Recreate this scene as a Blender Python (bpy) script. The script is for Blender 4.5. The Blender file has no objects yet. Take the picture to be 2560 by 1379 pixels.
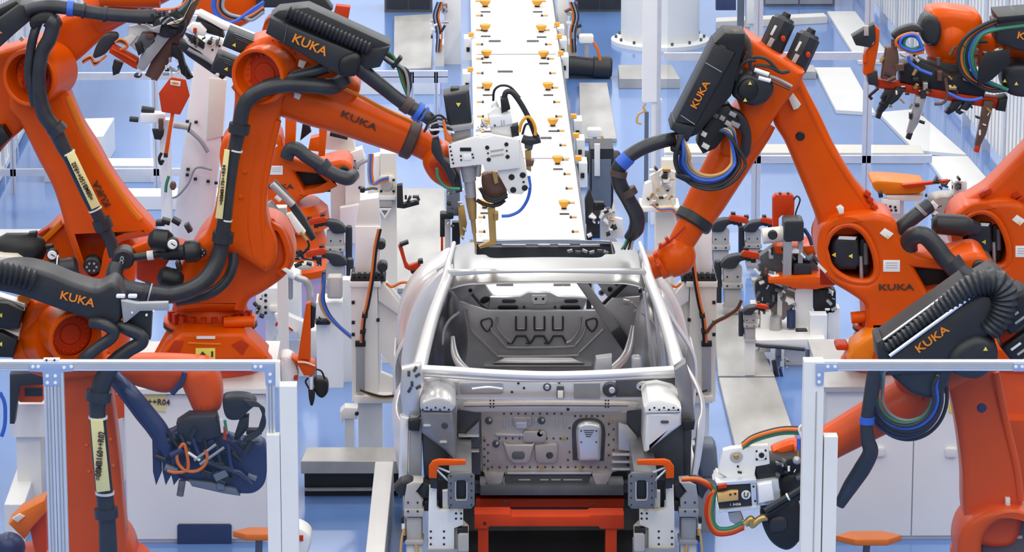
import bpy, math, random
from mathutils import Vector as V, Matrix, noise
from mathutils.geometry import tessellate_polygon
random.seed(7)
R = math.radians
SC = bpy.context.scene
COL = SC.collection
# ------------------------------------------------------------------ camera
F = 9900.0; CX, CY = 1280.0, 689.5
PITCH, YAW = R(14.34), R(0.83)
CAM = V((0, 0, 7.7))
fw = V((math.sin(YAW)*math.cos(PITCH), math.cos(YAW)*math.cos(PITCH), -math.sin(PITCH)))
rt = V((math.cos(YAW), -math.sin(YAW), 0)); up = rt.cross(fw)
cd = bpy.data.cameras.new('camera'); cam = bpy.data.objects.new('camera', cd); COL.objects.link(cam)
cd.sensor_width = 36; cd.lens = F/2560*36; cd.clip_start = .5; cd.clip_end = 300
cam.matrix_world = Matrix(((rt.x, up.x, -fw.x, CAM.x), (rt.y, up.y, -fw.y, CAM.y), (rt.z, up.z, -fw.z, CAM.z), (0, 0, 0, 1)))
SC.camera = cam
# ------------------------------------------------------------------ light
w = bpy.data.worlds.new('hall_light'); SC.world = w; w.use_nodes = True
w.node_tree.nodes['Background'].inputs[0].default_value = (.96, .98, 1, 1)
w.node_tree.nodes['Background'].inputs[1].default_value = .40
def ceiling_or_fill_lamp(x, y, e, sx, sy, z=12.5):
    l = bpy.data.lights.new('ceiling_or_fill_lamp', 'AREA'); l.shape = 'RECTANGLE'; l.size = sx; l.size_y = sy; l.energy = e; l.color = (1, .985, .96)
    o = bpy.data.objects.new('ceiling_or_fill_lamp', l); COL.objects.link(o); o.location = (x, y, z)
for x in (-12, -6, 0, 6, 12):
    for y in (-2, 10, 22, 34, 46):  # the row behind the camera is added to light camera-facing sides
        ceiling_or_fill_lamp(x, y, 410, 1.2, 9)
vs = SC.view_settings
vs.view_transform = 'Standard'; vs.look = 'None'; vs.gamma = 1; vs.use_curve_mapping = False
vs.exposure = -0.1
# ------------------------------------------------------------------ pixel -> place
def ray(px, py):
    return fw*F + rt*(px-CX) - up*(py-CY)
def W(px, py, Y):
    d = ray(px, py); return CAM + d*((Y-CAM.y)/d.y)
def G(px, py, z=0.0):
    d = ray(px, py); return CAM + d*((z-CAM.z)/d.z)
def pm(p):                       # pixels per metre at a world point
    return F/((p-CAM).dot(fw))
def gy(py, z=0.0): return G(1280, py, z).y
# ------------------------------------------------------------------ materials
MATS = {}
def mat(name, col, rough=.5, metal=0., var=.06, scale=6., coat=0., bump=0., streak=None, alpha=None, trans=0., spec=None):
    m = bpy.data.materials.new(name); m.use_nodes = True; nt = m.node_tree; N = nt.nodes; L = nt.links
    b = N['Principled BSDF']
    b.inputs['Roughness'].default_value = rough; b.inputs['Metallic'].default_value = metal
    if spec is not None: b.inputs['Specular IOR Level'].default_value = spec
    if coat: b.inputs['Coat Weight'].default_value = coat; b.inputs['Coat Roughness'].default_value = .18
    tc = N.new('ShaderNodeTexCoord'); mp = N.new('ShaderNodeMapping'); nz = N.new('ShaderNodeTexNoise')
    L.new(tc.outputs['Object'], mp.inputs[0]); L.new(mp.outputs[0], nz.inputs[0])
    if streak: mp.inputs['Scale'].default_value = streak
    nz.inputs['Scale'].default_value = scale; nz.inputs['Detail'].default_value = 4
    cr = N.new('ShaderNodeValToRGB'); L.new(nz.outputs[0], cr.inputs[0])
    cr.color_ramp.elements[0].position = .3; cr.color_ramp.elements[1].position = .7
    cr.color_ramp.elements[0].color = (*[c*(1-var) for c in col], 1); cr.color_ramp.elements[1].color = (*[min(1, c*(1+var)) for c in col], 1)
    L.new(cr.outputs[0], b.inputs['Base Color'])
    if bump:
        bp = N.new('ShaderNodeBump'); bp.inputs['Strength'].default_value = bump; bp.inputs['Distance'].default_value = .01
        L.new(nz.outputs[0], bp.inputs['Height']); L.new(bp.outputs[0], b.inputs['Normal'])
    if trans: b.inputs['Transmission Weight'].default_value = trans
    if alpha is not None: b.inputs['Alpha'].default_value = alpha
    MATS[name] = m; return m
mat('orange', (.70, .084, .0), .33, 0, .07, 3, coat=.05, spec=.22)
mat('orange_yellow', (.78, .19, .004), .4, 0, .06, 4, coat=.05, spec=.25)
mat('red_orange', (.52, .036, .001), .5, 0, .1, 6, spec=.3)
mat('charcoal', (.019, .021, .026), .45, 0, .2, 8)
mat('black', (.007, .008, .010), .5, 0, .2, 8)
mat('rubber', (.024, .027, .034), .40, 0, .25, 10)
mat('brown_rubber', (.075, .045, .038), .5, 0, .2, 8)
mat('white', (.83, .825, .80), .45, 0, .03, 3)
mat('white_clean', (.88, .885, .885), .4, 0, .02, 2)
mat('panel_white', (.72, .725, .735), .4, 0, .02, 2)
mat('cream', (.78, .745, .66), .5, 0, .04, 4)
mat('warm_grey', (.46, .43, .40), .45, .1, .08, 6)
mat('grey', (.33, .34, .36), .45, .1, .08, 6)
mat('dark_grey', (.105, .11, .12), .45, .2, .12, 8)
mat('slate', (.14, .17, .22), .5, 0, .1, 5)
mat('aluminium', (.74, .77, .83), .34, .55, .05, 8)
mat('steel_plate', (.47, .46, .44), .42, .35, .22, 3.5, bump=.12, streak=(1, .35, 1))
mat('car_metal', (.64, .635, .635), .30, .65, .06, 2.5)
mat('car_outer', (.84, .84, .845), .28, .35, .03, 2.5, coat=.2)
mat('car_inner', (.54, .535, .55), .36, .6, .14, 4)
mat('car_roof', (.42, .415, .41), .32, .6, .05, 2)
mat('car_shaded', (.26, .26, .27), .38, .55, .15, 5)  # body metal copied darker for the dim lower engine bay
mat('car_dark', (.075, .078, .088), .42, .5, .25, 5)  # darkest copy of the body metal, for shaded cabin and bay parts
mat('car_taupe', (.45, .40, .375), .40, .5, .1, 6)
mat('flange_grey', (.17, .17, .18), .45, .4, .1, 8)
mat('zinc', (.47, .46, .45), .4, .6, .1, 12)
mat('gold', (.55, .36, .13), .36, .85, .15, 8)
mat('brown_metal', (.16, .085, .06), .45, .5, .2, 8)
mat('blue', (.035, .13, .62), .4, 0, .05, 5)
mat('navy', (.02, .035, .11), .35, 0, .1, 5)
mat('green', (.03, .22, .12), .45, 0, .1, 5)
mat('cable_orange', (.72, .16, .02), .45, 0, .1, 5)
mat('cable_tan', (.66, .40, .14), .5, 0, .1, 5)
mat('yellow', (.86, .72, .10), .5, 0, .04, 5)
mat('pale_yellow', (.86, .78, .36), .5, 0, .04, 5)
mat('amber', (.82, .36, .02), .45, 0, .06, 5)
mat('logo_orange', (.80, .24, .01), .5, 0, .02, 5)
mat('logo_dark', (.055, .03, .02), .6, 0, .05, 5)
mat('floor_blue', (.145, .275, .60), .13, 0, .14, .35, coat=.25)
def glass(name, tint, refl):
    m = bpy.data.materials.new(name); m.use_nodes = True; nt = m.node_tree; N = nt.nodes; L = nt.links; N.remove(N['Principled BSDF'])
    t = N.new('ShaderNodeBsdfTransparent'); t.inputs[0].default_value = (*tint, 1); g = N.new('ShaderNodeBsdfGlossy'); g.inputs['Roughness'].default_value = .02; g.inputs[0].default_value = (.8, .9, 1, 1)
    nz = N.new('ShaderNodeTexNoise'); nz.inputs['Scale'].default_value = 1.5; mr = N.new('ShaderNodeMapRange'); mr.inputs['To Min'].default_value = refl*.7; mr.inputs['To Max'].default_value = refl*1.3
    x = N.new('ShaderNodeMixShader'); L.new(nz.outputs[0], mr.inputs[0]); L.new(mr.outputs[0], x.inputs[0]); L.new(t.outputs[0], x.inputs[1]); L.new(g.outputs[0], x.inputs[2]); L.new(x.outputs[0], N['Material Output'].inputs[0])
    MATS[name] = m
glass('glass_pane', (.93, .935, .94), .014)
# ------------------------------------------------------------------ objects
def tag(o, label=None, cat=None, group=None, kind=None):
    if label: o['label'] = label
    if cat: o['category'] = cat
    if group: o['group'] = group
    if kind: o['kind'] = kind
    return o
def thing(name, label, cat, loc, group=None):
    o = bpy.data.objects.new(name, None); COL.objects.link(o); o.location = loc; o.empty_display_size = .1
    return tag(o, label, cat, group)
def root_loc(p):
    l = V((0, 0, 0))
    while p is not None: l = l + V(p.location); p = p.parent
    return l
class MB:
    def __init__(s): s.v = []; s.f = []
    def add(s, v, f):
        n = len(s.v); s.v += [V(a) for a in v]; s.f += [tuple(i+n for i in q) for q in f]; return s
    def box(s, c, d, rot=None):
        c = V(c); x, y, z = d[0]/2, d[1]/2, d[2]/2
        vs_ = [V((a*x, b*y, e*z)) for a in (-1, 1) for b in (-1, 1) for e in (-1, 1)]
        if rot is not None: vs_ = [rot @ q for q in vs_]
        return s.add([c+q for q in vs_], [(0,1,3,2),(4,6,7,5),(0,4,5,1),(2,3,7,6),(0,2,6,4),(1,5,7,3)])
    def span(s, a, b):
        return s.box(((a[0]+b[0])/2, (a[1]+b[1])/2, (a[2]+b[2])/2), (abs(b[0]-a[0]), abs(b[1]-a[1]), abs(b[2]-a[2])))
    def lathe(s, p0, p1, prof, n=20, caps=True):
        # prof: list of (t along p0->p1 0..1, radius)
        p0 = V(p0); p1 = V(p1); d = p1-p0; z = d.normalized()
        x = z.orthogonal().normalized(); y = z.cross(x); vv = []; ff = []
        for t, r in prof:
            for k in range(n):
                a = 2*math.pi*k/n; vv.append(p0+d*t+(x*math.cos(a)+y*math.sin(a))*r)
        m = len(prof)
        for i in range(m-1):
            for k in range(n): ff.append((i*n+k, i*n+(k+1) % n, (i+1)*n+(k+1) % n, (i+1)*n+k))
        if caps: ff.append(tuple(range(n-1, -1, -1))); ff.append(tuple(range((m-1)*n, m*n)))
        return s.add(vv, ff)
    def cyl(s, p0, p1, r, r1=None, n=16):
        return s.lathe(p0, p1, [(0, r), (1, r if r1 is None else r1)], n)
    def ball(s, c, r, n=18, m=10, sc=(1, 1, 1), rot=None):
        c = V(c); vv = []; ff = []
        for i in range(m+1):
            t = math.pi*i/m
            for k in range(n):
                a = 2*math.pi*k/n
                q = V((r*math.sin(t)*math.cos(a)*sc[0], r*math.sin(t)*math.sin(a)*sc[1], r*math.cos(t)*sc[2]))
                vv.append(c+(rot @ q if rot is not None else q))
        for i in range(m):
            for k in range(n): ff.append((i*n+k, (i+1)*n+k, (i+1)*n+(k+1) % n, i*n+(k+1) % n))
        return s.add(vv, ff)
    def tube(s, pts, r, n=10, sub=6, ring=0, amp=0):
        P = spline([V(p) for p in pts], sub) if sub > 1 else [V(p) for p in pts]
        if ring:                              # corrugated: resample evenly
            P = resample(P, ring/2)
        m = len(P); T = [(P[min(i+1, m-1)]-P[max(i-1, 0)]).normalized() for i in range(m)]
        x = T[0].orthogonal().normalized(); vv = []; ff = []
        rr = r if hasattr(r, '__len__') else None
        for i in range(m):
            x = (x-T[i]*x.dot(T[i]))
            x = x.normalized() if x.length > 1e-6 else T[i].orthogonal().normalized()
            y = T[i].cross(x)
            if rr:
                q = i/(m-1)*(len(rr)-1); j = min(int(q), len(rr)-2); ra = rr[j]+(rr[j+1]-rr[j])*(q-j)
            else: ra = r
            if ring: ra += amp*(1 if i % 2 else -1)
            for k in range(n):
                a = 2*math.pi*k/n; vv.append(P[i]+(x*math.cos(a)+y*math.sin(a))*ra)
        for i in range(m-1):
            for k in range(n): ff.append((i*n+k, i*n+(k+1) % n, (i+1)*n+(k+1) % n, (i+1)*n+k))
        ff.append(tuple(range(n-1, -1, -1))); ff.append(tuple(range((m-1)*n, m*n)))
        return s.add(vv, ff)
    def plate(s, pts, Y, th, r=.008, seg=2, holes=(), ex=(0, 1, 0), rb=None):
        """outline in pixels at the vertical plane Y, solid to the back by th, rounded rims"""
        E = V(ex)*th/abs(ex[1]) if ex[1] else V(ex)*th
        loops = [crv(pts)]+[crv(h) for h in holes]
        L2 = []
        for i, lp in enumerate(loops):
            q = [W(a, b, Y) for a, b in lp]; q = [(p.x, p.z) for p in q]
            ar = sum(q[j][0]*q[(j+1) % len(q)][1]-q[(j+1) % len(q)][0]*q[j][1] for j in range(len(q)))
            if (ar > 0) != (i == 0): q.reverse()
            L2.append(q)
        return s.prism(L2, V((0, Y, 0)), V((1, 0, 0)), V((0, 0, 1)), E, r, seg, rb)
    def prism(s, L2, O, X, Z, E, r=.008, seg=2, rb=None):
        """loops (first outer ccw, holes cw) in the plane O + X*u + Z*v, pushed along E"""
        rb = r if rb is None else rb; th = E.length; n = E/th
        r = min(r, th*.49); rb = min(rb, th*.49)
        levels = [(r*(1-math.sin(k/seg*math.pi/2)), r*(1-math.cos(k/seg*math.pi/2))) for k in range(seg+1)] if r > 0 else [(0, 0)]
        back = [(rb*(1-math.sin(k/seg*math.pi/2)), th-rb*(1-math.cos(k/seg*math.pi/2))) for k in range(seg, -1, -1)] if rb > 0 else [(0, th)]
        levels += back; base = []
        for q in L2:
            nr = normals2(q); idx = []
            for ins, dep in levels:
                idx.append(len(s.v))
                for (a, b), (na, nb) in zip(q, nr): s.v.append(O+X*(a-na*ins)+Z*(b-nb*ins)+n*dep)
            m = len(q)
            for l in range(len(levels)-1):
                for k in range(m):
                    a, b = idx[l]+k, idx[l]+(k+1) % m; c, d = idx[l+1]+(k+1) % m, idx[l+1]+k
                    s.f.append((a, d, c, b))
            base.append((idx[0], idx[-1], m))
        for w_, rev in ((0, 0), (1, 1)):
            ids = []; polys = []
            for b in base:
                ids += list(range(b[w_], b[w_]+b[2]))
                polys.append([V((X.dot(s.v[i]-O), Z.dot(s.v[i]-O), 0)) for i in range(b[w_], b[w_]+b[2])])
            for t in tessellate_polygon(polys):
                a, b, c = (ids[i] for i in t)
                nn = (s.v[b]-s.v[a]).cross(s.v[c]-s.v[a])
                flip = (nn.dot(n) > 0) != bool(rev)
                s.f.append((a, c, b) if flip else (a, b, c))
        return s
    def build(s, name, m, parent=None, label=None, cat=None, group=None, kind=None, loc=None, ang=38, flat=False):
        if parent is None and loc is None:
            xs = [p.x for p in s.v]; ys = [p.y for p in s.v]; zs = [p.z for p in s.v]
            loc = V(((min(xs)+max(xs))/2, (min(ys)+max(ys))/2, min(zs)))
        o0 = root_loc(parent) if parent is not None else V(loc)
        me = bpy.data.meshes.new(name); me.from_pydata([p-o0 for p in s.v], [], s.f); me.update()
        me.materials.append(MATS[m] if isinstance(m, str) else m)
        if not flat:
            me.polygons.foreach_set('use_smooth', [True]*len(me.polygons)); me.set_sharp_from_angle(angle=R(ang))
        o = bpy.data.objects.new(name, me); COL.objects.link(o)
        if parent is not None: o.parent = parent
        else: o.location = o0
        return tag(o, label, cat, group, kind)
def normals2(q):
    m = len(q); E = []
    for i in range(m):
        a, b = q[i], q[(i+1) % m]; dx, dy = b[0]-a[0], b[1]-a[1]; l = math.hypot(dx, dy) or 1e-9
        E.append((dy/l, -dx/l))
    out = []
    for i in range(m):
        a, b = E[i-1], E[i]; x, y = a[0]+b[0], a[1]+b[1]; d = max(.35, (x*x+y*y)/2)
        out.append((x/d, y/d))
    return out
def spline(P, sub=6, closed=False):
    if len(P) < 3 and not closed: sub = max(2, sub)
    out = []; m = len(P); rng = range(m if closed else m-1)
    for i in rng:
        p1, p2 = P[i], P[(i+1) % m]
        p0 = P[i-1] if (i > 0 or closed) else p1*2-p2
        p3 = P[(i+2) % m] if (i+2 < m or closed) else p2*2-p1
        for k in range(sub):
            t = k/sub; t2 = t*t; t3 = t2*t
            out.append((p1*2+(p2-p0)*t+(p0*2-p1*5+p2*4-p3)*t2+(p1*3-p0-p2*3+p3)*t3)*.5)
    if not closed: out.append(P[-1])
    return out
def resample(P, step):
    out = [P[0]]; acc = 0
    for a, b in zip(P, P[1:]):
        l = (b-a).length
        while acc+l >= step:
            t = (step-acc)/l; a = a+(b-a)*t; out.append(a); l = (b-a).length; acc = 0
        acc += l
    return out
def crv(pts, sub=5):
    """outline: (x,y) sharp corner, (x,y,1) smooth point"""
    m = len(pts); out = []
    if not any(len(p) > 2 for p in pts): return [tuple(p[:2]) for p in pts]
    for i in range(m):
        a, b = pts[i], pts[(i+1) % m]
        sa, sb = len(a) > 2, len(b) > 2
        A, B = V(a[:2]), V(b[:2])
        if not sa and not sb: out.append((A.x, A.y)); continue
        p0 = V(pts[i-1][:2]) if sa else A*2-B; p3 = V(pts[(i+2) % m][:2]) if sb else B*2-A
        ta = (B-p0)*.5 if sa else (B-A)*.8; tb = (p3-A)*.5 if sb else (B-A)*.8
        la = (B-A).length
        if ta.length > la*1.2: ta = ta*(la*1.2/ta.length)
        if tb.length > la*1.2: tb = tb*(la*1.2/tb.length)
        for k in range(sub):
            t = k/sub; t2 = t*t; t3 = t2*t
            q = A*(2*t3-3*t2+1)+ta*(t3-2*t2+t)+B*(-2*t3+3*t2)+tb*(t3-t2); out.append((q.x, q.y))
    return out
def S(*p): return [(a, b, 1) for a, b in p]
def ell(cx, cy, rx, ry, n=24, rot=0):
    c, s_ = math.cos(R(rot)), math.sin(R(rot)); o = []
    for k in range(n):
        a = 2*math.pi*k/n; x, y = rx*math.cos(a), ry*math.sin(a); o.append((cx+x*c-y*s_, cy+x*s_+y*c))
    return o
def rect(x0, y0, x1, y1): return [(x0, y0), (x1, y0), (x1, y1), (x0, y1)]
def rrect(x0, y0, x1, y1, q=6):
    return [(x0+q, y0), (x1-q, y0), (x1, y0+q), (x1, y1-q), (x1-q, y1), (x0+q, y1), (x0, y1-q), (x0, y0+q)]
def orect(cx, cy, wd, h, ang):
    c, s_ = math.cos(R(ang)), math.sin(R(ang))
    return [(cx+x*c-y*s_, cy+x*s_+y*c) for x, y in ((-wd/2, -h/2), (wd/2, -h/2), (wd/2, h/2), (-wd/2, h/2))]
# one-line part makers (pixels at plane Y) ---------------------------------
def P(par, name, m, pts, Y, th, r=.006, holes=(), seg=2, ex=(0, 1, 0), label=None, **k):
    return MB().plate(pts, Y, th, r, seg, holes, ex).build(name, m, par, label, **k)
def T(par, name, m, pts, Y, rpx, n=10, sub=6, ring=0, amp=0, label=None, **k):
    q = [W(p[0], p[1], Y+(p[2] if len(p) > 2 else 0)) for p in pts]
    s_ = pm(q[0]); r = [a/s_ for a in rpx] if hasattr(rpx, '__len__') else rpx/s_
    return MB().tube(q, r, n, sub, ring, amp).build(name, m, par, label, **k)
def C(par, name, m, a, b, Y, ra, rb=None, n=20, prof=None, label=None, **k):
    p, q = (W(t[0], t[1], Y+(t[2] if len(t) > 2 else 0)) for t in (a, b)); s_ = pm(p)
    pr = [(t, x/s_) for t, x in prof] if prof else [(0, ra/s_), (1, (ra if rb is None else rb)/s_)]
    return MB().lathe(p, q, pr, n).build(name, m, par, label, **k)
def D(par, name, m, x, y, rpx, Y, th, n=20, label=None, rim=.2, **k):     # disc facing the aisle
    p = W(x, y, Y); r = rpx/pm(p); e = min(r*rim, th*.5)/th
    return MB().lathe(p, p+V((0, th, 0)), [(0, r-e*th), (e, r), (1, r)], n).build(name, m, par, label, **k)
def LOGO(par, name, m, txt, x, y, hpx, ang, Y, wide=1.25, bold=.018, label=None, mirror=False, depth=.004):
    cu = bpy.data.curves.new(name, 'FONT'); cu.body = txt; cu.align_x = 'CENTER'; cu.align_y = 'CENTER'
    cu.offset = bold; cu.extrude = .02; cu.resolution_u = 2
    t = bpy.data.objects.new('tmp_text', cu); COL.objects.link(t)
    me = bpy.data.meshes.new_from_object(t); bpy.data.objects.remove(t); bpy.data.curves.remove(cu)
    p = W(x, y, Y); h = hpx/pm(p)/.70; c, s_ = math.cos(R(ang)), math.sin(R(ang)); o0 = root_loc(par)
    for v in me.vertices:
        a, b, d = v.co.x*h*wide*(-1 if mirror else 1), v.co.y*h, v.co.z*depth/.02
        v.co = p-o0+V((a*c-b*s_, -d, a*s_+b*c))
    me.name = name; me.materials.append(MATS[m])
    o = bpy.data.objects.new(name, me); COL.objects.link(o); o.parent = par
    if label: o['label'] = label
    return o
def DRUM(par, x, y, rpx, Y, th, ax=(0, 1, 0), m='orange', mi='red_orange', dep=.10, rimw=.16):
    p = W(x, y, Y); r = rpx/pm(p); a = V(ax).normalized()
    d = dep/th
    b = MB().lathe(p, p+a*th, [(1, r*.98), (.12, r), (.03, r*.985), (0, r*.95), (0, r*(1-rimw*.6)), (.02, r*(1-rimw)), (d, r*(1-rimw)*.93)], 44, caps=False).build('elbow_drum', m, par)
    q = p+a*dep; rc = r*(1-rimw)*.95
    c = MB().lathe(q, q+a*.03, [(0, rc*.45), (.3, rc*.5), (.4, rc*.98), (1, rc)], 44).build('drum_cover', mi, par)
    x1 = a.orthogonal().normalized(); y1 = a.cross(x1)
    for k in range(20):
        an = 2*math.pi*k/20; o_ = q+(x1*math.cos(an)+y1*math.sin(an))*rc*.8; MB().cyl(o_-a*.006, o_+a*.012, r*.03, n=8).build('bolt', m, c)
    return b
def DOTS(par, name, m, pts, rpx, Y, th=.006, n=8):
    for x, y in pts: D(par, name, m, x, y, rpx, Y, th, n)
def TRI(par, x, y, s, Y, ang=0):
    q = [(x+s*math.cos(R(ang+a)), y-s*math.sin(R(ang+a))) for a in (90, 210, 330)]
    return P(par, 'warning_triangle', 'yellow', q, Y, .004, .001)
def copytree(o, par=None, off=V((0, 0, 0)), label=None):
    c = o.copy(); COL.objects.link(c); c.parent = par
    if par is None: c.location = V(o.location)+off
    if label: c['label'] = label
    for ch in list(o.children): copytree(ch, c)
    return c
# ------------------------------------------------------------------ setting
def grid_mesh(fn, us, vs_, skip=None):
    b = MB(); n = len(vs_)
    for u in us:
        for v in vs_: b.v.append(V(fn(u, v)))
    for i in range(len(us)-1):
        for j in range(n-1):
            if skip and skip((us[i]+us[i+1])/2, (vs_[j]+vs_[j+1])/2): continue
            b.f.append((i*n+j, (i+1)*n+j, (i+1)*n+j+1, i*n+j+1))
    return b
def lin(a, b, n): return [a+(b-a)*i/n for i in range(n+1)]
def solid(o, t, off=-1):
    m = o.modifiers.new('thickness', 'SOLIDIFY'); m.thickness = t; m.offset = off; return o
MB().span((-22, 8, -.1), (22, 57, 0)).build('floor', 'floor_blue', kind='structure', label='glossy light blue epoxy floor of the hall')
MB().span((-30, 57, -.1), (30, 57.3, 14)).build('wall_back', 'white_clean', kind='structure')
for x in (-12, -4, 4, 12): ceiling_or_fill_lamp(x, 53, 380, 6, 1.2, 11)  # extra row added to wash the unseen back wall mirrored in the floor
# ------------------------------------------------------------------ the car body
XC = .545
car = thing('car_body', 'bare silver metal car body shell without doors, glass or front', 'car body', (XC, 23.3, .62))
# roof with sunroof opening
RY = [23.06, 23.10, 23.16, 23.30, 23.45, 23.55, 23.70, 23.90, 24.10, 24.20, 24.35, 24.5]
RZ = {23.06: 1.765, 23.10: 1.79, 23.16: 1.803, 23.30: 1.82, 23.45: 1.83, 23.55: 1.83, 23.70: 1.827, 23.90: 1.808, 24.10: 1.775, 24.20: 1.752, 24.35: 1.71, 24.5: 1.655}
RU = [-1, -.96, -.88, -.80, -.735, -.70, -.60, -.4, -.2, 0, .2, .4, .60, .70, .735, .80, .88, .96, 1]
def roof(u, y):
    hw = .595-.02*(y-23.1)
    z = RZ[min(RZ, key=lambda k: abs(k-y))]
    return (XC+u*hw, y, z-.02*u*u-.05*max(0, abs(u)-.80)**1.5*6-(.012 if abs(u) < .72 and y == 23.10 else 0))
def sun(u, y):
    if not (23.45 < y < 24.2): return False
    lim = .735 if 23.55 < y < 24.10 else .60
    return abs(u) < lim
o = grid_mesh(roof, RU, RY, sun).build('roof_panel', 'car_roof', car, ang=60); solid(o, .012)
m = o.modifiers.new('s', 'SUBSURF'); m.levels = 2; m.render_levels = 2
# sunroof frame under the opening
fr = MB()
for (y0, y1, x0, x1) in ((24.12, 24.20, -.46, .46), (23.44, 23.50, -.46, .46)):
    z = 1.70 if y0 > 24 else 1.775
    fr.span((XC+x0, y0, z-.10), (XC+x1, y1, z+.02))
for sx in (-1, 1): fr.span((XC+sx*.42, 23.5, 1.66), (XC+sx*.46, 24.12, 1.77))
sf = fr.build('sunroof_frame', 'car_dark', car)
for a, b in ((1255, 1315), (1345, 1375), (1395, 1425), (1450, 1500)):
    P(sf, 'bracket', 'zinc', rect(a, 611, b, 617), 24.1, .02, .003)
for k, x in enumerate((1425, 1445, 1462, 1480, 1500, 1515)):
    P(sf, 'bracket', ('zinc', 'dark_grey', 'car_metal')[k % 3], orect(x, 628+k % 2*3, 13, 7, 20*(k % 3)-15), 23.95, .02, .003)
# header rail below the roof
P(car, 'windscreen_header', 'car_metal', [(1122, 676), (1612, 674), (1620, 688), (1500, 684), (1360, 682), (1230, 684), (1112, 692)], 23.05, .05, .008)
# outer body sides: lofted skins with door openings
PZ = [(.60, .80), (.66, .86), (.72, .885), (.82, .905), (1.0, .925), (1.15, .93), (1.26, .925), (1.38, .895), (1.5, .835), (1.6, .755), (1.70, .665), (1.78, .60)]
SY = [22.18, 22.3, 22.45, 22.6, 22.75, 22.9, 23.1, 23.3, 23.45, 23.55, 23.75, 24.0, 24.2, 24.4, 24.6, 24.8, 25.0, 25.15]
def side(sx):
    def fn(y, k):
        z, w_ = PZ[k]
        if y < 22.6: w_ -= (22.6-y)*.16
        if y > 24.5: w_ -= (y-24.5)**2*.25
        if z > 1.2:                                   # upper part leans with the screen and the tail
            top = (z-1.2)/.58
            y2 = max(y, 22.40+top*.72); y2 = min(y2, 25.1-top*.62)
            if y < 22.45+top*.72: w_ -= .01
            # shoulder only at the rear; cabin stays narrower in front
            f = min(1, max(0, (y-23.6)/.7)); cab = {1.26: .885, 1.38: .80, 1.5: .735, 1.6: .68, 1.70: .632, 1.78: .60}.get(z, w_)
            w_ = cab+(w_-cab)*f
            return (XC+sx*w_, y2, 1.2+(z-1.2)*(1-.22*max(0, y2-23.9)-.12*max(0, y2-24.3)))
        return (XC+sx*w_, y, z)
    return fn
for sx in (-1, 1):
    fn = side(sx); b = MB(); n = len(PZ)
    for y in SY:
        for k in range(n): b.v.append(V(fn(y, k)))
    for i in range(len(SY)-1):
        for k in range(n-1):
            yc = (SY[i]+SY[i+1])/2; zc = (PZ[k][0]+PZ[k+1][0])/2
            if .72 < zc < 1.62 and 22.6 < yc < 23.45: continue
            if zc > 1.2 and (yc < 22.45 or yc > 23.5): continue
            if yc > 24.25: continue
            b.f.append((i*n+k, (i+1)*n+k, (i+1)*n+k+1, i*n+k+1))
    o = b.build('side_panel', 'car_outer', car, ang=70); solid(o, .03, 0)
    m = o.modifiers.new('s', 'SUBSURF'); m.levels = 2; m.render_levels = 2
# roof rails, A pillars
for sx, pts in ((-1, [(1135, 607, .95), (1120, 660, .25), (1117, 692, .0), (1082, 790, -.3), (1052, 905, -.62), (1046, 935, -.68)]),
                (1, [(1600, 607, .95), (1617, 660, .25), (1622, 692, 0), (1655, 780, -.3), (1688, 890, -.62), (1694, 935, -.68)])):
    T(car, 'a_pillar', 'car_outer', pts, 23.06, [5, 8, 12, 14, 17, 19], 12)
    T(car, 'pillar_flange', 'car_metal', [(p[0]-sx*9, p[1]+3, p[2]+.05) for p in pts[1:]], 23.06, [4, 6, 7, 8, 8], 8)
# lower front wing structure beside the engine bay
P(car, 'wing_support', 'car_metal', [(1004, 925), (1052, 915), (1060, 960), (1050, 1000), (1052, 1040), (1018, 1052), (1006, 1035), (1000, 980)], 22.12, .12, .015)
P(car, 'wing_support', 'car_shaded', [(1686, 925), (1715, 905), (1730, 960), (1736, 1030), (1738, 1048), (1706, 1052), (1698, 1000)], 22.12, .12, .015)
for k, (x, y) in enumerate(((1022, 934), (1038, 923), (1044, 938), (1030, 960), (1024, 975), (1046, 968))):
    P(car, 'hinge_bolt', 'car_dark', orect(x, y, 7, 14, 30*(k % 3)), 22.11, .02, .003)
for x0, x1 in ((1000, 1022), (1026, 1056)):
    P(car, 'sill_post', 'car_outer' if x0 < 1010 else 'grey', [(x0, 1040), (x1, 1046), (x1-3, 1210), (x0-4, 1205)], 22.1, .08, .012)
P(car, 'sill_post', 'car_dark', [(1700, 1050), (1730, 1050), (1726, 1200), (1700, 1200)], 22.2, .1, .012)
P(car, 'rubber_stop', 'black', [(1020, 1052), (1050, 1046), (1048, 1078), (1022, 1076)], 22.05, .05, .008)
P(car, 'rubber_stop', 'black', [(1706, 1052), (1738, 1052), (1735, 1074), (1708, 1078)], 22.05, .05, .008)
# cabin: floor, inner sides
MB().span((XC-.72, 22.55, .60), (XC+.72, 24.35, .66)).build('floor_pan', 'car_dark', car)
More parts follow.
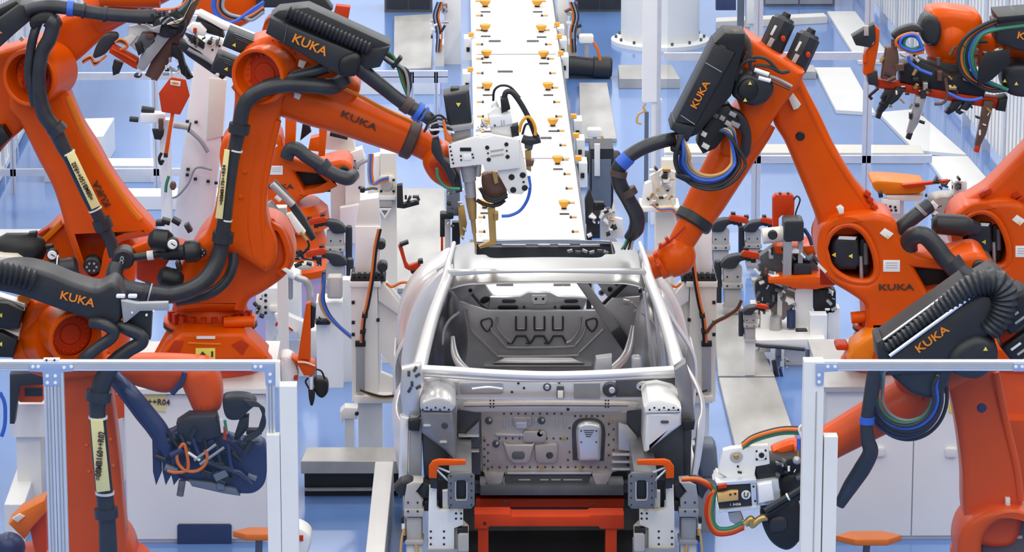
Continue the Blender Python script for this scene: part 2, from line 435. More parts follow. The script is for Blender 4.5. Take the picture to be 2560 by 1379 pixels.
# seat back bulkhead with pressed pattern
bk = P(car, 'rear_bulkhead', 'car_inner', [(1150, 752), (1180, 762), (1220, 775), (1500, 775), (1530, 745), (1600, 740), (1610, 930), (1120, 930)], 24.36, .03, .01)
def ridge(par, pts, Y, r=2.6, m='car_metal', sub=5): return T(par, 'pressed_ridge', m, pts, Y, r, 6, sub)
for pts in ([(1166, 770), (1172, 800), (1182, 826), (1210, 856), (1240, 884), (1262, 890), (1430, 888), (1448, 880), (1480, 850), (1508, 822)],
            [(1228, 818), (1232, 830), (1246, 845), (1262, 862), (1280, 868), (1420, 866), (1440, 858), (1456, 838), (1464, 815)],
            [(1243, 790), (1243, 812), (1250, 828), (1266, 846), (1278, 856)], [(1452, 790), (1450, 812), (1442, 832), (1428, 850), (1416, 856)]):
    ridge(bk, pts, 24.345, 3)
for x in (1290, 1336, 1382):
    ridge(bk, [(x, 790), (x, 822), (x+3, 824), (x+22, 824), (x+25, 822), (x+25, 790)], 24.345, 2.4, 'car_dark', 2)
    ridge(bk, [(x-22, 856), (x-10, 858), (x, 842), (x+3, 840), (x+22, 840), (x+25, 842), (x+34, 858)], 24.345, 2.4, 'car_dark', 2)
    P(bk, 'pressed_pad', 'car_metal', rrect(x+2, 821, x+23, 828, 2), 24.35, .012, .004)
for sx, x in ((1, 1218), (-1, 1480)):
    ridge(bk, [(x-14, 800), (x+8, 796), (x+12, 812), (x, 828), (x-14, 812), (x-14, 800)], 24.345, 2.2, 'car_dark')
for pts in ([(1262, 893), (1430, 893), (1462, 908), (1232, 908)], [(1210, 912), (1480, 912), (1480, 918), (1205, 918)]):
    P(bk, 'pressed_step', 'car_metal', pts, 24.33, .03, .01)
# parcel shelf frame with the bright hinge plate
ps = P(car, 'parcel_shelf', 'car_inner', [(1225, 742), (1262, 742), (1300, 740), (1320, 730), (1375, 730), (1395, 740), (1445, 742), (1470, 745), (1455, 782), (1420, 782), (1230, 782), (1222, 770)], 24.42, .05, .012)
P(ps, 'shelf_plate', 'white_clean', [(1330, 738), (1366, 738), (1370, 748), (1362, 760), (1334, 760), (1327, 748)], 24.40, .02, .006)
DOTS(ps, 'hole', 'black', ((1340, 747), (1358, 747), (1310, 768), (1388, 768)), 3.2, 24.395)
for x0, x1 in ((1244, 1296), (1400, 1452)):
    P(ps, 'slot', 'black', rrect(x0, 764, x1, 773, 4), 24.41, .012, .002); P(ps, 'slot', 'car_dark', rrect(x0+10, 748, x1-6, 757, 4), 24.41, .012, .002)
ridge(ps, [(1180, 735), (1200, 758), (1222, 776), (1250, 784), (1340, 786), (1430, 784), (1470, 776), (1490, 772)], 24.40, 4, 'car_dark')
# rear pillars that frame the tail opening
P(car, 'rear_pillar', 'car_inner', [(1112, 692)]+S((1205, 692), (1215, 715), (1232, 738), (1255, 752))+[(1235, 790), (1190, 775), (1120, 800), (1070, 880)], 24.46, .06, .012)
P(car, 'rear_pillar', 'car_inner', [(1480, 692), (1620, 690), (1668, 860), (1600, 800), (1545, 770), (1520, 745)], 24.46, .06, .012)
DOTS(car, 'hole', 'black', ((1176, 726), (1158, 710)), 5, 24.45)
P(car, 'hole', 'black', ell(1212, 750, 12, 8, 14, -25), 24.45, .01, .002)
for x, y, r in ((1504, 732, 8), (1525, 724, 6), (1542, 707, 7), (1600, 728, 9), (1588, 712, 5)):
    D(car, 'hole', 'black' if r < 8 else 'car_metal', x, y, r, 24.44, .015)
    if r >= 8: D(car, 'hole', 'car_dark', x, y, r*.55, 24.435, .01)
# diagonal braces
P(car, 'brace', 'car_inner', [(1430, 692), (1456, 692), (1550, 818), (1528, 832)], 24.28, .03, .008)
P(car, 'brace', 'car_dark', [(1528, 832), (1550, 818), (1580, 860), (1560, 880)], 24.26, .05, .008)
P(car, 'brace', 'black', [(1505, 758), (1560, 706), (1570, 712), (1515, 766)], 24.38, .03, .006)
# wheel arches, b pillar feet and inner side skins
for sx, xa, mm in ((-1, 1112, 'car_dark'), (1, 1640, 'car_metal')):  # one metal: left arch coloured dark as shaded, right arch as lit
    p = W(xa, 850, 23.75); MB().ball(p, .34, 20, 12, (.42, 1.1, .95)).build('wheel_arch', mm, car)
    T(car, 'arch_seam', 'car_inner', [(xa-sx*36, 780), (xa-sx*12, 800), (xa+sx*2, 830), (xa+sx*4, 880), (xa+sx*2, 920)], 23.4, 4, 8)
T(car, 'pillar_foot', 'car_metal', [(1132, 842, .1), (1136, 880, 0), (1148, 908, -.1), (1172, 934, -.3)], 23.2, [5, 9, 11, 12], 10)
T(car, 'pillar_foot', 'car_metal', [(1582, 815, .1), (1574, 860, 0), (1560, 895, -.1), (1520, 934, -.3)], 23.2, [5, 9, 11, 12], 10)
for x0, x1, mm in ((1606, 1622, 'car_metal'), (1628, 1640, 'car_metal'), (1646, 1654, 'car_inner')):
    P(car, 'side_rail', mm, [(x0, 730), (x0+8, 730), (x1+20, 925), (x0+22, 925)], 23.0, .05, .01)
P(car, 'bracket', 'car_metal', rrect(1580, 893, 1603, 930, 4), 22.75, .08, .01)
P(car, 'bracket', 'car_inner', [(1490, 895), (1530, 890), (1530, 935), (1485, 935)], 22.75, .08, .01)
for k in range(14):                                     # small pressings and clips in the cabin corners
    x, y = (1085+random.random()*90, 760+random.random()*140) if k % 2 else (1560+random.random()*80, 745+random.random()*120)
    P(car, 'clip', ('car_metal', 'car_dark', 'car_inner', 'zinc')[k % 4], orect(x, y, 10+random.random()*16, 5+random.random()*9, random.random()*90), 24.0, .03, .004)
# cowl beam and cowl panel
T(car, 'cowl_beam', 'car_outer', [(1050, 922), (1130, 926), (1230, 933), (1370, 938), (1500, 935), (1620, 928), (1692, 924)], 22.3, 11, 12)
T(car, 'cowl_lip', 'car_metal', [(1060, 936), (1200, 946), (1370, 951), (1540, 946), (1686, 936)], 22.32, 5, 8)
cw = P(car, 'cowl_panel', 'car_outer', [(1056, 945), (1370, 956), (1690, 945), (1690, 985), (1640, 1000), (1150, 1000), (1056, 985)], 22.42, .04, .008)
P(cw, 'recess', 'car_inner', rrect(1150, 956, 1258, 984, 4), 22.41, .02, .004)  # darker plate paints a shaded recess on the flat cowl panel
T(cw, 'recess_rib', 'car_outer', [(1180, 972), (1220, 968), (1256, 972)], 22.41, 4, 6)
for pts, mm in (([(1060, 950), (1146, 955), (1146, 985), (1060, 985)], 'car_taupe'), ([(1540, 950), (1688, 945), (1688, 980), (1640, 992), (1540, 992)], 'dark_grey'),
                ([(1435, 958), (1500, 957), (1500, 996), (1435, 996)], 'grey')):
    P(cw, 'panel_section', mm, pts, 22.405, .02, .005)
D(cw, 'ring', 'car_dark', 1368, 968, 10, 22.40, .02); D(cw, 'ring', 'car_metal', 1368, 968, 6.5, 22.395, .02)
D(cw, 'ring', 'car_dark', 1526, 974, 19, 22.39, .03); D(cw, 'ring', 'car_metal', 1530, 976, 8, 22.37, .03)
P(cw, 'slot', 'car_metal', ell(1608, 965, 18, 12, 20, -8), 22.39, .02, .006); D(cw, 'hole', 'black', 1602, 968, 4, 22.385, .01)
D(cw, 'hole', 'black', 1072, 962, 9, 22.40, .02); P(cw, 'slot', 'dark_grey', rect(1392, 966, 1410, 995), 22.40, .015, .003)
P(cw, 'slot', 'white_clean', rect(1394, 976, 1408, 995), 22.395, .015, .003)
for a, b in ((1296, 958), (1280, 980), (1310, 970), (1398, 956)): D(cw, 'hole', 'black', a, b, 3, 22.41, .01, 8)
lb = P(car, 'lower_cowl_beam', 'car_taupe', [(1142, 1016), (1170, 1003), (1330, 1002), (1560, 1003), (1600, 1008), (1590, 1026), (1540, 1032), (1190, 1032), (1150, 1026)], 22.3, .05, .016)
DOTS(lb, 'hole', 'black', [(x, y) for x in (1226, 1234, 1514, 1521) for y in (1001, 1009, 1017)], 2.2, 22.295)
T(lb, 'seam', 'car_dark', [(1160, 1015), (1330, 1013), (1570, 1014)], 22.3, 1.5, 6)
D(lb, 'hole', 'black', 1420, 1023, 4, 22.295, .01)
# firewall
fwl = P(car, 'firewall', 'car_taupe', [(1200, 1028), (1570, 1028), (1576, 1170), (1530, 1182), (1485, 1182), (1262, 1182), (1205, 1180)], 22.46, .05, .012)
P(fwl, 'skirt', 'car_taupe', [(1208, 1178), (1262, 1180)]+[(1256, 1206), (1246, 1218), (1224, 1218), (1216, 1206)], 22.44, .05, .012)
P(fwl, 'skirt', 'car_taupe', [(1478, 1182), (1532, 1180), (1516, 1214), (1508, 1222), (1492, 1222), (1488, 1212)], 22.44, .05, .012)
P(fwl, 'skirt', 'dark_grey', [(1262, 1185), (1478, 1185), (1470, 1214), (1262, 1214)], 22.48, .05, .012)
for x0, x1 in ((1296, 1326), (1350, 1372), (1378, 1402), (1408, 1456)): P(fwl, 'slot', 'car_metal', rect(x0, 1197, x1, 1201), 22.475, .012, .003)
P(fwl, 'vent_recess', 'car_dark', [(1432, 1150), (1430, 1085)]+S((1432, 1062), (1446, 1048), (1470, 1045), (1495, 1048), (1510, 1062))+[(1514, 1085), (1510, 1152)], 22.45, .02, .006)
vc = P(fwl, 'vent_cover', 'car_metal', [(1444, 1148), (1440, 1080)]+S((1444, 1066), (1456, 1058), (1472, 1056), (1490, 1058), (1502, 1066))+[(1505, 1080), (1502, 1148), (1497, 1154), (1450, 1154)], 22.40, .07, .02, seg=3)
for k in range(4): P(vc, 'slit', 'car_dark', rect(1459+k*2, 1079+k*5-4, 1486-k*3, 1081+k*5-4), 22.395, .01, .001)
DOTS(vc, 'hole', 'black', ((1453, 1077), (1491, 1077), (1453, 1105), (1491, 1105)), 2, 22.395)
P(fwl, 'pressed_pad', 'car_taupe', rrect(1282, 1042, 1330, 1066, 3), 22.445, .03, .006); P(fwl, 'pressed_pad', 'car_inner', rrect(1288, 1055, 1318, 1072, 3), 22.435, .03, .006)
P(fwl, 'pressed_pad', 'car_taupe', [(1256, 1104), (1268, 1110), (1330, 1110), (1338, 1104), (1326, 1150), (1316, 1158), (1282, 1158), (1270, 1148)], 22.43, .04, .012)
P(fwl, 'recess', 'dark_grey', rrect(1280, 1128, 1312, 1148, 5), 22.425, .02, .004)
P(fwl, 'pressed_pad', 'car_taupe', [(1336, 1112), (1390, 1106), (1396, 1112), (1394, 1152), (1386, 1158), (1344, 1158), (1338, 1150)], 22.435, .04, .012)
D(fwl, 'recess', 'car_dark', 1374, 1138, 9, 22.43, .02); P(fwl, 'pressed_pad', 'car_taupe', rrect(1306, 1076, 1366, 1106, 6), 22.44, .04, .01)
P(fwl, 'ledge', 'car_metal', [(1238, 1084), (1310, 1084), (1310, 1090), (1240, 1090)], 22.44, .03, .006)
P(fwl, 'ledge', 'car_metal', [(1266, 1180), (1480, 1180), (1478, 1186), (1268, 1186)], 22.43, .03, .008)
for x in (1258, 1274, 1318, 1338, 1390, 1410): P(fwl, 'pressed_ridge', 'car_inner', rect(x, 1044, x+4, 1068), 22.445, .03, .004)
for (x, y) in ((1222, 1052), (1350, 1084), (1240, 1110), (1354, 1052)):
    D(fwl, 'stud', 'car_dark', x, y, 9, 22.44, .03, 12); D(fwl, 'stud', 'zinc', x+3, y-2, 4, 22.43, .03, 8)
DOTS(fwl, 'bolt', 'logo_dark', [(1260+k*18, 1034) for k in range(9)]+[(1211+k % 2*9, 1102+k*10) for k in range(8)]+[(1248+k*17, 1096) for k in range(13)]+[(1230+k*19, 1168) for k in range(16)]
     + [(1438+k*14, 1040) for k in range(6)]+[(1522+k % 2*12, 1060+k*13) for k in range(8)]+[(1424, 1070), (1424, 1130), (1420, 1150)], 2.4, 22.45, .012)
DOTS(fwl, 'bolt', 'gold', ((1407, 1096), (1212, 1095), (1528, 1054), (1452, 1170), (1354, 1170)), 4, 22.445, .015)
# strut towers
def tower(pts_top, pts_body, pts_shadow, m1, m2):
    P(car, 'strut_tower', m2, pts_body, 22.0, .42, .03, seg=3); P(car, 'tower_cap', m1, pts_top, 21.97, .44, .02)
    P(car, 'wheel_well_shade', 'car_dark', pts_shadow, 22.12, .3, .01)  # dark plate stands in for the shade below the tower
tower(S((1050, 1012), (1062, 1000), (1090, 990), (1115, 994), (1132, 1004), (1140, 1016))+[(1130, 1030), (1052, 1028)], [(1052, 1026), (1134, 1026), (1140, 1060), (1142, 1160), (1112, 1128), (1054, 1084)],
      [(1054, 1080), (1142, 1130), (1142, 1190), (1060, 1190)], 'car_metal', 'car_shaded')
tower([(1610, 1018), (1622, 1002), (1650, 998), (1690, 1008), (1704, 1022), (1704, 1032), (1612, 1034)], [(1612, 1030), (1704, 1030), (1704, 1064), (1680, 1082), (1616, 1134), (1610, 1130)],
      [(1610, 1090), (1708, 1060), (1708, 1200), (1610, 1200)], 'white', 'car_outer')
DOTS(car, 'hole', 'black', [(1056+k*11, 1024-k % 2*5) for k in range(7)]+[(1624+k*12, 1024-k % 2*5) for k in range(7)], 2.6, 21.965)
for x, y, m_ in ((1058, 1061, 'car_metal'), (1098, 1102, 'car_metal'), (1652, 1052, 'car_dark')): P(car, 'clip', m_, rrect(x, y, x+20, y+6, 2), 21.985, .03, .004)
D(car, 'hole', 'car_dark', 1112, 1064, 8, 21.99, .02)
# engine bay side boxes
P(car, 'inner_wing', 'car_dark', [(1142, 1024), (1202, 1024), (1202, 1186), (1142, 1186)], 22.44, .04, .006)
P(car, 'inner_wing', 'car_dark', [(1568, 1024), (1616, 1024), (1616, 1186), (1568, 1186)], 22.44, .04, .006)
P(car, 'gusset', 'car_shaded', [(1198, 1052), (1198, 1092), (1156, 1092)], 22.40, .03, .006); P(car, 'gusset', 'car_inner', [(1546, 1056), (1568, 1062), (1592, 1090), (1592, 1130), (1546, 1124)], 22.40, .03, .006)
for y in (1088, 1126): P(car, 'rail', 'car_metal', rect(1146, y, 1198, y+5), 22.38, .05, .006)
for y in (1134, 1152, 1170): P(car, 'rail', 'car_metal', rect(1530, y, 1608, y+6), 22.38, .05, .006)
# front longitudinal members with square end flanges
for cx, m_ in ((1153, -1), (1604, 1)):
    b = MB(); a = W(cx+m_*4, 1180, 22.5); e = W(cx, 1222, 21.72)
    b.box(((a.x+e.x)/2, 22.1, e.z+.02), (.13, .76, .15)).build('front_member', 'car_shaded', car)
    fl = P(car, 'end_flange', 'flange_grey', rrect(cx-34, 1181, cx+34, 1272, 9), 21.68, .03, .008, holes=[rrect(cx-14, 1201, cx+14, 1248, 6)])
    T(fl, 'opening_rim', 'car_metal', [(cx-14, 1204), (cx-14, 1246), (cx-8, 1249), (cx+8, 1249), (cx+14, 1244), (cx+14, 1204)], 21.68, 2, 6, 2)
    DOTS(fl, 'hole', 'black', [(cx+sx*26, 1190+k*18) for sx in (-1, 1) for k in range(5)], 2.2, 21.675)
    P(fl, 'cavity_shade', 'black', rect(cx-18, 1196, cx+18, 1252), 21.700, .012, .002)  # black plate paints the dark inside of the open member
P(car, 'lower_crossmember', 'dark_grey', [(1200, 1212), (1560, 1212), (1560, 1240), (1200, 1240)], 22.42, .2, .02)
P(car, 'underbody_shade', 'black', [(1060, 1176), (1700, 1176), (1700, 1250), (1060, 1250)], 22.62, .06, .01)  # black sheet stands in for the darkness under the body

# rear quarters behind the door openings
P(car, 'rear_quarter', 'car_outer', S((1128, 650), (1088, 668), (1044, 700), (1010, 748), (994, 806), (987, 880), (990, 960))+[(1004, 1030), (1050, 1030), (1062, 930), (1088, 850), (1138, 702)], 24.15, .42, .11, seg=5)
P(car, 'rear_quarter', 'car_outer', S((1608, 650), (1640, 690), (1684, 742), (1714, 810), (1728, 880), (1734, 960))+[(1730, 1040), (1690, 1040), (1676, 930), (1650, 850), (1600, 702)], 24.15, .42, .11, seg=5)
# outer front pillars and wing tops: broad bright skins beside the screen
P(car, 'outer_pillar', 'car_outer', S((1118, 668), (1086, 690), (1050, 732), (1024, 790), (1010, 850), (1004, 926))+[(1046, 926), (1056, 860), (1090, 770), (1124, 694)], 23.3, .05, .02, seg=3)
P(car, 'outer_pillar', 'car_outer', [(1616, 690), (1632, 700), (1668, 770), (1692, 850), (1704, 926), (1690, 926), (1676, 860), (1650, 780)], 23.3, .05, .02, seg=3)
# ------------------------------------------------------------------ robots
ROB = 'orange industrial robots of the line'
def tf(pts, s=1, dx=0, dy=0, ox=2228, oy=664):
    return [tuple([ox+dx+(p[0]-ox)*s, oy+dy+(p[1]-oy)*s]+list(p[2:])) for p in pts]
def hang(z0, z1, x0, x1, y0, y1, m='white_clean'):
    return MB().span((x0, y0, z0), (x1, y1, z1))
def ring_bolts(par, cx, cy, rx, ry, Y, n, r=2.5, m='logo_dark', a0=0, a1=360):
    for k in range(n):
        a = R(a0+(a1-a0)*k/max(1, n-1 if a1-a0 < 360 else n)); D(par, 'bolt', m, cx+rx*math.cos(a), cy+ry*math.sin(a), r, Y, .012, 8)
COLUMN = S((2044, 624), (2052, 576), (2077, 550), (2116, 540), (2186, 534), (2224, 543), (2243, 562), (2250, 592), (2275, 622), (2310, 636), (2371, 646), (2420, 636), (2452, 634), (2474, 652), (2474, 680), (2452, 700), (2420, 708),
           (2371, 732), (2326, 752), (2300, 772), (2290, 800))+[(2284, 830), (2166, 830)]+S((2164, 790), (2160, 762), (2125, 736), (2084, 710), (2055, 675))
WINDOW = S((2061, 620), (2074, 585), (2103, 563), (2135, 563), (2164, 585), (2186, 630), (2192, 675), (2180, 700), (2154, 705), (2116, 697), (2077, 668))
TRIWIN = [(2286, 671), (2362, 678), (2400, 712), (2380, 722), (2320, 730)]
def column(par, Y, s=1, dx=0, dy=0, logo=True, base=True, th=.42):
    t = lambda p: tf(p, s, dx, dy); q = lambda x, y: t([(x, y)])[0]
    k = s
    c = P(par, 'rotating_column', 'orange', t(COLUMN), Y, th, .045*min(1, s*1.1), [t(WINDOW), t(TRIWIN)], 4)
    T(c, 'window_rim', 'orange', t([(a, b) for a, b, _ in WINDOW]+[WINDOW[0][:2]]), Y+.02, 9*k, 8)
    P(c, 'window_back', 'red_orange', t(rect(2050, 555, 2200, 712)), Y+.30, .02, .002); P(c, 'window_back', 'black', t(rect(2276, 664, 2405, 735)), Y+.16, .02, .002)
    mo = P(par, 'motor', 'charcoal', t([(2080, 606), (2092, 592), (2148, 594), (2152, 660), (2140, 676), (2096, 676), (2078, 660)]), Y+.06, .22, .03, seg=3)
    P(mo, 'motor_label', 'white', t([(2098, 590), (2142, 592), (2138, 600), (2094, 598)]), Y+.05, .01, .002)
    P(mo, 'motor_flange', 'black', t(rrect(2148, 596, 2172, 690, 6)), Y+.10, .16, .02)
    C(mo, 'connector', 'zinc', q(2152, 640), q(2154, 700), Y+.08, 5*k); C(mo, 'connector', 'dark_grey', q(2164, 606), q(2165, 660), Y+.07, 6*k)
    for x, y in ((2086, 637), (2128, 640)): a = q(x, y); TRI(mo, a[0], a[1], 7*k, Y+.055, -30)
    lb = P(par, 'rating_plate', 'white_clean', t(rect(2208, 650, 2250, 679)), Y-.004, .006, .001)
    for i in range(3): P(lb, 'print_line', 'warm_grey', t(rect(2214, 656+i*6, 2244, 657.5+i*6)), Y-.006, .004, 0)
    dl = P(par, 'warning_label', 'white_clean', t([(2199, 583), (2212, 570), (2234, 584), (2220, 598)]), Y-.004, .006, .001)
    a = q(2219, 591); TRI(dl, a[0], a[1], 6*k, Y-.007, 0)
    if logo:
        a = q(2240, 718); LOGO(par, 'lettering', 'logo_dark', 'KUKA', a[0], a[1], 15*k, 0, Y-.003, 1.55)
    a = q(2449, 668); D(par, 'pivot_pin', 'charcoal', a[0], a[1], 17*k, Y-.03, .5*k); D(par, 'pivot_cap', 'brown_metal', q(2466, 664)[0], a[1], 23*k, Y+.2, .22*k)
    P(par, 'brake_tab', 'white', t(orect(2056, 672, 26, 7, 45)), Y-.01, .02, .003)
    return c
def robot_base(par, px, ytop, ybot, Y, rpx, m='orange', zb=None):
    """flared cast base and turntable around a vertical axis"""
    a = W(px, ybot, Y); b = W(px, ytop, Y); a.z = zb if zb is not None else a.z; s_ = pm(a); r = rpx/s_
    pr = [(0, r*1.05), (.06, r*1.08), (.10, r*1.04), (.55, r*.76), (.62, r*.72), (.64, r*.80), (.72, r*.82), (.74, r*.70), (.9, r*.66), (1, r*.62)]
    bs = MB().lathe((a.x, Y, a.z), (a.x, Y, b.z), pr, 32).build('robot_base', m, par)
    H = b.z-a.z
    for k in range(10):
        an = R(200+k*16); c = V((a.x+math.cos(an)*r*.69, Y+math.sin(an)*r*.69, a.z+H*.82)); MB().box(c, (.035, .05, .06), Matrix.Rotation(an+R(90), 3, 'Z')).build('turntable_bolt', 'red_orange', bs)
    MB().lathe((a.x, Y, a.z+H*.615), (a.x, Y, a.z+H*.645), [(0, r*.83), (1, r*.83)], 32).build('seal_ring', 'black', bs)
    return bs
def hosepiece(par, pts, Y, r, m='rubber', name='hose', **k): return T(par, name, m, pts, Y, r, 14, 7, **k)
def clampring(par, a, b, Y, r, m='rubber', name='hose_clamp'): return C(par, name, m, a, b, Y, r)
def energy_box(par, face, side, Y, th, text, tp, hose, rhose, mw='charcoal', inner='black', tilt=0):
    bx = P(par, 'hose_guide_box', mw, face, Y, th, .012)
    if side: P(bx, 'box_cover', inner, side, Y+.01, th*.9, .01)
    LOGO(bx, 'lettering', 'logo_orange', *text, Y-.004, **tp)
    if hose: T(bx, 'corrugated_hose', 'rubber', hose, Y+th*.45, rhose, 14, 6, ring=.022, amp=.006)
    return bx

# --- right robot ------------------------------------------------------------
Y = 23.72
zt = W(2200, 912, 23.9).z
ped = thing('robot_pedestal', 'white steel cabinet pedestal with two doors under the right welding robot', 'pedestal', (W(2236, 912, 23.9).x, 23.9, 0))
x0, x1 = W(2062, 1100, 23.45).x, W(2412, 1100, 23.45).x; xm = W(2284, 1100, 23.45).x
MB().span((x0, 23.47, 0), (x1, 24.5, zt-.031)).build('body', 'white_clean', ped)
MB().span((x0-.02, 23.40, zt-.03), (x1+.02, 24.52, zt)).build('top_plate', 'steel_plate', ped)
for a, b in ((x0+.01, xm-.004), (xm+.004, x1-.01)):
    d = MB().span((a, 23.445, .03), (b, 23.47, zt-.04)).build('door', 'white_clean', ped)
for px, py in ((2198, 1130), (2378, 1132)):
    P(d, 'door_handle', 'white', rrect(px-14, py-12, px+14, py+12, 4), 23.42, .04, .008)
lt = P(d, 'door_sticker', 'yellow', rect(2372, 1008, 2392, 1032), 23.438, .008, .001)
rr = thing('industrial_robot', 'orange robot reaching down to the car roof from its right side, coiled cables at elbow', 'robot', (W(2225, 912, 23.95).x, 23.95, zt), ROB)
robot_base(rr, 2222, 765, 911, 23.95, 112, zb=zt+.001)
P(rr, 'base_lug', 'orange_yellow', [(2120, 905), (2132, 868), (2172, 838), (2200, 836), (2192, 862), (2180, 905)], 23.55, .25, .03, seg=3)
P(rr, 'base_lug', 'red_orange', rrect(2090, 862, 2122, 876, 4), 23.7, .15, .01)
C(rr, 'stop_pin', 'orange', (2128, 794), (2168, 790), 23.8, 15)
column(rr, Y)
P(rr, 'link_arm', 'orange', S((1934, 306), (1962, 355), (1990, 420), (2020, 492), (2042, 548), (2056, 590), (2110, 600), (2190, 572))+S((2214, 552), (2196, 520), (2165, 486), (2130, 440), (2090, 372), (2055, 298), (2025, 240), (2004, 196), (1990, 170), (1960, 180), (1930, 240)), 23.84, .26, .05, seg=4)
T(rr, 'arm_rib', 'orange', [(1998, 215), (2030, 285), (2070, 365), (2110, 430), (2150, 490), (2180, 530)], 23.86, 10, 10)
D(rr, 'rubber_plug', 'black', 2001, 341, 11.5, 23.828, .03)
P(rr, 'joint_block', 'cream', [(1968, 240), (1982, 232), (2003, 262), (1996, 272), (1984, 276)], 23.80, .06, .01)
P(rr, 'joint_cap', 'white', [(2092, 520), (2102, 514), (2110, 520), (2110, 534), (2098, 536)], 23.70, .05, .008)
for x, y in ((2176, 500), (2186, 518), (2170, 486)): P(rr, 'cable_clip', 'red_orange', orect(x, y, 14, 12, 35), 23.82, .06, .006)
# upper arm
hd = P(rr, 'arm_housing', 'orange', [(1868, 92), (2013, 182)]+S((2000, 214), (1980, 240), (1950, 280))+[(1930, 310), (1876, 392)]+S((1840, 400), (1800, 380), (1812, 330))+[(1850, 272), (1836, 236), (1842, 180), (1866, 130)], 23.60, .36, .035, seg=3)
ax0, ax1 = (1888, 290, .06), (1736, 551, -.06)
C(rr, 'forearm_tube', 'orange', ax0, ax1, 23.74, 0, prof=[(0, 58), (.1, 60), (.8, 50), (.9, 47), (1, 46)], n=28)
C(rr, 'wrist_band', 'charcoal', (1744, 536, -.05), (1728, 562, -.07), 23.74, 0, prof=[(0, 45), (.15, 49), (.85, 49), (1, 45)], n=28)
C(rr, 'wrist_neck', 'orange', (1732, 556, -.07), (1694, 622, -.1), 23.74, 36, 32, 24)
p = W(1690, 641, 23.62); MB().ball(p, 50/pm(p), 24, 14, (1, .9, 1)).build('wrist', 'orange', rr)
wf = C(rr, 'wrist_flange', 'orange', (1700, 640, -.1), (1622, 672, -.1), 23.74, 0, prof=[(0, 46), (.4, 44), (.45, 38), (.7, 38), (.72, 30), (1, 30)], n=24)
for x, y in ((1652, 616), (1640, 640), (1648, 668), (1668, 600)): P(wf, 'bolt_pocket', 'red_orange', orect(x, y, 12, 8, 60), 23.5, .05, .01)
T(rr, 'wrist_seam', 'red_orange', [(1648, 620), (1672, 604), (1698, 580), (1712, 566)], 23.54, 4, 8)
# motors at the elbow
for cx, cy in ((1943, 92), (2005, 132)):
    mo = C(rr, 'wrist_motor', 'charcoal', (cx-22, cy+44, .05), (cx+20, cy-48, .1), 23.75, 0, prof=[(0, 27), (.08, 31), (.9, 31), (.93, 27), (1, 24)], n=8)
    C(mo, 'motor_cap', 'black', (cx+18, cy-45, .1), (cx+26, cy-60, .1), 23.75, 14, 10, 12)
    P(mo, 'motor_label', 'white', orect(cx-9, cy-16, 6, 26, 28), 23.70, .01, .001); P(mo, 'motor_label', 'warm_grey', orect(cx-16, cy+14, 11, 22, 28), 23.70, .01, .001)
    P(mo, 'connector', 'red_orange', ell(cx+16, cy+6, 6, 7, 10), 23.70, .04, .008)
am = P(rr, 'arm_motor', 'charcoal', S((1830, 238), (1840, 200), (1862, 184), (1892, 186), (1924, 196), (1936, 226), (1918, 256), (1888, 268), (1856, 258)), 23.42, .22, .045, seg=4)
P(am, 'motor_cover', 'black', S((1842, 232), (1852, 206), (1872, 196), (1892, 206), (1896, 232), (1882, 252), (1858, 250)), 23.40, .06, .03, seg=3)
TRI(am, 1875, 209, 6, 23.395); TRI(am, 1863, 251, 6, 23.40)
for a, b in (((1886, 174), (1922, 186)), ((1896, 194), (1926, 202))):
    C(rr, 'connector', 'white_clean', a, b, 23.42, 5.5); T(rr, 'motor_cable', 'charcoal', [a, (a[0]-10, a[1]-8), (a[0]-6, a[1]-30), (a[0]+30, a[1]-26), (1950, 180), (1974, 178)], 23.44, 4.5, 8)
T(rr, 'motor_cable', 'brown_metal', [(1926, 200), (1950, 212), (1976, 224)], 23.44, 4, 8); T(rr, 'motor_cable', 'grey', [(1924, 190), (1950, 200), (1980, 216)], 23.44, 4, 8)
T(rr, 'motor_cable', 'charcoal', [(1838, 200), (1846, 172), (1866, 152), (1890, 150)], 23.44, 5, 8)
# black hose guide box
bx = P(rr, 'hose_guide_box', 'charcoal', [(1786, 110), (1838, 132), (1741, 312), (1686, 306)], 23.36, .30, .012)
P(bx, 'box_cover', 'black', [(1786, 108), (1812, 82), (1862, 84), (1862, 110), (1828, 240), (1744, 336), (1716, 348), (1677, 320), (1686, 304), (1738, 310), (1836, 132)], 23.38, .26, .012)
P(bx, 'end_cap', 'charcoal', [(1684, 304), (1740, 318), (1722, 350), (1676, 324)], 23.35, .30, .012)
T(bx, 'seam', 'grey', [(1764, 157), (1804, 180)], 23.355, 1.2, 6); T(bx, 'seam', 'grey', [(1702, 288), (1737, 311)], 23.355, 1.2, 6)
T(bx, 'corrugated_hose', 'brown_rubber', [(1800, 128, .05), (1818, 104, .08), (1838, 92, .1), (1858, 110, .2), (1862, 150, .3)], 23.36, 19, 14, 6, ring=.034, amp=.006)
LOGO(bx, 'lettering', 'logo_orange', 'KUKA', 1751, 237, 17, 63, 23.352, 1.15)
T(bx, 'rod', 'brown_metal', [(1868, 130), (1840, 196), (1818, 240)], 23.46, 3.5, 6)
vb = P(rr, 'valve_block', 'black', [(1790, 268), (1822, 262), (1850, 300), (1790, 372), (1758, 386), (1742, 360), (1748, 338)], 23.46, .16, .02)
for k, (x, y, mm) in enumerate(((1806, 296, 'grey'), (1822, 310, 'warm_grey'), (1838, 312, 'grey'), (1760, 336, 'white'), (1764, 366, 'white'), (1815, 330, 'dark_grey'), (1790, 290, 'dark_grey'), (1832, 286, 'zinc'))):
    P(vb, 'valve', mm, orect(x, y, 14+k % 3*5, 12, 28), 23.44, .06, .006)
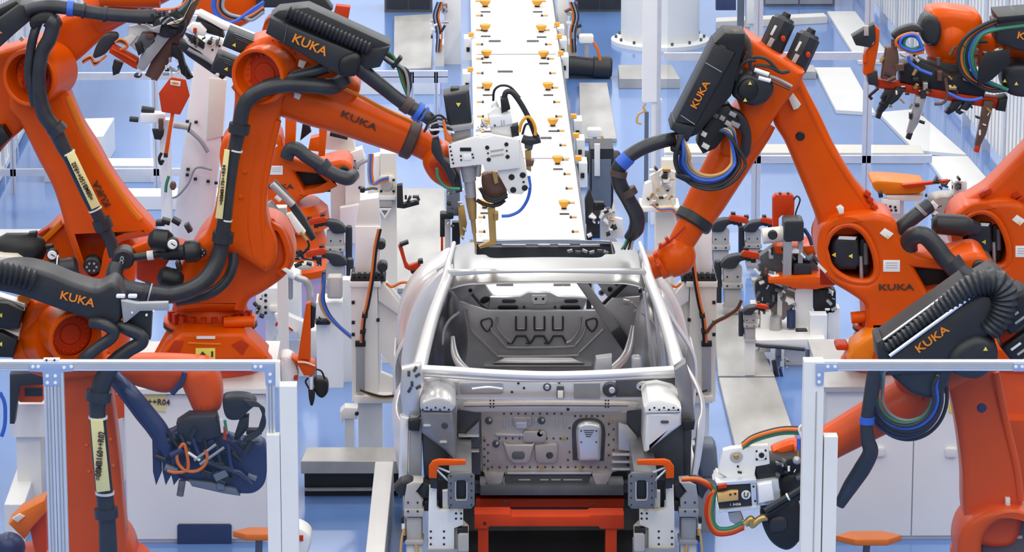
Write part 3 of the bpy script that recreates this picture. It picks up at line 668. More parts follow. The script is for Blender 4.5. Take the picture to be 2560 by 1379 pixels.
P(vb, 'side_guard', 'charcoal', [(1828, 270)]+S((1860, 290), (1878, 330), (1876, 380), (1862, 400))+[(1850, 390), (1858, 340), (1836, 300)], 23.48, .1, .015)
hs = hosepiece(rr, [(1712, 338, .1), (1690, 346, .06), (1650, 354, 0), (1602, 372, -.02), (1566, 396, -.04), (1546, 424, -.04), (1550, 460, 0), (1572, 500, .05), (1592, 540, .1), (1590, 572, .15), (1572, 596, .18)], 23.4, [17, 17, 18, 18, 18, 19, 19, 19, 20, 20, 14])
C(rr, 'hose_collar', 'blue', (1572, 392, -.04), (1552, 412, -.04), 23.38, 20)
C(rr, 'hose_collar', 'brown_rubber', (1548, 426, -.03), (1545, 440, -.03), 23.38, 22); C(rr, 'hose_collar', 'brown_rubber', (1568, 472, .03), (1576, 488, .03), 23.38, 21)
P(rr, 'hose_tag', 'cable_orange', rect(1569, 505, 1577, 520), 23.42, .02, .004)
for k, (mm, ox) in enumerate((('green', -8), ('black', -3), ('black', 4), ('grey', 9))):
    T(rr, 'loose_cable', mm, [(1578+ox, 590, .16), (1572+ox, 606, .14), (1566+ox*1.4, 622, .05)], 23.4, 3.2, 6)
for k, (mm, dr) in enumerate((('cable_orange', 0), ('blue', 5), ('green', -6), ('charcoal', 10), ('grey', -11), ('cable_tan', -15), ('charcoal', 15), ('blue', -3), ('charcoal', 20))):
    rx, ry = 68+dr*.9, 58+dr; cx, cy = 1768+k % 3*4, 396
    T(rr, 'coiled_cable', mm, [(1692+k*2, 336)]+[(cx-rx*math.cos(R(a)), cy+ry*math.sin(R(a)), .03*math.sin(R(a*2))) for a in range(-15, 200, 24)]+[(1836-k*2, 330+k), (1822-k*3, 318+k)], 23.40-.008*k, 4.2, 8, 4)
for x, y in ((1696, 380), (1708, 446)): P(rr, 'cable_tie', 'black', orect(x, y, 36, 12, 25), 23.33, .1, .006)
# hoses behind the column
hosepiece(rr, [(2272, 628, .1), (2272, 604, .05), (2288, 588, 0), (2314, 590, -.02), (2340, 616, -.04), (2366, 650, -.06), (2396, 676, -.08), (2440, 700, -.1)], 23.70, 23)
C(rr, 'hose_clamp', 'rubber', (2376, 652, -.06), (2392, 672, -.07), 23.70, 27)
hosepiece(rr, [(2246, 580, .1), (2262, 560, .1), (2290, 538, .12), (2324, 512, .16)], 23.85, 19)
for a, b in (((2300, 526), (2306, 520)), ((2278, 546), (2284, 541))): C(rr, 'hose_clamp', 'grey', a, b, 23.98, 21)
C(rr, 'counterbalance', 'charcoal', (2330, 558), (2430, 566), 24.1, 0, prof=[(0, 14), (.1, 26), (.8, 28), (.9, 22), (1, 18)], n=20)

# --- front right robot, behind the fence glass ---------------------------------
YF = 21.55
rf = thing('industrial_robot', 'orange robot standing on the floor behind the right glass fence panel', 'robot', (W(2500, 1340, YF).x, YF+.1, 0), ROB)
cz = W(2500, 1340, YF)
MB().lathe((cz.x+.05, YF+.25, 0), (cz.x+.05, YF+.25, cz.z-.15), [(0, .42), (.1, .42), (.2, .36), (.6, .3), (1, .3)], 32).build('robot_base', 'orange', rf)
P(rf, 'rotating_column', 'orange', S((2396, 1390), (2406, 1330), (2440, 1292), (2490, 1274), (2560, 1280), (2620, 1320), (2640, 1400), (2600, 1480), (2500, 1500), (2420, 1470)), YF-.1, .40, .05, [S((2456, 1390), (2462, 1345), (2490, 1312), (2540, 1302), (2590, 1330), (2600, 1390), (2580, 1440), (2520, 1450), (2470, 1430))], 4)
mo = P(rf, 'motor', 'slate', rrect(2450, 1300, 2610, 1450, 30), YF+.10, .22, .03, seg=3); P(mo, 'motor_label', 'white', rect(2506, 1338, 2556, 1346), YF+.09, .01, .001)
P(rf, 'link_arm', 'orange', S((2335, 905), (2368, 960), (2392, 1060), (2408, 1180), (2412, 1290), (2440, 1360), (2540, 1360), (2560, 1240), (2548, 1160), (2520, 1060), (2492, 960), (2486, 900), (2460, 850), (2400, 830)), YF+.02, .26, .05, seg=4)
T(rf, 'arm_rib', 'orange', [(2490, 930), (2512, 1040), (2540, 1160), (2552, 1250)], YF+.02, 9, 8)
D(rf, 'rubber_plug', 'navy', 2455, 1020, 12, YF+.01, .03); P(rf, 'joint_cap', 'white', rect(2514, 1246, 2526, 1264), YF-.02, .05, .006)
P(rf, 'arm_housing', 'orange', S((2240, 960), (2300, 890), (2380, 830), (2450, 820), (2490, 850), (2480, 920), (2420, 960), (2345, 998), (2300, 1020)), YF-.24, .34, .06, seg=4)
C(rf, 'forearm_tube', 'orange', (2320, 968, -.05), (2062, 1112, -.12), YF-.05, 0, prof=[(0, 58), (.2, 56), (.85, 46), (1, 44)], n=28)
C(rf, 'wrist_band', 'charcoal', (2066, 1112, -.12), (2044, 1124, -.12), YF-.05, 47); C(rf, 'wrist_neck', 'orange', (2046, 1124, -.12), (1985, 1130, -.12), YF-.05, 36, 30)
P(rf, 'wrist', 'orange', S((1930, 1132), (1944, 1120), (1990, 1106), (2010, 1120), (2010, 1150), (1960, 1146)), YF-.2, .14, .03)
# its hose guide box and corrugated hose above the fence
eb = P(rf, 'hose_guide_box', 'charcoal', [(2223, 890), (2436, 736), (2476, 742), (2500, 800), (2400, 930), (2215, 940)], YF-.42, .30, .02)
P(eb, 'box_cover', 'black', [(2205, 850), (2411, 702), (2436, 734), (2223, 888)], YF-.34, .26, .01)
T(eb, 'box_rim', 'aluminium', [(2206, 851), (2308, 777), (2411, 702)], YF-.36, 4, 6, 2); T(eb, 'box_rim', 'aluminium', [(2224, 889), (2330, 812), (2436, 735)], YF-.44, 5, 6, 2)
T(eb, 'corrugated_hose', 'rubber', [(2214, 872), (2300, 808), (2380, 750), (2440, 712), (2490, 706), (2512, 740), (2500, 790), (2470, 830)], YF-.40, [13, 14, 16, 26, 32, 34, 34, 30], 16, 6, ring=.03, amp=.006)
P(eb, 'end_cap', 'charcoal', [(2192, 856), (2206, 848), (2228, 890), (2222, 912), (2198, 908)], YF-.40, .28, .01)
LOGO(eb, 'lettering', 'logo_orange', 'KUKA', 2330, 848, 20, 37, YF-.425, 1.25)
P(eb, 'hose_coupling', 'charcoal', [(2440, 690), (2478, 668), (2500, 676), (2524, 700), (2520, 740), (2480, 730)], YF-.30, .2, .03)
P(rf, 'arm_motor', 'charcoal', S((2370, 900), (2400, 860), (2450, 840), (2490, 860), (2494, 910), (2450, 950), (2390, 940)), YF-.46, .24, .05, seg=3); TRI(rf, 2464, 873, 7, YF-.465)
for k, (cx, cy) in enumerate(((2538, 810), (2560, 900))):
    mo = P(rf, 'wrist_motor', 'black', [(cx-58, cy-30), (cx+20, cy-86), (cx+80, cy-40), (cx-10, cy+30)], YF-.40+k*.05, .26, .03, seg=3)
    for j in range(3): P(mo, 'motor_label', ('white', 'warm_grey', 'grey')[j], orect(cx-20+j*16, cy-34+j*12, 30, 6, -36), YF-.405+k*.05, .01, .001)
P(rf, 'motor_plate', 'red_orange', [(2460, 776), (2486, 760), (2560, 860), (2560, 905), (2520, 890)], YF-.30, .1, .01)
T(rf, 'coiled_cable', 'rubber', [(2190, 905, -.1), (2182, 960, -.1), (2174, 1010, -.1), (2166, 1060, -.1), (2170, 1100, -.1), (2176, 1130, -.1), (2156, 1170, -.05), (2126, 1215, 0), (2098, 1262, .02)], YF-.3, [19, 19, 18, 16, 18, 20, 22, 20, 14], 14, 6)
C(rf, 'hose_collar', 'blue', (2168, 1040, -.1), (2168, 1058, -.1), YF-.3, 19)
for k, (mm, dr) in enumerate((('charcoal', 0), ('blue', 6), ('charcoal', 12), ('green', -7), ('charcoal', 20), ('grey', -13), ('navy', 28), ('cable_orange', -3), ('charcoal', 34))):
    T(rf, 'coiled_cable', mm, [(2200+k*2, 925)]+[(2262-math.cos(R(a))*(74+dr*.7)+(k % 3)*4, 990+math.sin(R(a))*(74+dr), .02*k) for a in range(-10, 200, 26)]+[(2345, 940)], YF-.42, 5, 8, 4)
P(rf, 'dress_pack_block', 'charcoal', S((2222, 925), (2300, 905), (2376, 910), (2372, 960), (2340, 996), (2290, 990), (2250, 960)), YF-.40, .16, .04, seg=3)

# --- far right robot: column at the edge, arm overhead with the gripper ----------
YE = 24.45
re = thing('industrial_robot', 'orange robot at the slatted fence whose arm carries the clamp frame overhead', 'robot', (W(2560, 900, YE).x, YE+.3, 0), ROB)
cz = W(2560, 800, YE+.3)
MB().lathe((cz.x, YE+.3, 0), (cz.x, YE+.3, cz.z), [(0, .5), (.5, .5), (.52, .42), (.75, .36), (.8, .4), (.9, .4), (1, .3)], 32).build('robot_base', 'orange', re)
column(re, YE, .97, 330, -36, logo=False)
P(re, 'link_arm', 'orange', S((2396, 520), (2436, 492), (2470, 470), (2520, 420), (2600, 330), (2700, 150), (2780, 60), (2830, 90), (2800, 200), (2700, 420), (2640, 560), (2600, 660), (2520, 600), (2440, 560)), YE+.12, .3, .06, seg=4)
for x, y in ((2540, 490), (2552, 500), (2470, 480), (2456, 486)): P(re, 'cable_clip', 'red_orange', orect(x, y, 16, 12, -30), YE+.08, .06, .006)
C(re, 'connector', 'white_clean', (2392, 610), (2436, 622), YE-.1, 9); C(re, 'connector', 'white', (2346, 600), (2376, 616), YE-.1, 6)
hosepiece(re, [(2330, 564, 0), (2380, 560, 0), (2440, 570, .1)], YE-.1, 20)
# overhead arm
YT = 24.3
C(re, 'forearm_tube', 'orange', (2800, 130, .1), (2436, 118, 0), YT+.15, 0, prof=[(0, 70), (.7, 56), (.72, 60), (.8, 60), (.82, 50), (1, 48)], n=28)
p = W(2375, 100, YT+.1); MB().ball(p, 66/pm(p), 24, 14, (1, .9, 1.1)).build('wrist', 'orange', re)
P(re, 'wrist_cap', 'charcoal', S((2300, 72), (2312, 44), (2332, 40), (2352, 60), (2354, 92), (2340, 116), (2318, 112), (2304, 96)), YT-.10, .2, .03, seg=3)
P(re, 'wrist_shoulder', 'orange', S((2320, 40), (2350, 24), (2400, 26), (2452, 40), (2458, 90), (2440, 150), (2400, 170), (2350, 160)), YT-.02, .3, .06, seg=4)
C(re, 'wrist_flange', 'dark_grey', (2372, 150, 0), (2366, 186, 0), YT+.1, 56, 50)
eb = P(re, 'hose_guide_box', 'charcoal', [(2488, 62), (2540, 36), (2700, 40), (2700, 122), (2560, 128), (2494, 110)], YT-.25, .3, .015)
P(eb, 'box_rim', 'black', [(2494, 42), (2640, 30), (2640, 40), (2496, 58)], YT-.27, .34, .01)
LOGO(eb, 'lettering', 'logo_orange', 'KUKA', 2582, 96, 17, -12, YT-.256, 1.25)
for k, (mm, ox) in enumerate((('green', 0), ('charcoal', 7), ('cable_orange', -8), ('blue', 14), ('charcoal', -15), ('green', 20))):
    T(re, 'dress_cable', mm, [(2560, 56+ox*.4), (2490, 60+ox*.7), (2432+ox, 90), (2410+ox, 140), (2426+ox, 190), (2470, 216-ox*.6), (2520, 225)], YT-.2-.01*k, 5, 8)
P(re, 'wrist_motor', 'charcoal', S((2510, 176), (2540, 160), (2600, 170), (2620, 220), (2580, 244), (2530, 240), (2508, 216)), YT-.2, .25, .04, seg=3); TRI(re, 2541, 210, 6, YT-.205); TRI(re, 2512, 203, 6, YT-.205)
# --- left main robot ----------------------------------------------------------
Y = 23.55
zl = W(535, 912, 23.95).z
ped = thing('robot_pedestal', 'white steel cabinet pedestal with dark blue window under the left welding robot', 'pedestal', (W(490, 912, 23.9).x, 23.9, 0))
x0, x1 = W(312, 1100, 23.45).x, W(668, 1100, 23.45).x
MB().span((x0, 23.47, 0), (x1, 24.5, zl-.031)).build('body', 'white_clean', ped)
MB().span((x0-.04, 23.40, zl-.03), (x1+.04, 24.52, zl)).build('top_plate', 'white', ped)
MB().span((x0+.01, 23.445, .03), (x1-.01, 23.47, zl-.05)).build('door', 'white_clean', ped)
P(ped, 'inspection_window', 'navy', rrect(443, 1310, 579, 1365, 4), 23.43, .02, .004)
yl = P(ped, 'name_plate', 'pale_yellow', [(318, 985), (414, 985), (414, 1030), (350, 1022)], 23.435, .012, .002)
LOGO(yl, 'lettering', 'logo_dark', 'B160++R04', 376, 1004, 15, -3, 23.43, .95, .004)
lm = thing('industrial_robot', 'orange robot holding the welding gun over the car roof, black hose along its arm', 'robot', (W(530, 912, 24).x, 24.0, zl), ROB)
bs = robot_base(lm, 528, 752, 911, 24.0, 142, zb=zl+.001)
P(bs, 'base_front', 'orange', [(390, 906), (412, 868), (455, 832), (608, 832), (650, 872), (668, 892), (664, 906)], 23.52, .30, .03, seg=3)
for q in ([(578, 862), (604, 848), (622, 862), (606, 888)], [(416, 882), (436, 850), (460, 852), (446, 888)]): P(bs, 'base_pocket_shade', 'red_orange', q, 23.515, .01, .002)  # flat dark red plates paint the shade of hollows in the base
ws = P(bs, 'warning_label', 'yellow', rect(489, 870, 538, 898), 23.512, .006, .001); P(ws, 'pictogram', 'logo_dark', [(496, 892), (506, 878), (518, 890)], 23.508, .004, 0); P(ws, 'pictogram', 'logo_dark', rect(528, 878, 533, 892), 23.508, .004, 0)
P(bs, 'base_plate_label', 'white', rect(491, 840, 538, 847), 23.512, .006, .001)
C(bs, 'stop_pin', 'orange', (560, 806), (636, 803), 23.66, 14); T(bs, 'base_edge', 'orange_yellow', [(470, 857), (552, 860)], 23.52, 3, 6, 2)
P(lm, 'rotating_column', 'orange', S((440, 700), (470, 640), (520, 570), (600, 545), (672, 552), (702, 566), (726, 600), (736, 645), (730, 672), (702, 704), (656, 736), (622, 756))+[(612, 785), (436, 785)]+S((428, 750)), 23.72, .42, .07, seg=4)
P(lm, 'column_rib', 'orange', S((668, 560), (690, 580), (706, 620), (708, 660), (694, 690))+S((716, 672), (728, 640), (718, 598), (700, 568)), 23.68, .1, .03, seg=3)
P(lm, 'brake_tab', 'white_clean', [(704, 674), (712, 671), (734, 682), (728, 690)], 23.64, .04, .005)
P(lm, 'link_arm', 'orange', S((585, 200), (586, 250), (576, 330), (553, 420), (537, 520), (516, 585), (494, 606), (483, 632), (494, 654), (514, 652), (532, 632), (552, 626), (590, 640), (630, 664), (662, 682), (688, 660), (692, 610), (670, 552), (664, 480), (672, 430), (690, 340), (704, 280), (726, 230), (712, 190), (660, 210), (620, 230)), Y, .26, .05, seg=4)
T(lm, 'arm_rib', 'orange', [(694, 300), (676, 380), (660, 470), (656, 560), (664, 640)], Y+.02, 10, 10)
T(lm, 'arm_rib', 'orange', [(650, 330), (632, 440), (622, 560), (636, 640)], Y+.01, 6, 8)
D(lm, 'pivot_pin', 'charcoal', 502, 632, 14, Y-.02, .1); ring_bolts(lm, 502, 632, 8, 8, Y-.03, 6, 2.2, 'zinc')
for x, y in ((602, 493), (612, 430)): D(lm, 'bolt', 'orange', x, y, 5, Y-.012, .03, 10)
# elbow
P(lm, 'arm_housing', 'orange', S((600, 150), (620, 112), (660, 96), (720, 92), (775, 116), (840, 160))+S((880, 196), (900, 230), (850, 300))+S((790, 300), (705, 284), (690, 250), (620, 262), (590, 240)), Y+.02, .34, .06, seg=4)
DRUM(lm, 643, 192, 74, Y-.12, .3, (.42, 1, 0))
ring_bolts(lm, 668, 170, 78, 70, Y+.0, 9, 3, 'red_orange', -80, 20)
P(lm, 'joint_cap', 'white', [(748, 150), (766, 156), (758, 172), (744, 166)], Y-.02, .04, .005); P(lm, 'joint_cap', 'white', [(736, 230), (754, 236), (748, 250), (734, 244)], Y-.02, .04, .005)
C(lm, 'forearm_tube', 'orange', (720, 228, .16), (1026, 346, .1), Y, 0, prof=[(0, 66), (.25, 62), (.4, 56), (.9, 48), (1, 47)], n=28)
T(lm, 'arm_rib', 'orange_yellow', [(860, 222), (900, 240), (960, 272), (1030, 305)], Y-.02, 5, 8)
LOGO(lm, 'lettering', 'logo_dark', 'KUKA', 897, 302, 17, -24, Y-.012, 1.5, .004)
C(lm, 'wrist_band', 'brown_rubber', (1012, 341, .1), (1040, 352, .1), Y, 0, prof=[(0, 46), (.15, 52), (.85, 52), (1, 46)], n=28)
C(lm, 'wrist_neck', 'orange', (1036, 350, .1), (1088, 378, .1), Y, 36, 34, 24)
P(lm, 'wrist', 'orange', S((1056, 412), (1070, 384), (1110, 368), (1146, 388), (1150, 450), (1140, 478), (1110, 474), (1076, 452)), Y-.06, .26, .07, seg=4)
P(lm, 'wrist_cap', 'red_orange', S((1074, 414), (1098, 402), (1122, 416), (1124, 450), (1098, 452)), Y-.09, .05, .015)
# hose guide box with corrugated hose
eb = P(lm, 'hose_guide_box', 'charcoal', [(664, 84), (676, 44), (720, 62), (890, 132), (905, 150), (886, 192), (850, 190)], Y-.26, .28, .015)
P(eb, 'box_cover', 'charcoal', [(676, 42), (696, 26), (770, 18), (976, 112), (972, 128), (906, 150), (720, 64)], Y-.16, .22, .01)
P(eb, 'box_end', 'charcoal', [(902, 128), (976, 116), (950, 168), (930, 172), (890, 184)], Y-.2, .24, .012)
T(eb, 'corrugated_hose', 'rubber', [(716, 30, -.04), (770, 54, -.06), (840, 86, -.06), (925, 124, -.06)], Y-.16, 16, 14, 6, ring=.026, amp=.007)
T(eb, 'box_rim', 'black', [(760, 18), (870, 66), (974, 112)], Y-.06, 4, 6, 2); T(eb, 'seam', 'dark_grey', [(718, 62), (710, 105)], Y-.265, 1.5, 6, 2)
LOGO(eb, 'lettering', 'logo_orange', 'KUKA', 774, 113, 22, -24, Y-.264, 1.1)
P(eb, 'hose_socket', 'black', S((850, 150), (884, 134), (902, 148), (894, 186), (866, 194), (848, 182)), Y-.30, .2, .03, seg=3)
hosepiece(lm, [(885, 158, 0), (920, 188, 0), (960, 220, 0), (1000, 252, 0), (1026, 268, 0), (1052, 282, -.02), (1076, 300, -.04), (1088, 330, 0)], Y-.16, [21, 19, 18, 17, 19, 18, 16, 12])
C(lm, 'hose_collar', 'brown_rubber', (1008, 256), (1026, 268), Y-.16, 22); C(lm, 'hose_collar', 'blue', (1040, 275), (1051, 282), Y-.175, 25); C(lm, 'hose_collar', 'blue', (1055, 285), (1060, 289), Y-.175, 24)
for k, (mm, ox) in enumerate((('green', 0), ('charcoal', 5), ('cable_orange', -5), ('charcoal', 10), ('green', -9), ('charcoal', 15), ('grey', 8))):
    T(lm, 'dress_cable', mm, [(952, 132+ox*.5), (980, 146+ox), (1004+ox*.8, 174), (1014+ox*.8, 208), (1020, 240)], Y-.1-.008*k, 4, 8)
P(lm, 'cable_tie', 'black', orect(992, 158, 34, 9, -50), Y-.2, .08, .005)
# rear motors
for cx, cy, tx in ((604, 112, 586), (575, 172, 566)):
    mo = P(lm, 'wrist_motor', 'charcoal', orect(cx, cy, 88, 44, 22), Y+.06, .2, .02, seg=3)
    for k in range(3): P(mo, 'cooling_fin', 'dark_grey', orect(cx+10+k*3, cy-16+k*6, 64, 2, 22), Y+.05, .02, .001)
    TRI(mo, tx, cy+1, 6, Y+.05, -30)
# hoses in front of the arm
hosepiece(lm, [(852, 205, .1), (828, 216, .02), (780, 214, 0), (720, 212, 0), (668, 220, 0), (630, 240, 0), (608, 270, 0), (600, 310, 0), (594, 340, 0), (582, 400, 0), (572, 470, 0), (562, 545, 0), (556, 592, 0), (552, 620, 0), (540, 660, -.02), (516, 696, -.05), (480, 722, -.08), (430, 736, -.08), (380, 732, -.08)], Y-.16, [20, 21, 20, 20, 20, 20, 19, 19, 18, 16, 16, 18, 20, 20, 21, 22, 22, 22, 22])
hosepiece(lm, [(820, 168, 0), (790, 178, 0), (740, 190, 0), (690, 206, 0), (660, 214, 0)], Y-.12, 15)
hosepiece(lm, [(584, 632, .06), (582, 664, .04), (566, 700, .02), (534, 728, 0), (490, 744, 0), (440, 752, 0)], Y-.12, 13)
clampring(lm, (600, 310), (596, 332), Y-.16, 27); clampring(lm, (559, 580), (556, 604), Y-.16, 27); clampring(lm, (848, 190, .0), (856, 212, .0), Y-.12, 24)
C(lm, 'clamp_band', 'white', (590, 373), (589, 377), Y-.16, 18); C(lm, 'clamp_band', 'white', (564, 546), (563, 550), Y-.16, 18)
nb = P(lm, 'name_plate', 'pale_yellow', [(561, 374), (574, 376), (556, 548), (538, 545)], Y-.225, .02, .003); LOGO(nb, 'lettering', 'logo_dark', '=08MB170++R04', 557, 462, 9, 84.5, Y-.23, 1.12, .002)
hosepiece(lm, [(385, 734, -.02), (340, 728, -.02), (302, 716, 0), (286, 690, .02), (292, 660, .06)], Y-.22, [24, 24, 24, 22, 20])
clampring(lm, (356, 728), (368, 732), Y-.24, 29); C(lm, 'clamp_band', 'grey', (372, 733), (376, 734), Y-.24, 27)
# counterbalance cylinder and accumulators
C(lm, 'counterbalance', 'charcoal', (500, 626), (400, 634), Y-.02, 0, prof=[(0, 22), (.1, 28), (.35, 28), (.4, 20), (.9, 18), (1, 12)], n=20)
C(lm, 'piston_rod', 'charcoal', (402, 634), (325, 645), Y-.02, 10); C(lm, 'rod_band', 'white', (384, 637), (368, 639), Y-.02, 12)
D(lm, 'rod_eye', 'charcoal', 308, 650, 27, Y-.08, .14); LOGO(lm, 'rod_mark', 'grey', '8', 304, 652, 22, -10, Y-.083, .8, .01)
for bx_, by_, rot in ((404, 600, 0), (428, 696, -20)):
    C(lm, 'accumulator', 'black', (bx_-34, by_-4+rot*.3), (bx_+30, by_+4-rot*.3), Y-.06, 0, prof=[(0, 6), (.05, 16), (.2, 27), (.75, 28), (.95, 18), (1, 8)], n=20)
g = D(lm, 'gauge', 'charcoal', 431, 611, 16, Y-.16, .05); D(g, 'gauge_face', 'white_clean', 431, 611, 12.5, Y-.165, .01); P(g, 'needle', 'black', orect(433, 611, 12, 2, 30), Y-.168, .004, 0)
for k, (x, y, mm) in enumerate(((400, 560, 'black'), (414, 556, 'black'), (440, 556, 'black'), (432, 700, 'yellow'), (470, 572, 'charcoal'), (446, 668, 'charcoal'), (452, 640, 'dark_grey'))):
    P(lm, 'valve_fitting', mm, orect(x, y, 22, 12, 15*k), Y-.04, .08, .01)
P(lm, 'foot_bracket', 'red_orange', [(340, 610), (400, 600), (470, 618), (430, 640), (400, 690), (440, 740), (340, 700)], Y+.14, .2, .03)
P(lm, 'cover_edge', 'orange', [(330, 620), (366, 606), (376, 628), (340, 640)], Y+.06, .08, .01)

# --- left edge robot -------------------------------------------------------------
Y = 24.75
ll = thing('industrial_robot', 'orange robot near the slatted fence whose raised arm carries the clamp tool', 'robot', (W(150, 760, Y+.1).x, Y+.1, 0), ROB)
cz = W(150, 760, Y+.1)
cz = W(228, 760, Y+.1); MB().lathe((cz.x, Y+.1, .45), (cz.x, Y+.1, cz.z), [(0, .26), (.4, .25), (.5, .22), (.75, .26), (.9, .26), (1, .24)], 32).build('robot_base', 'orange', ll)
MB().span((cz.x-.2, Y-.1, 0), (cz.x+.2, Y+.3, .45)).build('base_box', 'white', ll)
P(ll, 'rotating_column', 'orange', S((60, 640), (110, 590), (150, 560), (240, 560), (330, 600), (340, 680), (300, 760), (120, 770), (70, 720)), Y+.1, .4, .06, seg=4)
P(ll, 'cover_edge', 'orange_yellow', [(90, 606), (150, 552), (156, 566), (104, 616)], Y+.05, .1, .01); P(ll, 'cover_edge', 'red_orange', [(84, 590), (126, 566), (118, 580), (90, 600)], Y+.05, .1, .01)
P(ll, 'link_arm', 'orange', S((60, 120), (140, 130), (156, 195), (195, 299), (238, 370), (280, 444), (330, 512), (386, 576), (380, 592), (310, 606), (284, 626), (274, 670), (262, 700), (232, 712), (200, 694), (186, 650), (166, 590), (150, 530), (128, 466), (92, 398), (54, 320), (20, 260)), Y-.12, .28, .055, seg=4)
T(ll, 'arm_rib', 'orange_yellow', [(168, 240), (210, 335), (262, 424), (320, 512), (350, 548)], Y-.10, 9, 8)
P(ll, 'arm_foot', 'red_orange', [(190, 690), (262, 690), (300, 640), (310, 690), (270, 740), (150, 728)], Y+.02, .15, .03)
D(ll, 'pivot_pin', 'charcoal', 229, 665, 22, Y-.15, .1); ring_bolts(ll, 229, 668, 12, 10, Y-.16, 6, 3, 'zinc')
P(ll, 'arm_housing', 'orange', S((-60, 140), (0, 128), (60, 112), (110, 92), (150, 46), (230, 18), (330, -18), (400, -40), (420, 0), (330, 52), (271, 86), (210, 140), (153, 192), (120, 260), (60, 322), (28, 350), (-60, 420)), Y-.10+.12, .3, .05, seg=4)
P(ll, 'elbow_motor', 'black', [(-20, 324), (8, 318), (26, 346), (0, 372), (-20, 380)], Y-.1, .2, .02)
DRUM(ll, 71, 196, 74, Y-.28, .34, (.36, 1, 0), dep=.12)
for x, y in ((146, 144), (54, 98)): P(ll, 'joint_cap', 'white', [(x-7, y), (x, y-7), (x+7, y), (x, y+7)], Y-.12, .04, .004)
eb = P(ll, 'hose_guide_box', 'charcoal', [(-70, 60), (0, 44), (48, 10), (78, 18), (80, 48), (40, 82), (0, 118), (-70, 150)], Y-.3, .24, .015)
P(eb, 'box_cover', 'black', [(-40, 40), (40, 2), (52, 12), (0, 46), (-40, 66)], Y-.24, .2, .01)
LOGO(eb, 'lettering', 'logo_orange', 'KUKA', -32, 92, 18, 26, Y-.305, 1.1)
hosepiece(ll, [(66, 26, 0), (96, 18, 0), (130, 16, 0), (180, 22, 0), (250, 34, -.02), (320, 40, -.04), (372, 42, -.05), (392, 40, -.05)], Y-.3, [18, 17, 17, 17, 17, 17, 19, 18])
C(ll, 'hose_collar', 'blue', (168, 21), (184, 22), Y-.3, 20)
for a, b in (((206, 26), (212, 27)), ((258, 35), (268, 36)), ((345, 41), (352, 41)), ((364, 42), (372, 42))): C(ll, 'hose_clamp', 'rubber', a, b, Y-.32, 21)
for k, (mm, oy) in enumerate((('cable_orange', -9), ('blue', -3), ('cable_tan', 2), ('blue', 6), ('green', 9))):
    T(ll, 'dress_cable', mm, [(380, 36+oy), (410, 34+oy), (440, 28+oy*.7), (462, 12+oy*.4), (478, -12+oy)], Y-.34, 4.5, 8)
C(ll, 'forearm_tube', 'orange', (230, 30, .2), (420, -60, .2), Y-.1, 60, 56, 28)
C(ll, 'forearm_tube', 'orange', (250, -8, .05), (400, -10, .05), Y-.1, 26, 30, 20)
p = W(430, -62, Y+.05); MB().ball(p, 62/pm(p), 22, 12).build('wrist', 'orange', ll); C(ll, 'wrist_flange', 'dark_grey', (440, -60, .1), (492, -34, -.1), Y, 44, 40)
# its two hoses down the arm
hosepiece(ll, [(118, 50, 0), (132, 62, 0), (124, 96, 0), (106, 130, 0), (98, 180, 0), (100, 240, 0), (112, 286, 0), (136, 322, 0), (160, 370, 0), (176, 400, 0), (214, 480, 0), (238, 524, 0), (256, 560, 0), (276, 600, 0), (288, 640, 0)], Y-.36, [18, 19, 19, 18, 18, 19, 20, 20, 18, 15, 15, 16, 16, 16, 16])
hosepiece(ll, [(104, 44, .02), (94, 60, .02), (84, 90, 0), (76, 130, 0), (72, 180, 0), (78, 220, 0), (88, 262, .02)], Y-.34, 12)
P(ll, 'hose_socket', 'black', S((74, 50), (100, 34), (132, 36), (152, 66), (140, 74), (110, 60), (80, 74)), Y-.38, .14, .02)
clampring(ll, (136, 316), (150, 332), Y-.36, 25); clampring(ll, (252, 548), (262, 572), Y-.36, 24)
C(ll, 'clamp_band', 'white', (170, 380), (172, 384), Y-.36, 18); C(ll, 'clamp_band', 'white', (237, 521), (239, 525), Y-.36, 18)
nb = P(ll, 'name_plate', 'pale_yellow', [(165, 388), (186, 380), (250, 514), (229, 524)], Y-.43, .02, .003); LOGO(nb, 'lettering', 'logo_dark', '=08MB150++R02', 207, 452, 12, 115.5, Y-.435, .86, .004)
LOGO(ll, 'lettering', 'logo_dark', 'KUKA', 254, 484, 17, -63+180, Y-.128, 1.1, .01)
C(ll, 'counterbalance', 'charcoal', (194, 668), (90, 680), Y-.2, 0, prof=[(0, 20), (.05, 28), (.4, 28), (.45, 34), (.5, 24), (1, 24)], n=20)
C(ll, 'clamp_band', 'white', (144, 672), (147, 672), Y-.2, 36)
C(ll, 'accumulator', 'black', (-10, 616), (116, 622), Y-.1, 0, prof=[(0, 20), (.2, 36), (.75, 40), (.95, 24), (1, 8)], n=20)
g = D(ll, 'gauge', 'charcoal', 130, 638, 15, Y-.2, .05); D(g, 'gauge_face', 'white_clean', 130, 638, 12, Y-.205, .01); P(g, 'needle', 'black', orect(132, 638, 11, 2, 30), Y-.208, .004, 0)
for k, (x, y) in enumerate(((40, 598), (60, 592), (82, 586), (122, 618))): P(ll, 'valve_fitting', 'black', orect(x, y, 20, 10, -8), Y-.14, .06, .006)
P(ll, 'drip_tray', 'cream', [(-20, 640), (40, 642), (54, 652), (40, 662), (-20, 666)], Y-.3, .2, .01, label='cream plate with orange edge')

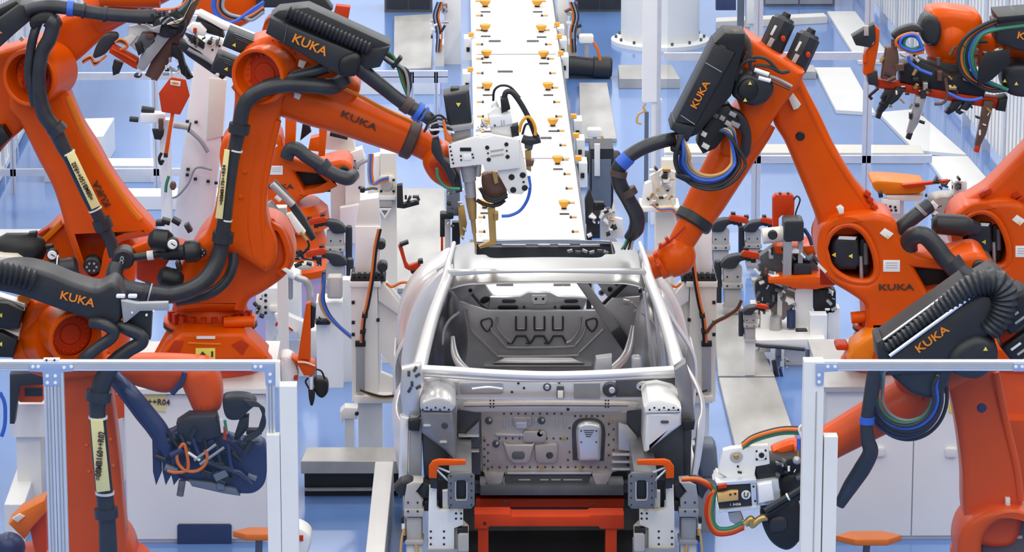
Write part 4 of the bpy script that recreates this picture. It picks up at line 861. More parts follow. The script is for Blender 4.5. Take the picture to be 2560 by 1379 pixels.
# --- front left robot, behind the fence glass ------------------------------------
Y = 21.55
lf = thing('industrial_robot', 'orange robot standing on the floor behind the left glass fence panel', 'robot', (W(235, 1379, Y).x, Y+.1, 0), ROB)
cz = W(235, 1379, Y)
MB().lathe((cz.x, Y+.2, 0), (cz.x, Y+.2, .5), [(0, .42), (.2, .42), (.3, .34), (1, .3)], 32).build('robot_base', 'orange', lf)
P(lf, 'rotating_column', 'orange', S((130, 1400), (170, 1330), (240, 1310), (310, 1340), (336, 1410), (300, 1500), (180, 1500)), Y+.06, .36, .06, seg=4)
P(lf, 'link_arm', 'orange', S((110, 880), (150, 830), (230, 830), (262, 900), (278, 1000), (292, 1110), (304, 1240), (310, 1400), (240, 1430), (160, 1400), (152, 1240), (150, 1080), (140, 960)), Y, .26, .05, seg=4)
for x, y in ((216, 1112), (222, 1178), (283, 1164), (276, 1098)): D(lf, 'bolt', 'orange_yellow', x, y, 4, Y-.012, .03, 8)
C(lf, 'elbow_housing', 'orange', (95, 850, .18), (150, 850, .0), Y-.1, 76, 72, 32)
P(lf, 'arm_housing', 'orange', S((30, 905), (46, 840), (68, 762), (120, 752), (180, 772), (240, 800), (258, 900), (250, 940), (120, 950)), Y-.1, .34, .05, seg=4)
DRUM(lf, 190, 846, 70, Y-.30, .3, (-.42, 1, 0))
for k in range(6):
    a = R(-150+k*20); P(lf, 'drum_lug', 'orange_yellow', orect(180+math.cos(a)*72, 846+math.sin(a)*74, 16, 12, math.degrees(a)), Y-.2, .14, .01)
P(lf, 'joint_cap', 'orange_yellow', S((44, 740), (66, 736), (78, 748), (66, 764), (46, 762)), Y-.12, .1, .02)
for cx, cy in ((10, 790), (-4, 862)):
    mo = P(lf, 'wrist_motor', 'black', [(cx-70, cy-40), (cx+10, cy-32), (cx+48, cy-14), (cx+36, cy+34), (cx-70, cy+30)], Y-.2, .2, .02); TRI(mo, 2, cy-2, 7, Y-.205, -30)
    P(lf, 'motor_bracket', 'white', [(cx-20, cy-52), (cx+52, cy-30), (cx+50, cy-12), (cx-20, cy-36)], Y-.14, .1, .008)
eb = P(lf, 'hose_guide_box', 'charcoal', S((-60, 700), (0, 672), (60, 668), (120, 682), (180, 706), (240, 722), (280, 706), (302, 730), (306, 790), (284, 818), (240, 806), (150, 776), (60, 744), (0, 730), (-60, 724)), Y-.40, .26, .03, seg=3)
T(eb, 'corrugated_hose', 'rubber', [(-60, 672), (0, 680), (50, 690), (92, 704)], Y-.42, 26, 16, 6, ring=.03, amp=.008)
LOGO(eb, 'lettering', 'logo_orange', 'KUKA', 193, 748, 20, -15, Y-.405, 1.15)
P(eb, 'hose_bracket', 'charcoal', [(300, 760), (380, 776), (376, 850), (350, 850), (306, 800)], Y-.36, .1, .01); P(eb, 'hose_bracket', 'grey', [(302, 752), (340, 758), (420, 756), (422, 776), (350, 778), (316, 806), (308, 808)], Y-.42, .05, .008)
for x, y in ((330, 782), (366, 788), (384, 778)): D(eb, 'bolt', 'white', x, y, 3, Y-.43, .02, 8)
for x in (300, 330): P(eb, 'buckle', 'white_clean', rrect(x-10, 737, x+12, 745, 2), Y-.44, .03, .003)
hosepiece(lf, [(230, 806, .05), (262, 812, 0), (284, 828, 0), (276, 846, 0), (244, 868, 0), (214, 892, 0), (196, 916, .05)], Y-.44, 15)
hosepiece(lf, [(290, 812, .05), (318, 822, 0), (350, 838, 0), (352, 856, 0), (322, 874, 0), (294, 896, 0), (272, 924, 0), (254, 960, 0), (246, 1000, 0), (244, 1036, 0), (252, 1140, 0), (262, 1236, 0), (268, 1300, 0), (272, 1400, 0)], Y-.40, [15, 16, 17, 18, 18, 19, 22, 24, 23, 21, 22, 22, 22, 24])
clampring(lf, (248, 976), (245, 1000), Y-.40, 32); clampring(lf, (265, 1270), (267, 1292), Y-.40, 30)
C(lf, 'clamp_band', 'white', (245, 1040), (245, 1045), Y-.4, 24); C(lf, 'clamp_band', 'white', (262, 1228), (262, 1234), Y-.4, 24)
nb = P(lf, 'name_plate', 'pale_yellow', [(226, 1049), (257, 1051), (275, 1226), (241, 1231)], Y-.49, .02, .003); LOGO(nb, 'lettering', 'logo_dark', '=08MB160++R02', 250, 1139, 16, 84, Y-.495, .78, .003)
# forearm to the right with wrist
P(lf, 'forearm', 'orange', S((230, 915), (320, 905), (430, 905), (520, 915), (530, 950), (470, 968), (440, 984), (400, 988), (340, 972), (270, 950)), Y-.1, .26, .07, seg=4)
P(lf, 'wrist', 'orange', S((448, 950), (470, 920), (520, 916), (548, 960), (552, 1020), (530, 1042), (490, 1042), (470, 1010)), Y-.16, .28, .07, seg=4)
T(lf, 'wrist_band', 'navy', [(462, 930), (452, 956), (430, 984)], Y-.16, 7, 8)
hosepiece(lf, [(284, 940, .1), (320, 980, 0), (360, 1030, 0), (396, 1076, 0), (416, 1120, 0), (424, 1170, .05)], Y-.25, [20, 24, 26, 26, 22, 14], 'navy')

# --- background robot behind the left main one --------------------------------------
Y = 30.2
lb = thing('industrial_robot', 'orange robot farther back between the left column and the clamp stations', 'robot', (W(690, 560, Y).x, Y+.25, 0), ROB)
cz = W(690, 520, Y)
MB().lathe((cz.x, Y+.25, 0), (cz.x, Y+.25, cz.z), [(0, .5), (.1, .5), (.2, .42), (.6, .36), (.65, .42), (.9, .4), (1, .34)], 32).build('robot_base', 'orange', lb)
column(lb, Y, .77, -1538, -239)
hosepiece(lb, [(716, 396, 0), (724, 376, 0), (742, 372, -.02), (768, 392, -.04), (800, 412, -.06), (830, 432, -.08), (868, 446, -.1), (884, 436, 0)], Y-.06, [17, 18, 18, 17, 17, 17, 18, 16])
clampring(lb, (802, 410, -.06), (814, 424, -.06), Y-.06, 22)
P(lb, 'link_arm', 'orange', S((560, 430), (600, 330), (640, 200), (660, 60), (720, 40), (730, 120), (700, 300), (690, 390), (640, 470)), Y+.15, .25, .05, seg=3)
for pts in ([(714, 270), (742, 270), (738, 360), (712, 366)], [(800, 270), (822, 280), (812, 390), (796, 392)], [(776, 346), (800, 340), (800, 380), (770, 376)]):
    P(lb, 'arm_frame', 'orange', pts, Y+.05, .12, .01)
P(lb, 'forearm_guard', 'red_orange', [(840, 14), (876, 18), (868, 64), (830, 52)], Y+.0, .1, .01)
P(lb, 'hose_guide_box', 'charcoal', [(640, -20), (800, -20), (832, 24), (820, 36), (700, 20), (640, 20)], Y, .2, .02)
P(lb, 'forearm', 'orange', S((500, -30), (640, -30), (660, 20), (620, 60), (560, 80), (500, 60)), Y+.1, .25, .05)
for k, (mm, o_) in enumerate((('blue', 0), ('cable_orange', 8), ('charcoal', 14), ('grey', 20), ('blue', -6))):
    T(lb, 'dress_cable', mm, [(540+o_, -10), (538+o_, 20), (556+o_, 46-o_*.5), (590+o_, 52-o_*.4), (630, 30+o_), (660, 10+o_)], Y-.05*k, 4, 8)
# ------------------------------------------------------------------ helpers for standing things
def post(par, name, m, x0, x1, ytop, Y, depth, ybot=None, zb=0, **k):
    a, b = W(x0, ytop, Y), W(x1, ytop, Y); z1 = a.z; z0 = zb if ybot is None else W(x0, ybot, Y).z
    return MB().span((a.x, Y, z0), (b.x, Y+depth, z1)).build(name, m, par, **k)
def slab(par, name, m, pts, z, h, **k):
    q = [G(a, b, z) for a, b in pts]; L = [(p.x, p.y) for p in q]
    ar = sum(L[j][0]*L[(j+1) % len(L)][1]-L[(j+1) % len(L)][0]*L[j][1] for j in range(len(L)))
    if ar < 0: L.reverse()
    return MB().prism([L], V((0, 0, z)), V((1, 0, 0)), V((0, 1, 0)), V((0, 0, -h)), .004, 1).build(name, m, par, **k)
def stand(name, label, cat, px, Y, group=None): return thing(name, label, cat, (W(px, 900, Y).x, Y, 0), group)
def bits(par, n, x0, y0, x1, y1, Y, mats=('black', 'dark_grey', 'zinc', 'white'), s0=5, s1=14, th=.05, name='fitting', seed=1):
    rg_ = random.Random(seed)
    for k in range(n):
        x, y = x0+rg_.random()*(x1-x0), y0+rg_.random()*(y1-y0); L_ = s0+rg_.random()*(s1-s0); H_ = L_*(.3+.4*rg_.random()); an = rg_.choice((0, 90, 20, -25, 45, -60)); mm = rg_.choice(mats); Yk = Y-.03*rg_.random()
        if k % 2: P(par, name, mm, orect(x, y, L_, H_, an), Yk, th, .004, seg=1)
        else: C(par, name, mm, (x-L_/2*math.cos(R(an)), y-L_/2*math.sin(R(an))), (x+L_/2*math.cos(R(an)), y+L_/2*math.sin(R(an))), Yk, H_*.45, n=10)
# ------------------------------------------------------------------ front safety fences
YG = 19.7
def profile(par, name, x0, y0, x1, y1, Y, d=.045):
    o = P(par, name, 'aluminium', rect(x0, y0, x1, y1), Y, d, .003, seg=1)
    return o
fl = stand('safety_fence', 'aluminium and glass safety fence with white duct before the blue window pedestal', 'fence', 400, YG)
rl = profile(fl, 'top_rail', -60, 903, 692, 927, YG)
for y in (909, 914, 919): T(rl, 'rail_groove', 'grey', [(-60, y), (316, y), (692, y)], YG, 1.3, 5, 2)
for x0, x1 in ((108, 131), (133, 158), (664, 686)):
    a, b = W(x0, 927, YG), W(x1, 927, YG)
    ps = MB().span((a.x, YG, 0), (b.x, YG+.045, a.z)).build('post', 'aluminium', fl)
    for k in (.33, .66):
        xm = a.x+(b.x-a.x)*k; MB().span((xm-.0035, YG-.003, 0), (xm+.0035, YG+.004, a.z-.02)).build('post_groove', 'grey', ps)
for x0, x1 in ((-60, 108), (158, 664)):
    a, b = W(x0, 927, YG), W(x1, 927, YG); MB().span((a.x, YG+.016, .08), (b.x, YG+.024, a.z)).build('glass_pane', 'glass_pane', fl)
gp = P(fl, 'corner_plate', 'slate', [(72, 908), (182, 908), (182, 928), (152, 930), (150, 964), (108, 964), (106, 930), (72, 928)], YG-.006, .008, .002)
gq = P(fl, 'corner_plate', 'slate', [(630, 908), (688, 908), (688, 962), (664, 962), (662, 930), (630, 928)], YG-.006, .008, .002)
gp.data.materials[0] = gq.data.materials[0] = mat('plate_blue', (.40, .50, .72), .4, .4, .04, 6)
DOTS(gp, 'bolt', 'white_clean', ((82, 917), (95, 917), (160, 919), (178, 917), (118, 940), (138, 940), (118, 957), (138, 957)), 4.5, YG-.012, .01); DOTS(gq, 'bolt', 'white_clean', ((638, 917), (652, 917), (675, 936), (675, 954)), 4.5, YG-.012, .01)
P(fl, 'rail_cap', 'white', rect(108, 898, 148, 904), YG+.005, .04, .002); DOTS(fl, 'bolt', 'black', ((116, 900), (136, 900)), 2.5, YG+.0, .01)
post(fl, 'cable_duct', 'white', 699, 741, 966, YG-.05, .10); post(fl, 'cable_duct', 'white', 666, 699, 1088, YG-.05, .06)
P(fl, 'duct_top', 'white', [(688, 903), (700, 905), (700, 968), (688, 968)], YG-.02, .05, .004)
fr_ = stand('safety_fence', 'aluminium and glass safety fence with white post before the two door pedestal', 'fence', 2300, YG)
rl = profile(fr_, 'top_rail', 2020, 903, 2620, 927, YG)
for y in (909, 914, 919): T(rl, 'rail_groove', 'grey', [(2020, y), (2320, y), (2620, y)], YG, 1.3, 5, 2)
post(fr_, 'post', 'white', 2011, 2061, 905, YG-.03, .10); post(fr_, 'cable_duct', 'white', 2061, 2095, 1092, YG-.03, .08)
xm = W(2040, 960, YG).x; MB().span((xm-.003, YG-.034, 0), (xm+.003, YG-.02, 2.05)).build('post_groove', 'warm_grey', fr_)
a, b = W(2095, 927, YG), W(2620, 927, YG); MB().span((W(2061, 927, YG).x, YG+.016, .08), (b.x, YG+.024, a.z)).build('glass_pane', 'glass_pane', fr_)
gp = P(fr_, 'corner_plate', 'plate_blue', [(2040, 908), (2094, 908), (2094, 928), (2060, 930), (2058, 962), (2040, 962)], YG-.045, .012, .002); DOTS(gp, 'bolt', 'white_clean', ((2070, 917), (2088, 917), (2048, 938), (2048, 955)), 4.5, YG-.05, .01)
gp = P(fr_, 'corner_plate', 'plate_blue', rect(2534, 908, 2620, 928), YG-.01, .012, .002); DOTS(gp, 'bolt', 'white_clean', ((2540, 917), (2556, 917)), 4.5, YG-.015, .01)
# ------------------------------------------------------------------ lifting frame under the car
sk = thing('lifting_frame', 'red orange steel lifting frame under the front of the car body', 'frame', (XC, 22.2, 0))
yb = 21.95
P(sk, 'crossbeam', 'red_orange', [(1186, 1284), (1275, 1284), (1280, 1290), (1470, 1290), (1476, 1286), (1560, 1286), (1560, 1322), (1500, 1322), (1496, 1316), (1224, 1316), (1220, 1322), (1186, 1322)], yb, .14, .008)
for x0, x1 in ((1195, 1221), (1514, 1542)):
    lg = post(sk, 'leg', 'red_orange', x0, x1, 1318, yb+.02, .1)
for yy, p0, p1, mm in ((22.55, 1190, 1560, 'red_orange'), (22.7, 1190, 1560, 'dark_grey')):
    P(sk, 'crossbeam', mm, rect(p0, 1246 if mm[0] == 'r' else 1234, p1, 1268 if mm[0] == 'r' else 1240), yy, .1, .006)
DOTS(sk, 'bolt', 'black', ((1212, 1308), (1262, 1256), (1480, 1262)), 4, yb-.006, .012)
a, b = W(1186, 1300, 22.3), W(1560, 1300, 22.3)
MB().span((a.x-.25, 22.25, 0), (b.x+.25, 24.6, .30)).build('void_block', 'black', sk)  # black box stands in for the dark void beneath the frame
MB().span((a.x-.1, 22.75, .30), (b.x+.1, 24.4, W(1300, 1252, 22.7).z-.06)).build('lift_column', 'dark_grey', sk)
# ------------------------------------------------------------------ positioning jigs at the two front members
def jig(sgn, label):
    X = (lambda x: x) if sgn < 0 else (lambda x: 2757-x)
    mw = 'white' if sgn < 0 else 'cream'
    t = stand('positioning_jig', label, 'jig', X(1110), 21.8)
    f = lambda pts: [tuple([X(p[0])]+list(p[1:])) for p in pts]
    yj = 21.80
    pl = P(t, 'jig_plate', mw, f([(1073, 1216), (1092, 1218), (1092, 1268), (1100, 1276), (1158, 1277), (1158, 1312), (1136, 1320), (1136, 1372), (1070, 1372), (1071, 1280)]), yj, .05, .005)
    DOTS(pl, 'bolt_hole', 'black', [(X(x), y) for x, y in ((1140, 1283), (1153, 1283), (1140, 1296), (1153, 1296), (1077, 1328), (1110, 1328), (1077, 1344), (1110, 1344), (1077, 1360), (1110, 1360))], 3, yj-.004, .008)
    P(t, 'jig_web', 'warm_grey', f([(1136, 1316), (1160, 1310), (1172, 1322), (1172, 1400), (1136, 1400)]), yj+.03, .08, .005)
    P(t, 'jig_pin', mw, f([(1106, 1228), (1122, 1226), (1122, 1276), (1106, 1276)]), yj+.06, .05, .005)
    a, b = sorted((W(X(1068), 1370, yj).x, W(X(1172), 1370, yj).x)); MB().span((a, yj-.02, 0), (b, yj+.2, W(1110, 1371, yj).z)).build('jig_column', 'grey', t)
    P(t, 'sensor_block', 'warm_grey', f(rrect(1145, 1334, 1172, 1379, 4)), yj-.05, .06, .006); P(t, 'sensor_block', 'black', f(rect(1143, 1322, 1170, 1334)), yj-.03, .06, .004)
    h = P(t, 'handle', 'orange', f([(1072, 1195), (1072, 1166), (1082, 1152), (1096, 1148), (1164, 1150), (1164, 1162), (1098, 1164), (1093, 1170), (1092, 1196)]), yj-.12, .03, .006)
    P(t, 'handle_mount', 'charcoal', f([(1074, 1192), (1092, 1192), (1094, 1222), (1076, 1220)]), yj-.08, .1, .006)
    for p0, p1 in (((1091, 1166), (1124, 1180)), ((1090, 1172), (1120, 1200))): T(t, 'stay', 'car_metal', f([p0, p1]), yj-.1, 3, 6, 2)
    P(t, 'rear_block', 'black', f([(1094, 1198), (1124, 1198), (1124, 1270), (1096, 1268)]), yj+.1, .12, .01)
    # clamp unit beside it
    c = stand('pneumatic_clamp', label.replace('positioning jig', 'pneumatic clamp unit').replace('with orange handle ', ''), 'clamp', X(1035), 21.9)
    m1 = 'warm_grey' if sgn < 0 else 'grey'
    P(c, 'jaw', 'charcoal', f([(984, 1222), (1000, 1204), (1018, 1198), (1036, 1204), (1016, 1216), (1012, 1238), (1000, 1250), (994, 1236)]), 21.86, .12, .02)
    P(c, 'jaw', 'charcoal', f([(1040, 1230), (1058, 1206), (1074, 1214), (1072, 1238), (1056, 1248)]), 21.88, .12, .012)
    P(c, 'clamp_head', m1, f([(1016, 1212), (1034, 1204), (1058, 1206), (1040, 1230), (1056, 1248), (1056, 1290), (1012, 1290), (1010, 1250)]), 21.85, .14, .012)
    P(c, 'clamp_collar', m1, f(rrect(1010, 1272, 1060, 1292, 3)), 21.84, .16, .006); DOTS(c, 'bolt', 'black', [(X(x), y) for x in (1020, 1044) for y in (1256, 1278)], 2.6, 21.835)
    P(c, 'cylinder', m1, f(rrect(1014, 1292, 1056, 1352, 5)), 21.87, .12, .02); P(c, 'cylinder_cap', m1, f(rrect(1012, 1350, 1060, 1362, 3)), 21.85, .15, .006)
    P(c, 'side_cover', 'charcoal', f(rrect(1058, 1250, 1075, 1278, 4)), 21.9, .1, .01)
    for k in range(4): P(c, 'hose_fitting', ('black', 'white', 'gold', 'black')[k], f(orect(1006+k*16 % 7, 1300+k*16, 8, 14, 0)), 21.86, .05, .004)
    T(c, 'air_line', 'cable_tan', f([(1010, 1320), (1004, 1350), (1000, 1400)]), 21.86, 3, 6); T(c, 'air_line', 'blue', f([(1014, 1350), (1010, 1370), (1012, 1400)]), 21.86, 3, 6); T(c, 'air_line', 'cable_tan', f([(1040, 1360), (1042, 1380), (1038, 1400)]), 21.86, 4, 6)
    a, b = sorted((W(X(1016), 1362, 21.88).x, W(X(1056), 1362, 21.88).x)); MB().span((a, 21.88, 0), (b, 21.98, W(1030, 1362, 21.88).z)).build('clamp_foot', 'cream', c)
jig(-1, 'white positioning jig with orange handle at the front member on the hanging hose side')
jig(1, 'cream positioning jig with orange handle at the front member on the floor gun side')
for o in bpy.data.objects:
    l = o.get('label', '')
    if 'hanging hose side' in l: o['label'] = l.replace('at the front member on the hanging hose side', 'beside the car front, nearer the blue window pedestal')
    if 'floor gun side' in l: o['label'] = l.replace('at the front member on the floor gun side', 'beside the car front, nearer the low welding gun')
# ------------------------------------------------------------------ raised floor beams and walkways
wk = tag(slab(None, 'walkway_plate', 'steel_plate', [(1783, 755), (1852, 755), (1937, 938), (1795, 938)], .04, .04), 'worn steel walkway plate by the clamp towers, beyond the seam', 'walkway plate', 'steel walkway plates')
tag(slab(None, 'walkway_plate', 'steel_plate', [(1797, 943), (1938, 943), (2000, 1125), (1840, 1125)], .04, .04), 'worn steel walkway plate in front of the seam, above low welding gun', 'walkway plate', 'steel walkway plates')
bp = thing('floor_beam', 'grey crosswise floor beam with black gap below, left of the car', 'beam', (W(880, 1150, 24.6).x, 24.6, 0))
slab(bp, 'beam_top', 'steel_plate', [(766, 1117), (1012, 1117), (1006, 1152), (752, 1152)], .25, .085)
a = G(752, 1152, .25); b = G(1006, 1152, .25); MB().span((a.x+.02, a.y+.05, 0), (b.x, a.y+.3, .16)).build('gap_block', 'black', bp)  # black block fills in the shaded gap under the beam top
MB().span((a.x+.02, a.y+.01, .045), (b.x, a.y+.04, .06)).build('beam_rail', 'grey', bp)
DOTS(bp, 'bolt', 'black', [(894+k*13, 1172) for k in range(4)], 2.5, a.y-.004, .008)
tag(slab(None, 'floor_beam', 'white', [(938, 1153), (984, 1153), (960, 1400), (912, 1400)], .30, .30), 'white lengthwise floor beam running toward the crosswise beam', 'beam')
tag(slab(None, 'walkway_plate', 'steel_plate', [(986, 40), (1084, 34), (1078, 168), (984, 172)], .04, .04), 'grey walkway plate far behind the welding gun, beside the conveyor', 'walkway plate', 'steel walkway plates')
tag(slab(None, 'walkway_plate', 'steel_plate', [(992, 470), (1112, 470), (1118, 720), (984, 720)], .04, .04), 'pale walkway plate behind the red L shaped clamp', 'walkway plate', 'steel walkway plates')
tag(slab(None, 'walkway_plate', 'steel_plate', [(1448, 206), (1518, 206), (1542, 345), (1450, 345)], .04, .04), 'grey walkway plate beside the black conveyor motor', 'walkway plate', 'steel walkway plates')
for k, q in enumerate(([(2068, 28), (2138, 28), (2236, 152), (2146, 152)], [(2036, 168), (2126, 168), (2188, 280), (2090, 274)], [(2196, 280), (2288, 272), (2416, 385), (2288, 374)], [(2316, 390), (2420, 390), (2520, 505), (2400, 505)])):
    tag(slab(None, 'walkway_plate', 'white', q, .04, .04), ('farthest white walkway plate along the right slatted fence', 'white walkway plate beside the robot elbow motors', 'white walkway plate under the overhead clamp frame', 'white walkway plate behind the far right robot column')[k], 'walkway plate', 'white walkway plates')
# white deck crossing far right
tag(slab(None, 'deck', 'cream', [(1660, 358), (2300, 362), (2310, 382), (1660, 380)], .1, .1), 'long low white deck crossing the floor behind the right robot', 'deck')
tag(slab(None, 'deck', 'steel_plate', [(1545, 162), (1680, 162), (1700, 196), (1548, 196)], .1, .1), 'low white deck by the big white column foot', 'deck')
tag(slab(None, 'deck', 'cream', [(1790, 44), (2060, 32), (2068, 40), (1790, 54)], .08, .08), 'cream deck at the far end behind the big white column', 'deck')
tag(slab(None, 'deck', 'steel_plate', [(1860, 162), (2034, 162), (2040, 178), (1860, 178)], .08, .08), 'narrow white deck behind the robot elbow motors', 'deck')
tag(slab(None, 'deck', 'white_clean', [(196, 296), (286, 294), (258, 340), (150, 348)], .3, .3), 'white table top deck seen past the left robot arm', 'deck')
tag(slab(None, 'deck', 'white_clean', [(110, 395), (420, 395), (424, 414), (110, 414)], .15, .15), 'white low deck crossing behind the left robot arm', 'deck')
tag(slab(None, 'deck', 'white_clean', [(-40, 572), (160, 572), (160, 588), (-40, 588)], .12, .12), 'white low deck behind the black accumulator bottle', 'deck')
tag(slab(None, 'deck', 'white_clean', [(290, 470), (600, 470), (600, 490), (300, 490)], .12, .12), 'white low deck at the foot of the leaning white column', 'deck')
tag(slab(None, 'deck', 'white_clean', [(860, 190), (1100, 190), (1100, 206), (860, 206)], .12, .12), 'white low deck behind the left forearm hose', 'deck')
# ------------------------------------------------------------------ the covered conveyor
cv = thing('conveyor', 'long white covered conveyor with amber clips behind the car', 'conveyor', (.565, 33, 0))
Yc = [27.0, gy(600, .6), gy(396, .6), gy(136, .6), gy(-30, .6), 47, 54]
for k in range(6):
    MB().span((.19, Yc[k]+.008, .57), (.94, Yc[k+1]-.008, .6)).build('cover_panel', 'panel_white', cv)
    b = MB()
    for j in range(5): b.span((.30+j*.115, Yc[k]+.05, .6), (.305+j*.115, Yc[k+1]-.05, .6025))
    b.build('panel_rib', 'white', cv)
MB().span((.16, 27.0, 0), (.97, Yc[-1], .57)).build('conveyor_body', 'white', cv)
for y in Yc[1:6]: MB().span((.2, y-.014, .595), (.93, y+.014, .604)).build('panel_seam', 'grey', cv)
for sx in (.15, .97):
    MB().span((sx, 27.0, .5), (sx+.02, Yc[-1], .56)).build('side_rail', 'dark_grey' if sx > .5 else 'white', cv)
def on_top(name, m, x, y, wpx, hpx, h=.03):
    p = G(x, y, .6); s_ = pm(p); return MB().box((p.x, p.y, .6+h/2), (wpx/s_, hpx/s_/.27, h)).build(name, m, cv)
for x, y in ((1213, 17), (1343, 17), (1213, 78), (1353, 80), (1216, 144), (1359, 146), (1218, 225), (1370, 225), (1382, 315), (1394, 410), (1410, 522), (1212, 520), (1398, -20), (1216, 316)):
    p = G(x, y, .6); s_ = pm(p); w_ = 13/s_
    c = MB().lathe((p.x, p.y, .615), (p.x, p.y, .665), [(0, w_*.55), (.5, w_*.95), (1, w_*1.1)], 12).build('clip', 'amber', cv); MB().cyl((p.x, p.y, .6), (p.x, p.y, .616), w_*.5, n=8).build('clip_foot', 'black', c)
    on_top('slot', 'black', x+1, y+13, 24, 4.5, .003)
for x, y, w_ in ((1237, 103, 30), (1332, 103, 30), (1263, 179, 38), (1365, 345, 28), (1262, 712, 42), (1405, 712, 42)): on_top('slot', 'black', x, y, w_, 6, .003)
for k in range(17):
    y = 4+k*36; xl = 1195; xr = 1358+y*.143
    for x in (xl+y*.012, xr): on_top('edge_screw', 'cable_tan', x, y, 12, 3, .012); on_top('edge_screw', 'black', x+(9 if x < 1300 else -9), y, 5, 4, .012)
for k, (x, y) in enumerate(((1392, 86), (1398, 116), (1402, 158), (1434, 318), (1440, 366), (1446, 424), (1178, 112), (1176, 200))):
    p = G(x, y, .5); sgn = 1 if x > 1300 else -1
    c = MB().span((p.x, p.y-.12, .38), (p.x+sgn*.07, p.y+.12, .58)).build('side_bracket', 'white', cv)
    MB().box((p.x, p.y, .60), (.05, .06, .03)).build('bracket_lock', 'amber', c); MB().box((p.x+sgn*.03, p.y-.125, .48), (.03, .02, .04)).build('bracket_hole', 'black', c)
# ------------------------------------------------------------------ welding gun held by the left robot
Y = 23.38
wg = thing('welding_gun', 'white spot welding gun with brass electrodes lowered into the sunroof opening', 'welding gun', W(1210, 600, 23.42))
mo = P(wg, 'servo_motor', 'charcoal', [(1108, 238), (1172, 226), (1180, 310), (1120, 318)], Y-.1, .2, .02, seg=3); TRI(mo, 1146, 261, 7, Y-.105, 180)
P(mo, 'motor_flange', 'zinc', [(1118, 316), (1182, 308), (1184, 322), (1120, 332)], Y-.12, .24, .008); P(mo, 'connector', 'black', rrect(1126, 220, 1148, 236, 3), Y-.02, .08, .008)
P(wg, 'gear_block', 'zinc', [(1126, 330), (1176, 322), (1178, 350), (1130, 356)], Y-.06, .16, .01)
mp = P(wg, 'main_plate', 'white', [(1120, 362), (1194, 341), (1206, 346), (1236, 338), (1298, 350), (1300, 420), (1213, 430), (1208, 411), (1126, 420)], Y-.14, .05, .005)
P(mp, 'window', 'black', rect(1150, 369, 1178, 378), Y-.145, .012, .002)
DOTS(mp, 'bolt', 'black', [(1125, 367), (1127, 378), (1129, 388), (1131, 399), (1133, 408), (1152, 390), (1153, 400), (1181, 386), (1183, 394)], 2.6, Y-.146); DOTS(mp, 'bolt_hole', 'black', [(1218, 369), (1266, 361), (1222, 399), (1269, 392)], 5.5, Y-.146); DOTS(mp, 'bolt', 'black', [(1220, 383), (1267, 377)], 2.5, Y-.146)
for y in (376, 388): P(mp, 'groove', 'warm_grey', [(1226, y), (1258, y-5), (1259, y-1), (1227, y+4)], Y-.145, .008, .001)
P(mp, 'label', 'white_clean', rect(1158, 386, 1178, 400), Y-.145, .008, .001)
tb = P(wg, 'transformer', 'white', [(1219, 284), (1238, 268), (1276, 284), (1284, 344), (1228, 334)], Y-.08, .18, .012)
P(tb, 'transformer_plate', 'white_clean', [(1222, 292), (1278, 286), (1282, 310), (1226, 318)], Y-.10, .03, .005); D(tb, 'stud', 'dark_grey', 1237, 314, 3, Y-.105, .01); LOGO(tb, 'lettering', 'warm_grey', 'J1', 1258, 306, 12, 5, Y-.102, 1, .01)
P(tb, 'terminal', 'white', [(1228, 262), (1240, 254), (1248, 270), (1236, 284)], Y-.04, .1, .01); P(tb, 'connector', 'black', [(1251, 248), (1268, 244), (1276, 274), (1254, 284)], Y-.10, .1, .01); P(tb, 'connector', 'black', [(1276, 318), (1296, 312), (1298, 340), (1280, 344)], Y-.1, .1, .01)
lp = P(wg, 'lower_plate', 'white', [(1243, 430), (1300, 352), (1324, 468), (1304, 486), (1272, 484)], Y-.10, .05, .005)
DOTS(lp, 'bolt_hole', 'black', ((1279, 443), (1307, 438), (1283, 475), (1312, 470)), 8, Y-.106, .01); DOTS(lp, 'bolt', 'black', ((1309, 455),), 3, Y-.106)
C(wg, 'cylinder', 'grey', (1168, 412), (1174, 452), Y-.06, 19, 17); C(wg, 'cylinder', 'zinc', (1174, 450), (1178, 492), Y-.06, 14, 13); C(wg, 'cylinder', 'zinc', (1196, 410), (1194, 440), Y-.06, 8)
C(wg, 'electrode', 'gold', (1176, 486), (1190, 622), Y-.04, 0, prof=[(0, 14), (.2, 13), (.45, 9), (.46, 6.5), (.7, 5.5), (.72, 4), (1, 2.5)], n=14)
P(wg, 'lower_arm', 'gold', [(1219, 520), (1238, 518), (1241, 600), (1242, 612), (1200, 622), (1196, 616), (1224, 602)], Y-.04, .05, .012)
P(wg, 'arm_joint', 'gold', rrect(1234, 530, 1246, 552, 3), Y-.06, .06, .008)
P(wg, 'shunt', 'brown_metal', S((1206, 440), (1240, 434), (1266, 470), (1262, 500), (1236, 508), (1210, 486)), Y-.04, .1, .02); P(wg, 'shunt', 'gold', [(1228, 428), (1242, 430), (1246, 458), (1236, 462)], Y-.08, .05, .012)
for k, o_ in enumerate((0, 6)): T(wg, 'shunt_band', 'black', [(1200+o_, 470+o_), (1214, 490+o_), (1240, 498+o_), (1268, 484+o_)], Y-.08, 4.5, 8)
T(wg, 'shunt_band', 'black', [(1192, 500), (1216, 512), (1244, 512), (1262, 500)], Y-.06, 5, 8)
T(wg, 'air_line', 'blue', [(1322, 440), (1325, 470), (1318, 500), (1300, 526), (1276, 538), (1254, 540)], Y-.08, 4, 8)
T(wg, 'power_cable', 'charcoal', [(1260, 246), (1266, 230), (1282, 232), (1304, 262), (1324, 300), (1338, 336), (1344, 346)], Y-.06, 7, 10); T(wg, 'power_cable', 'black', [(1233, 252), (1236, 226), (1252, 214), (1276, 218), (1300, 244)], Y-.04, 3, 8)
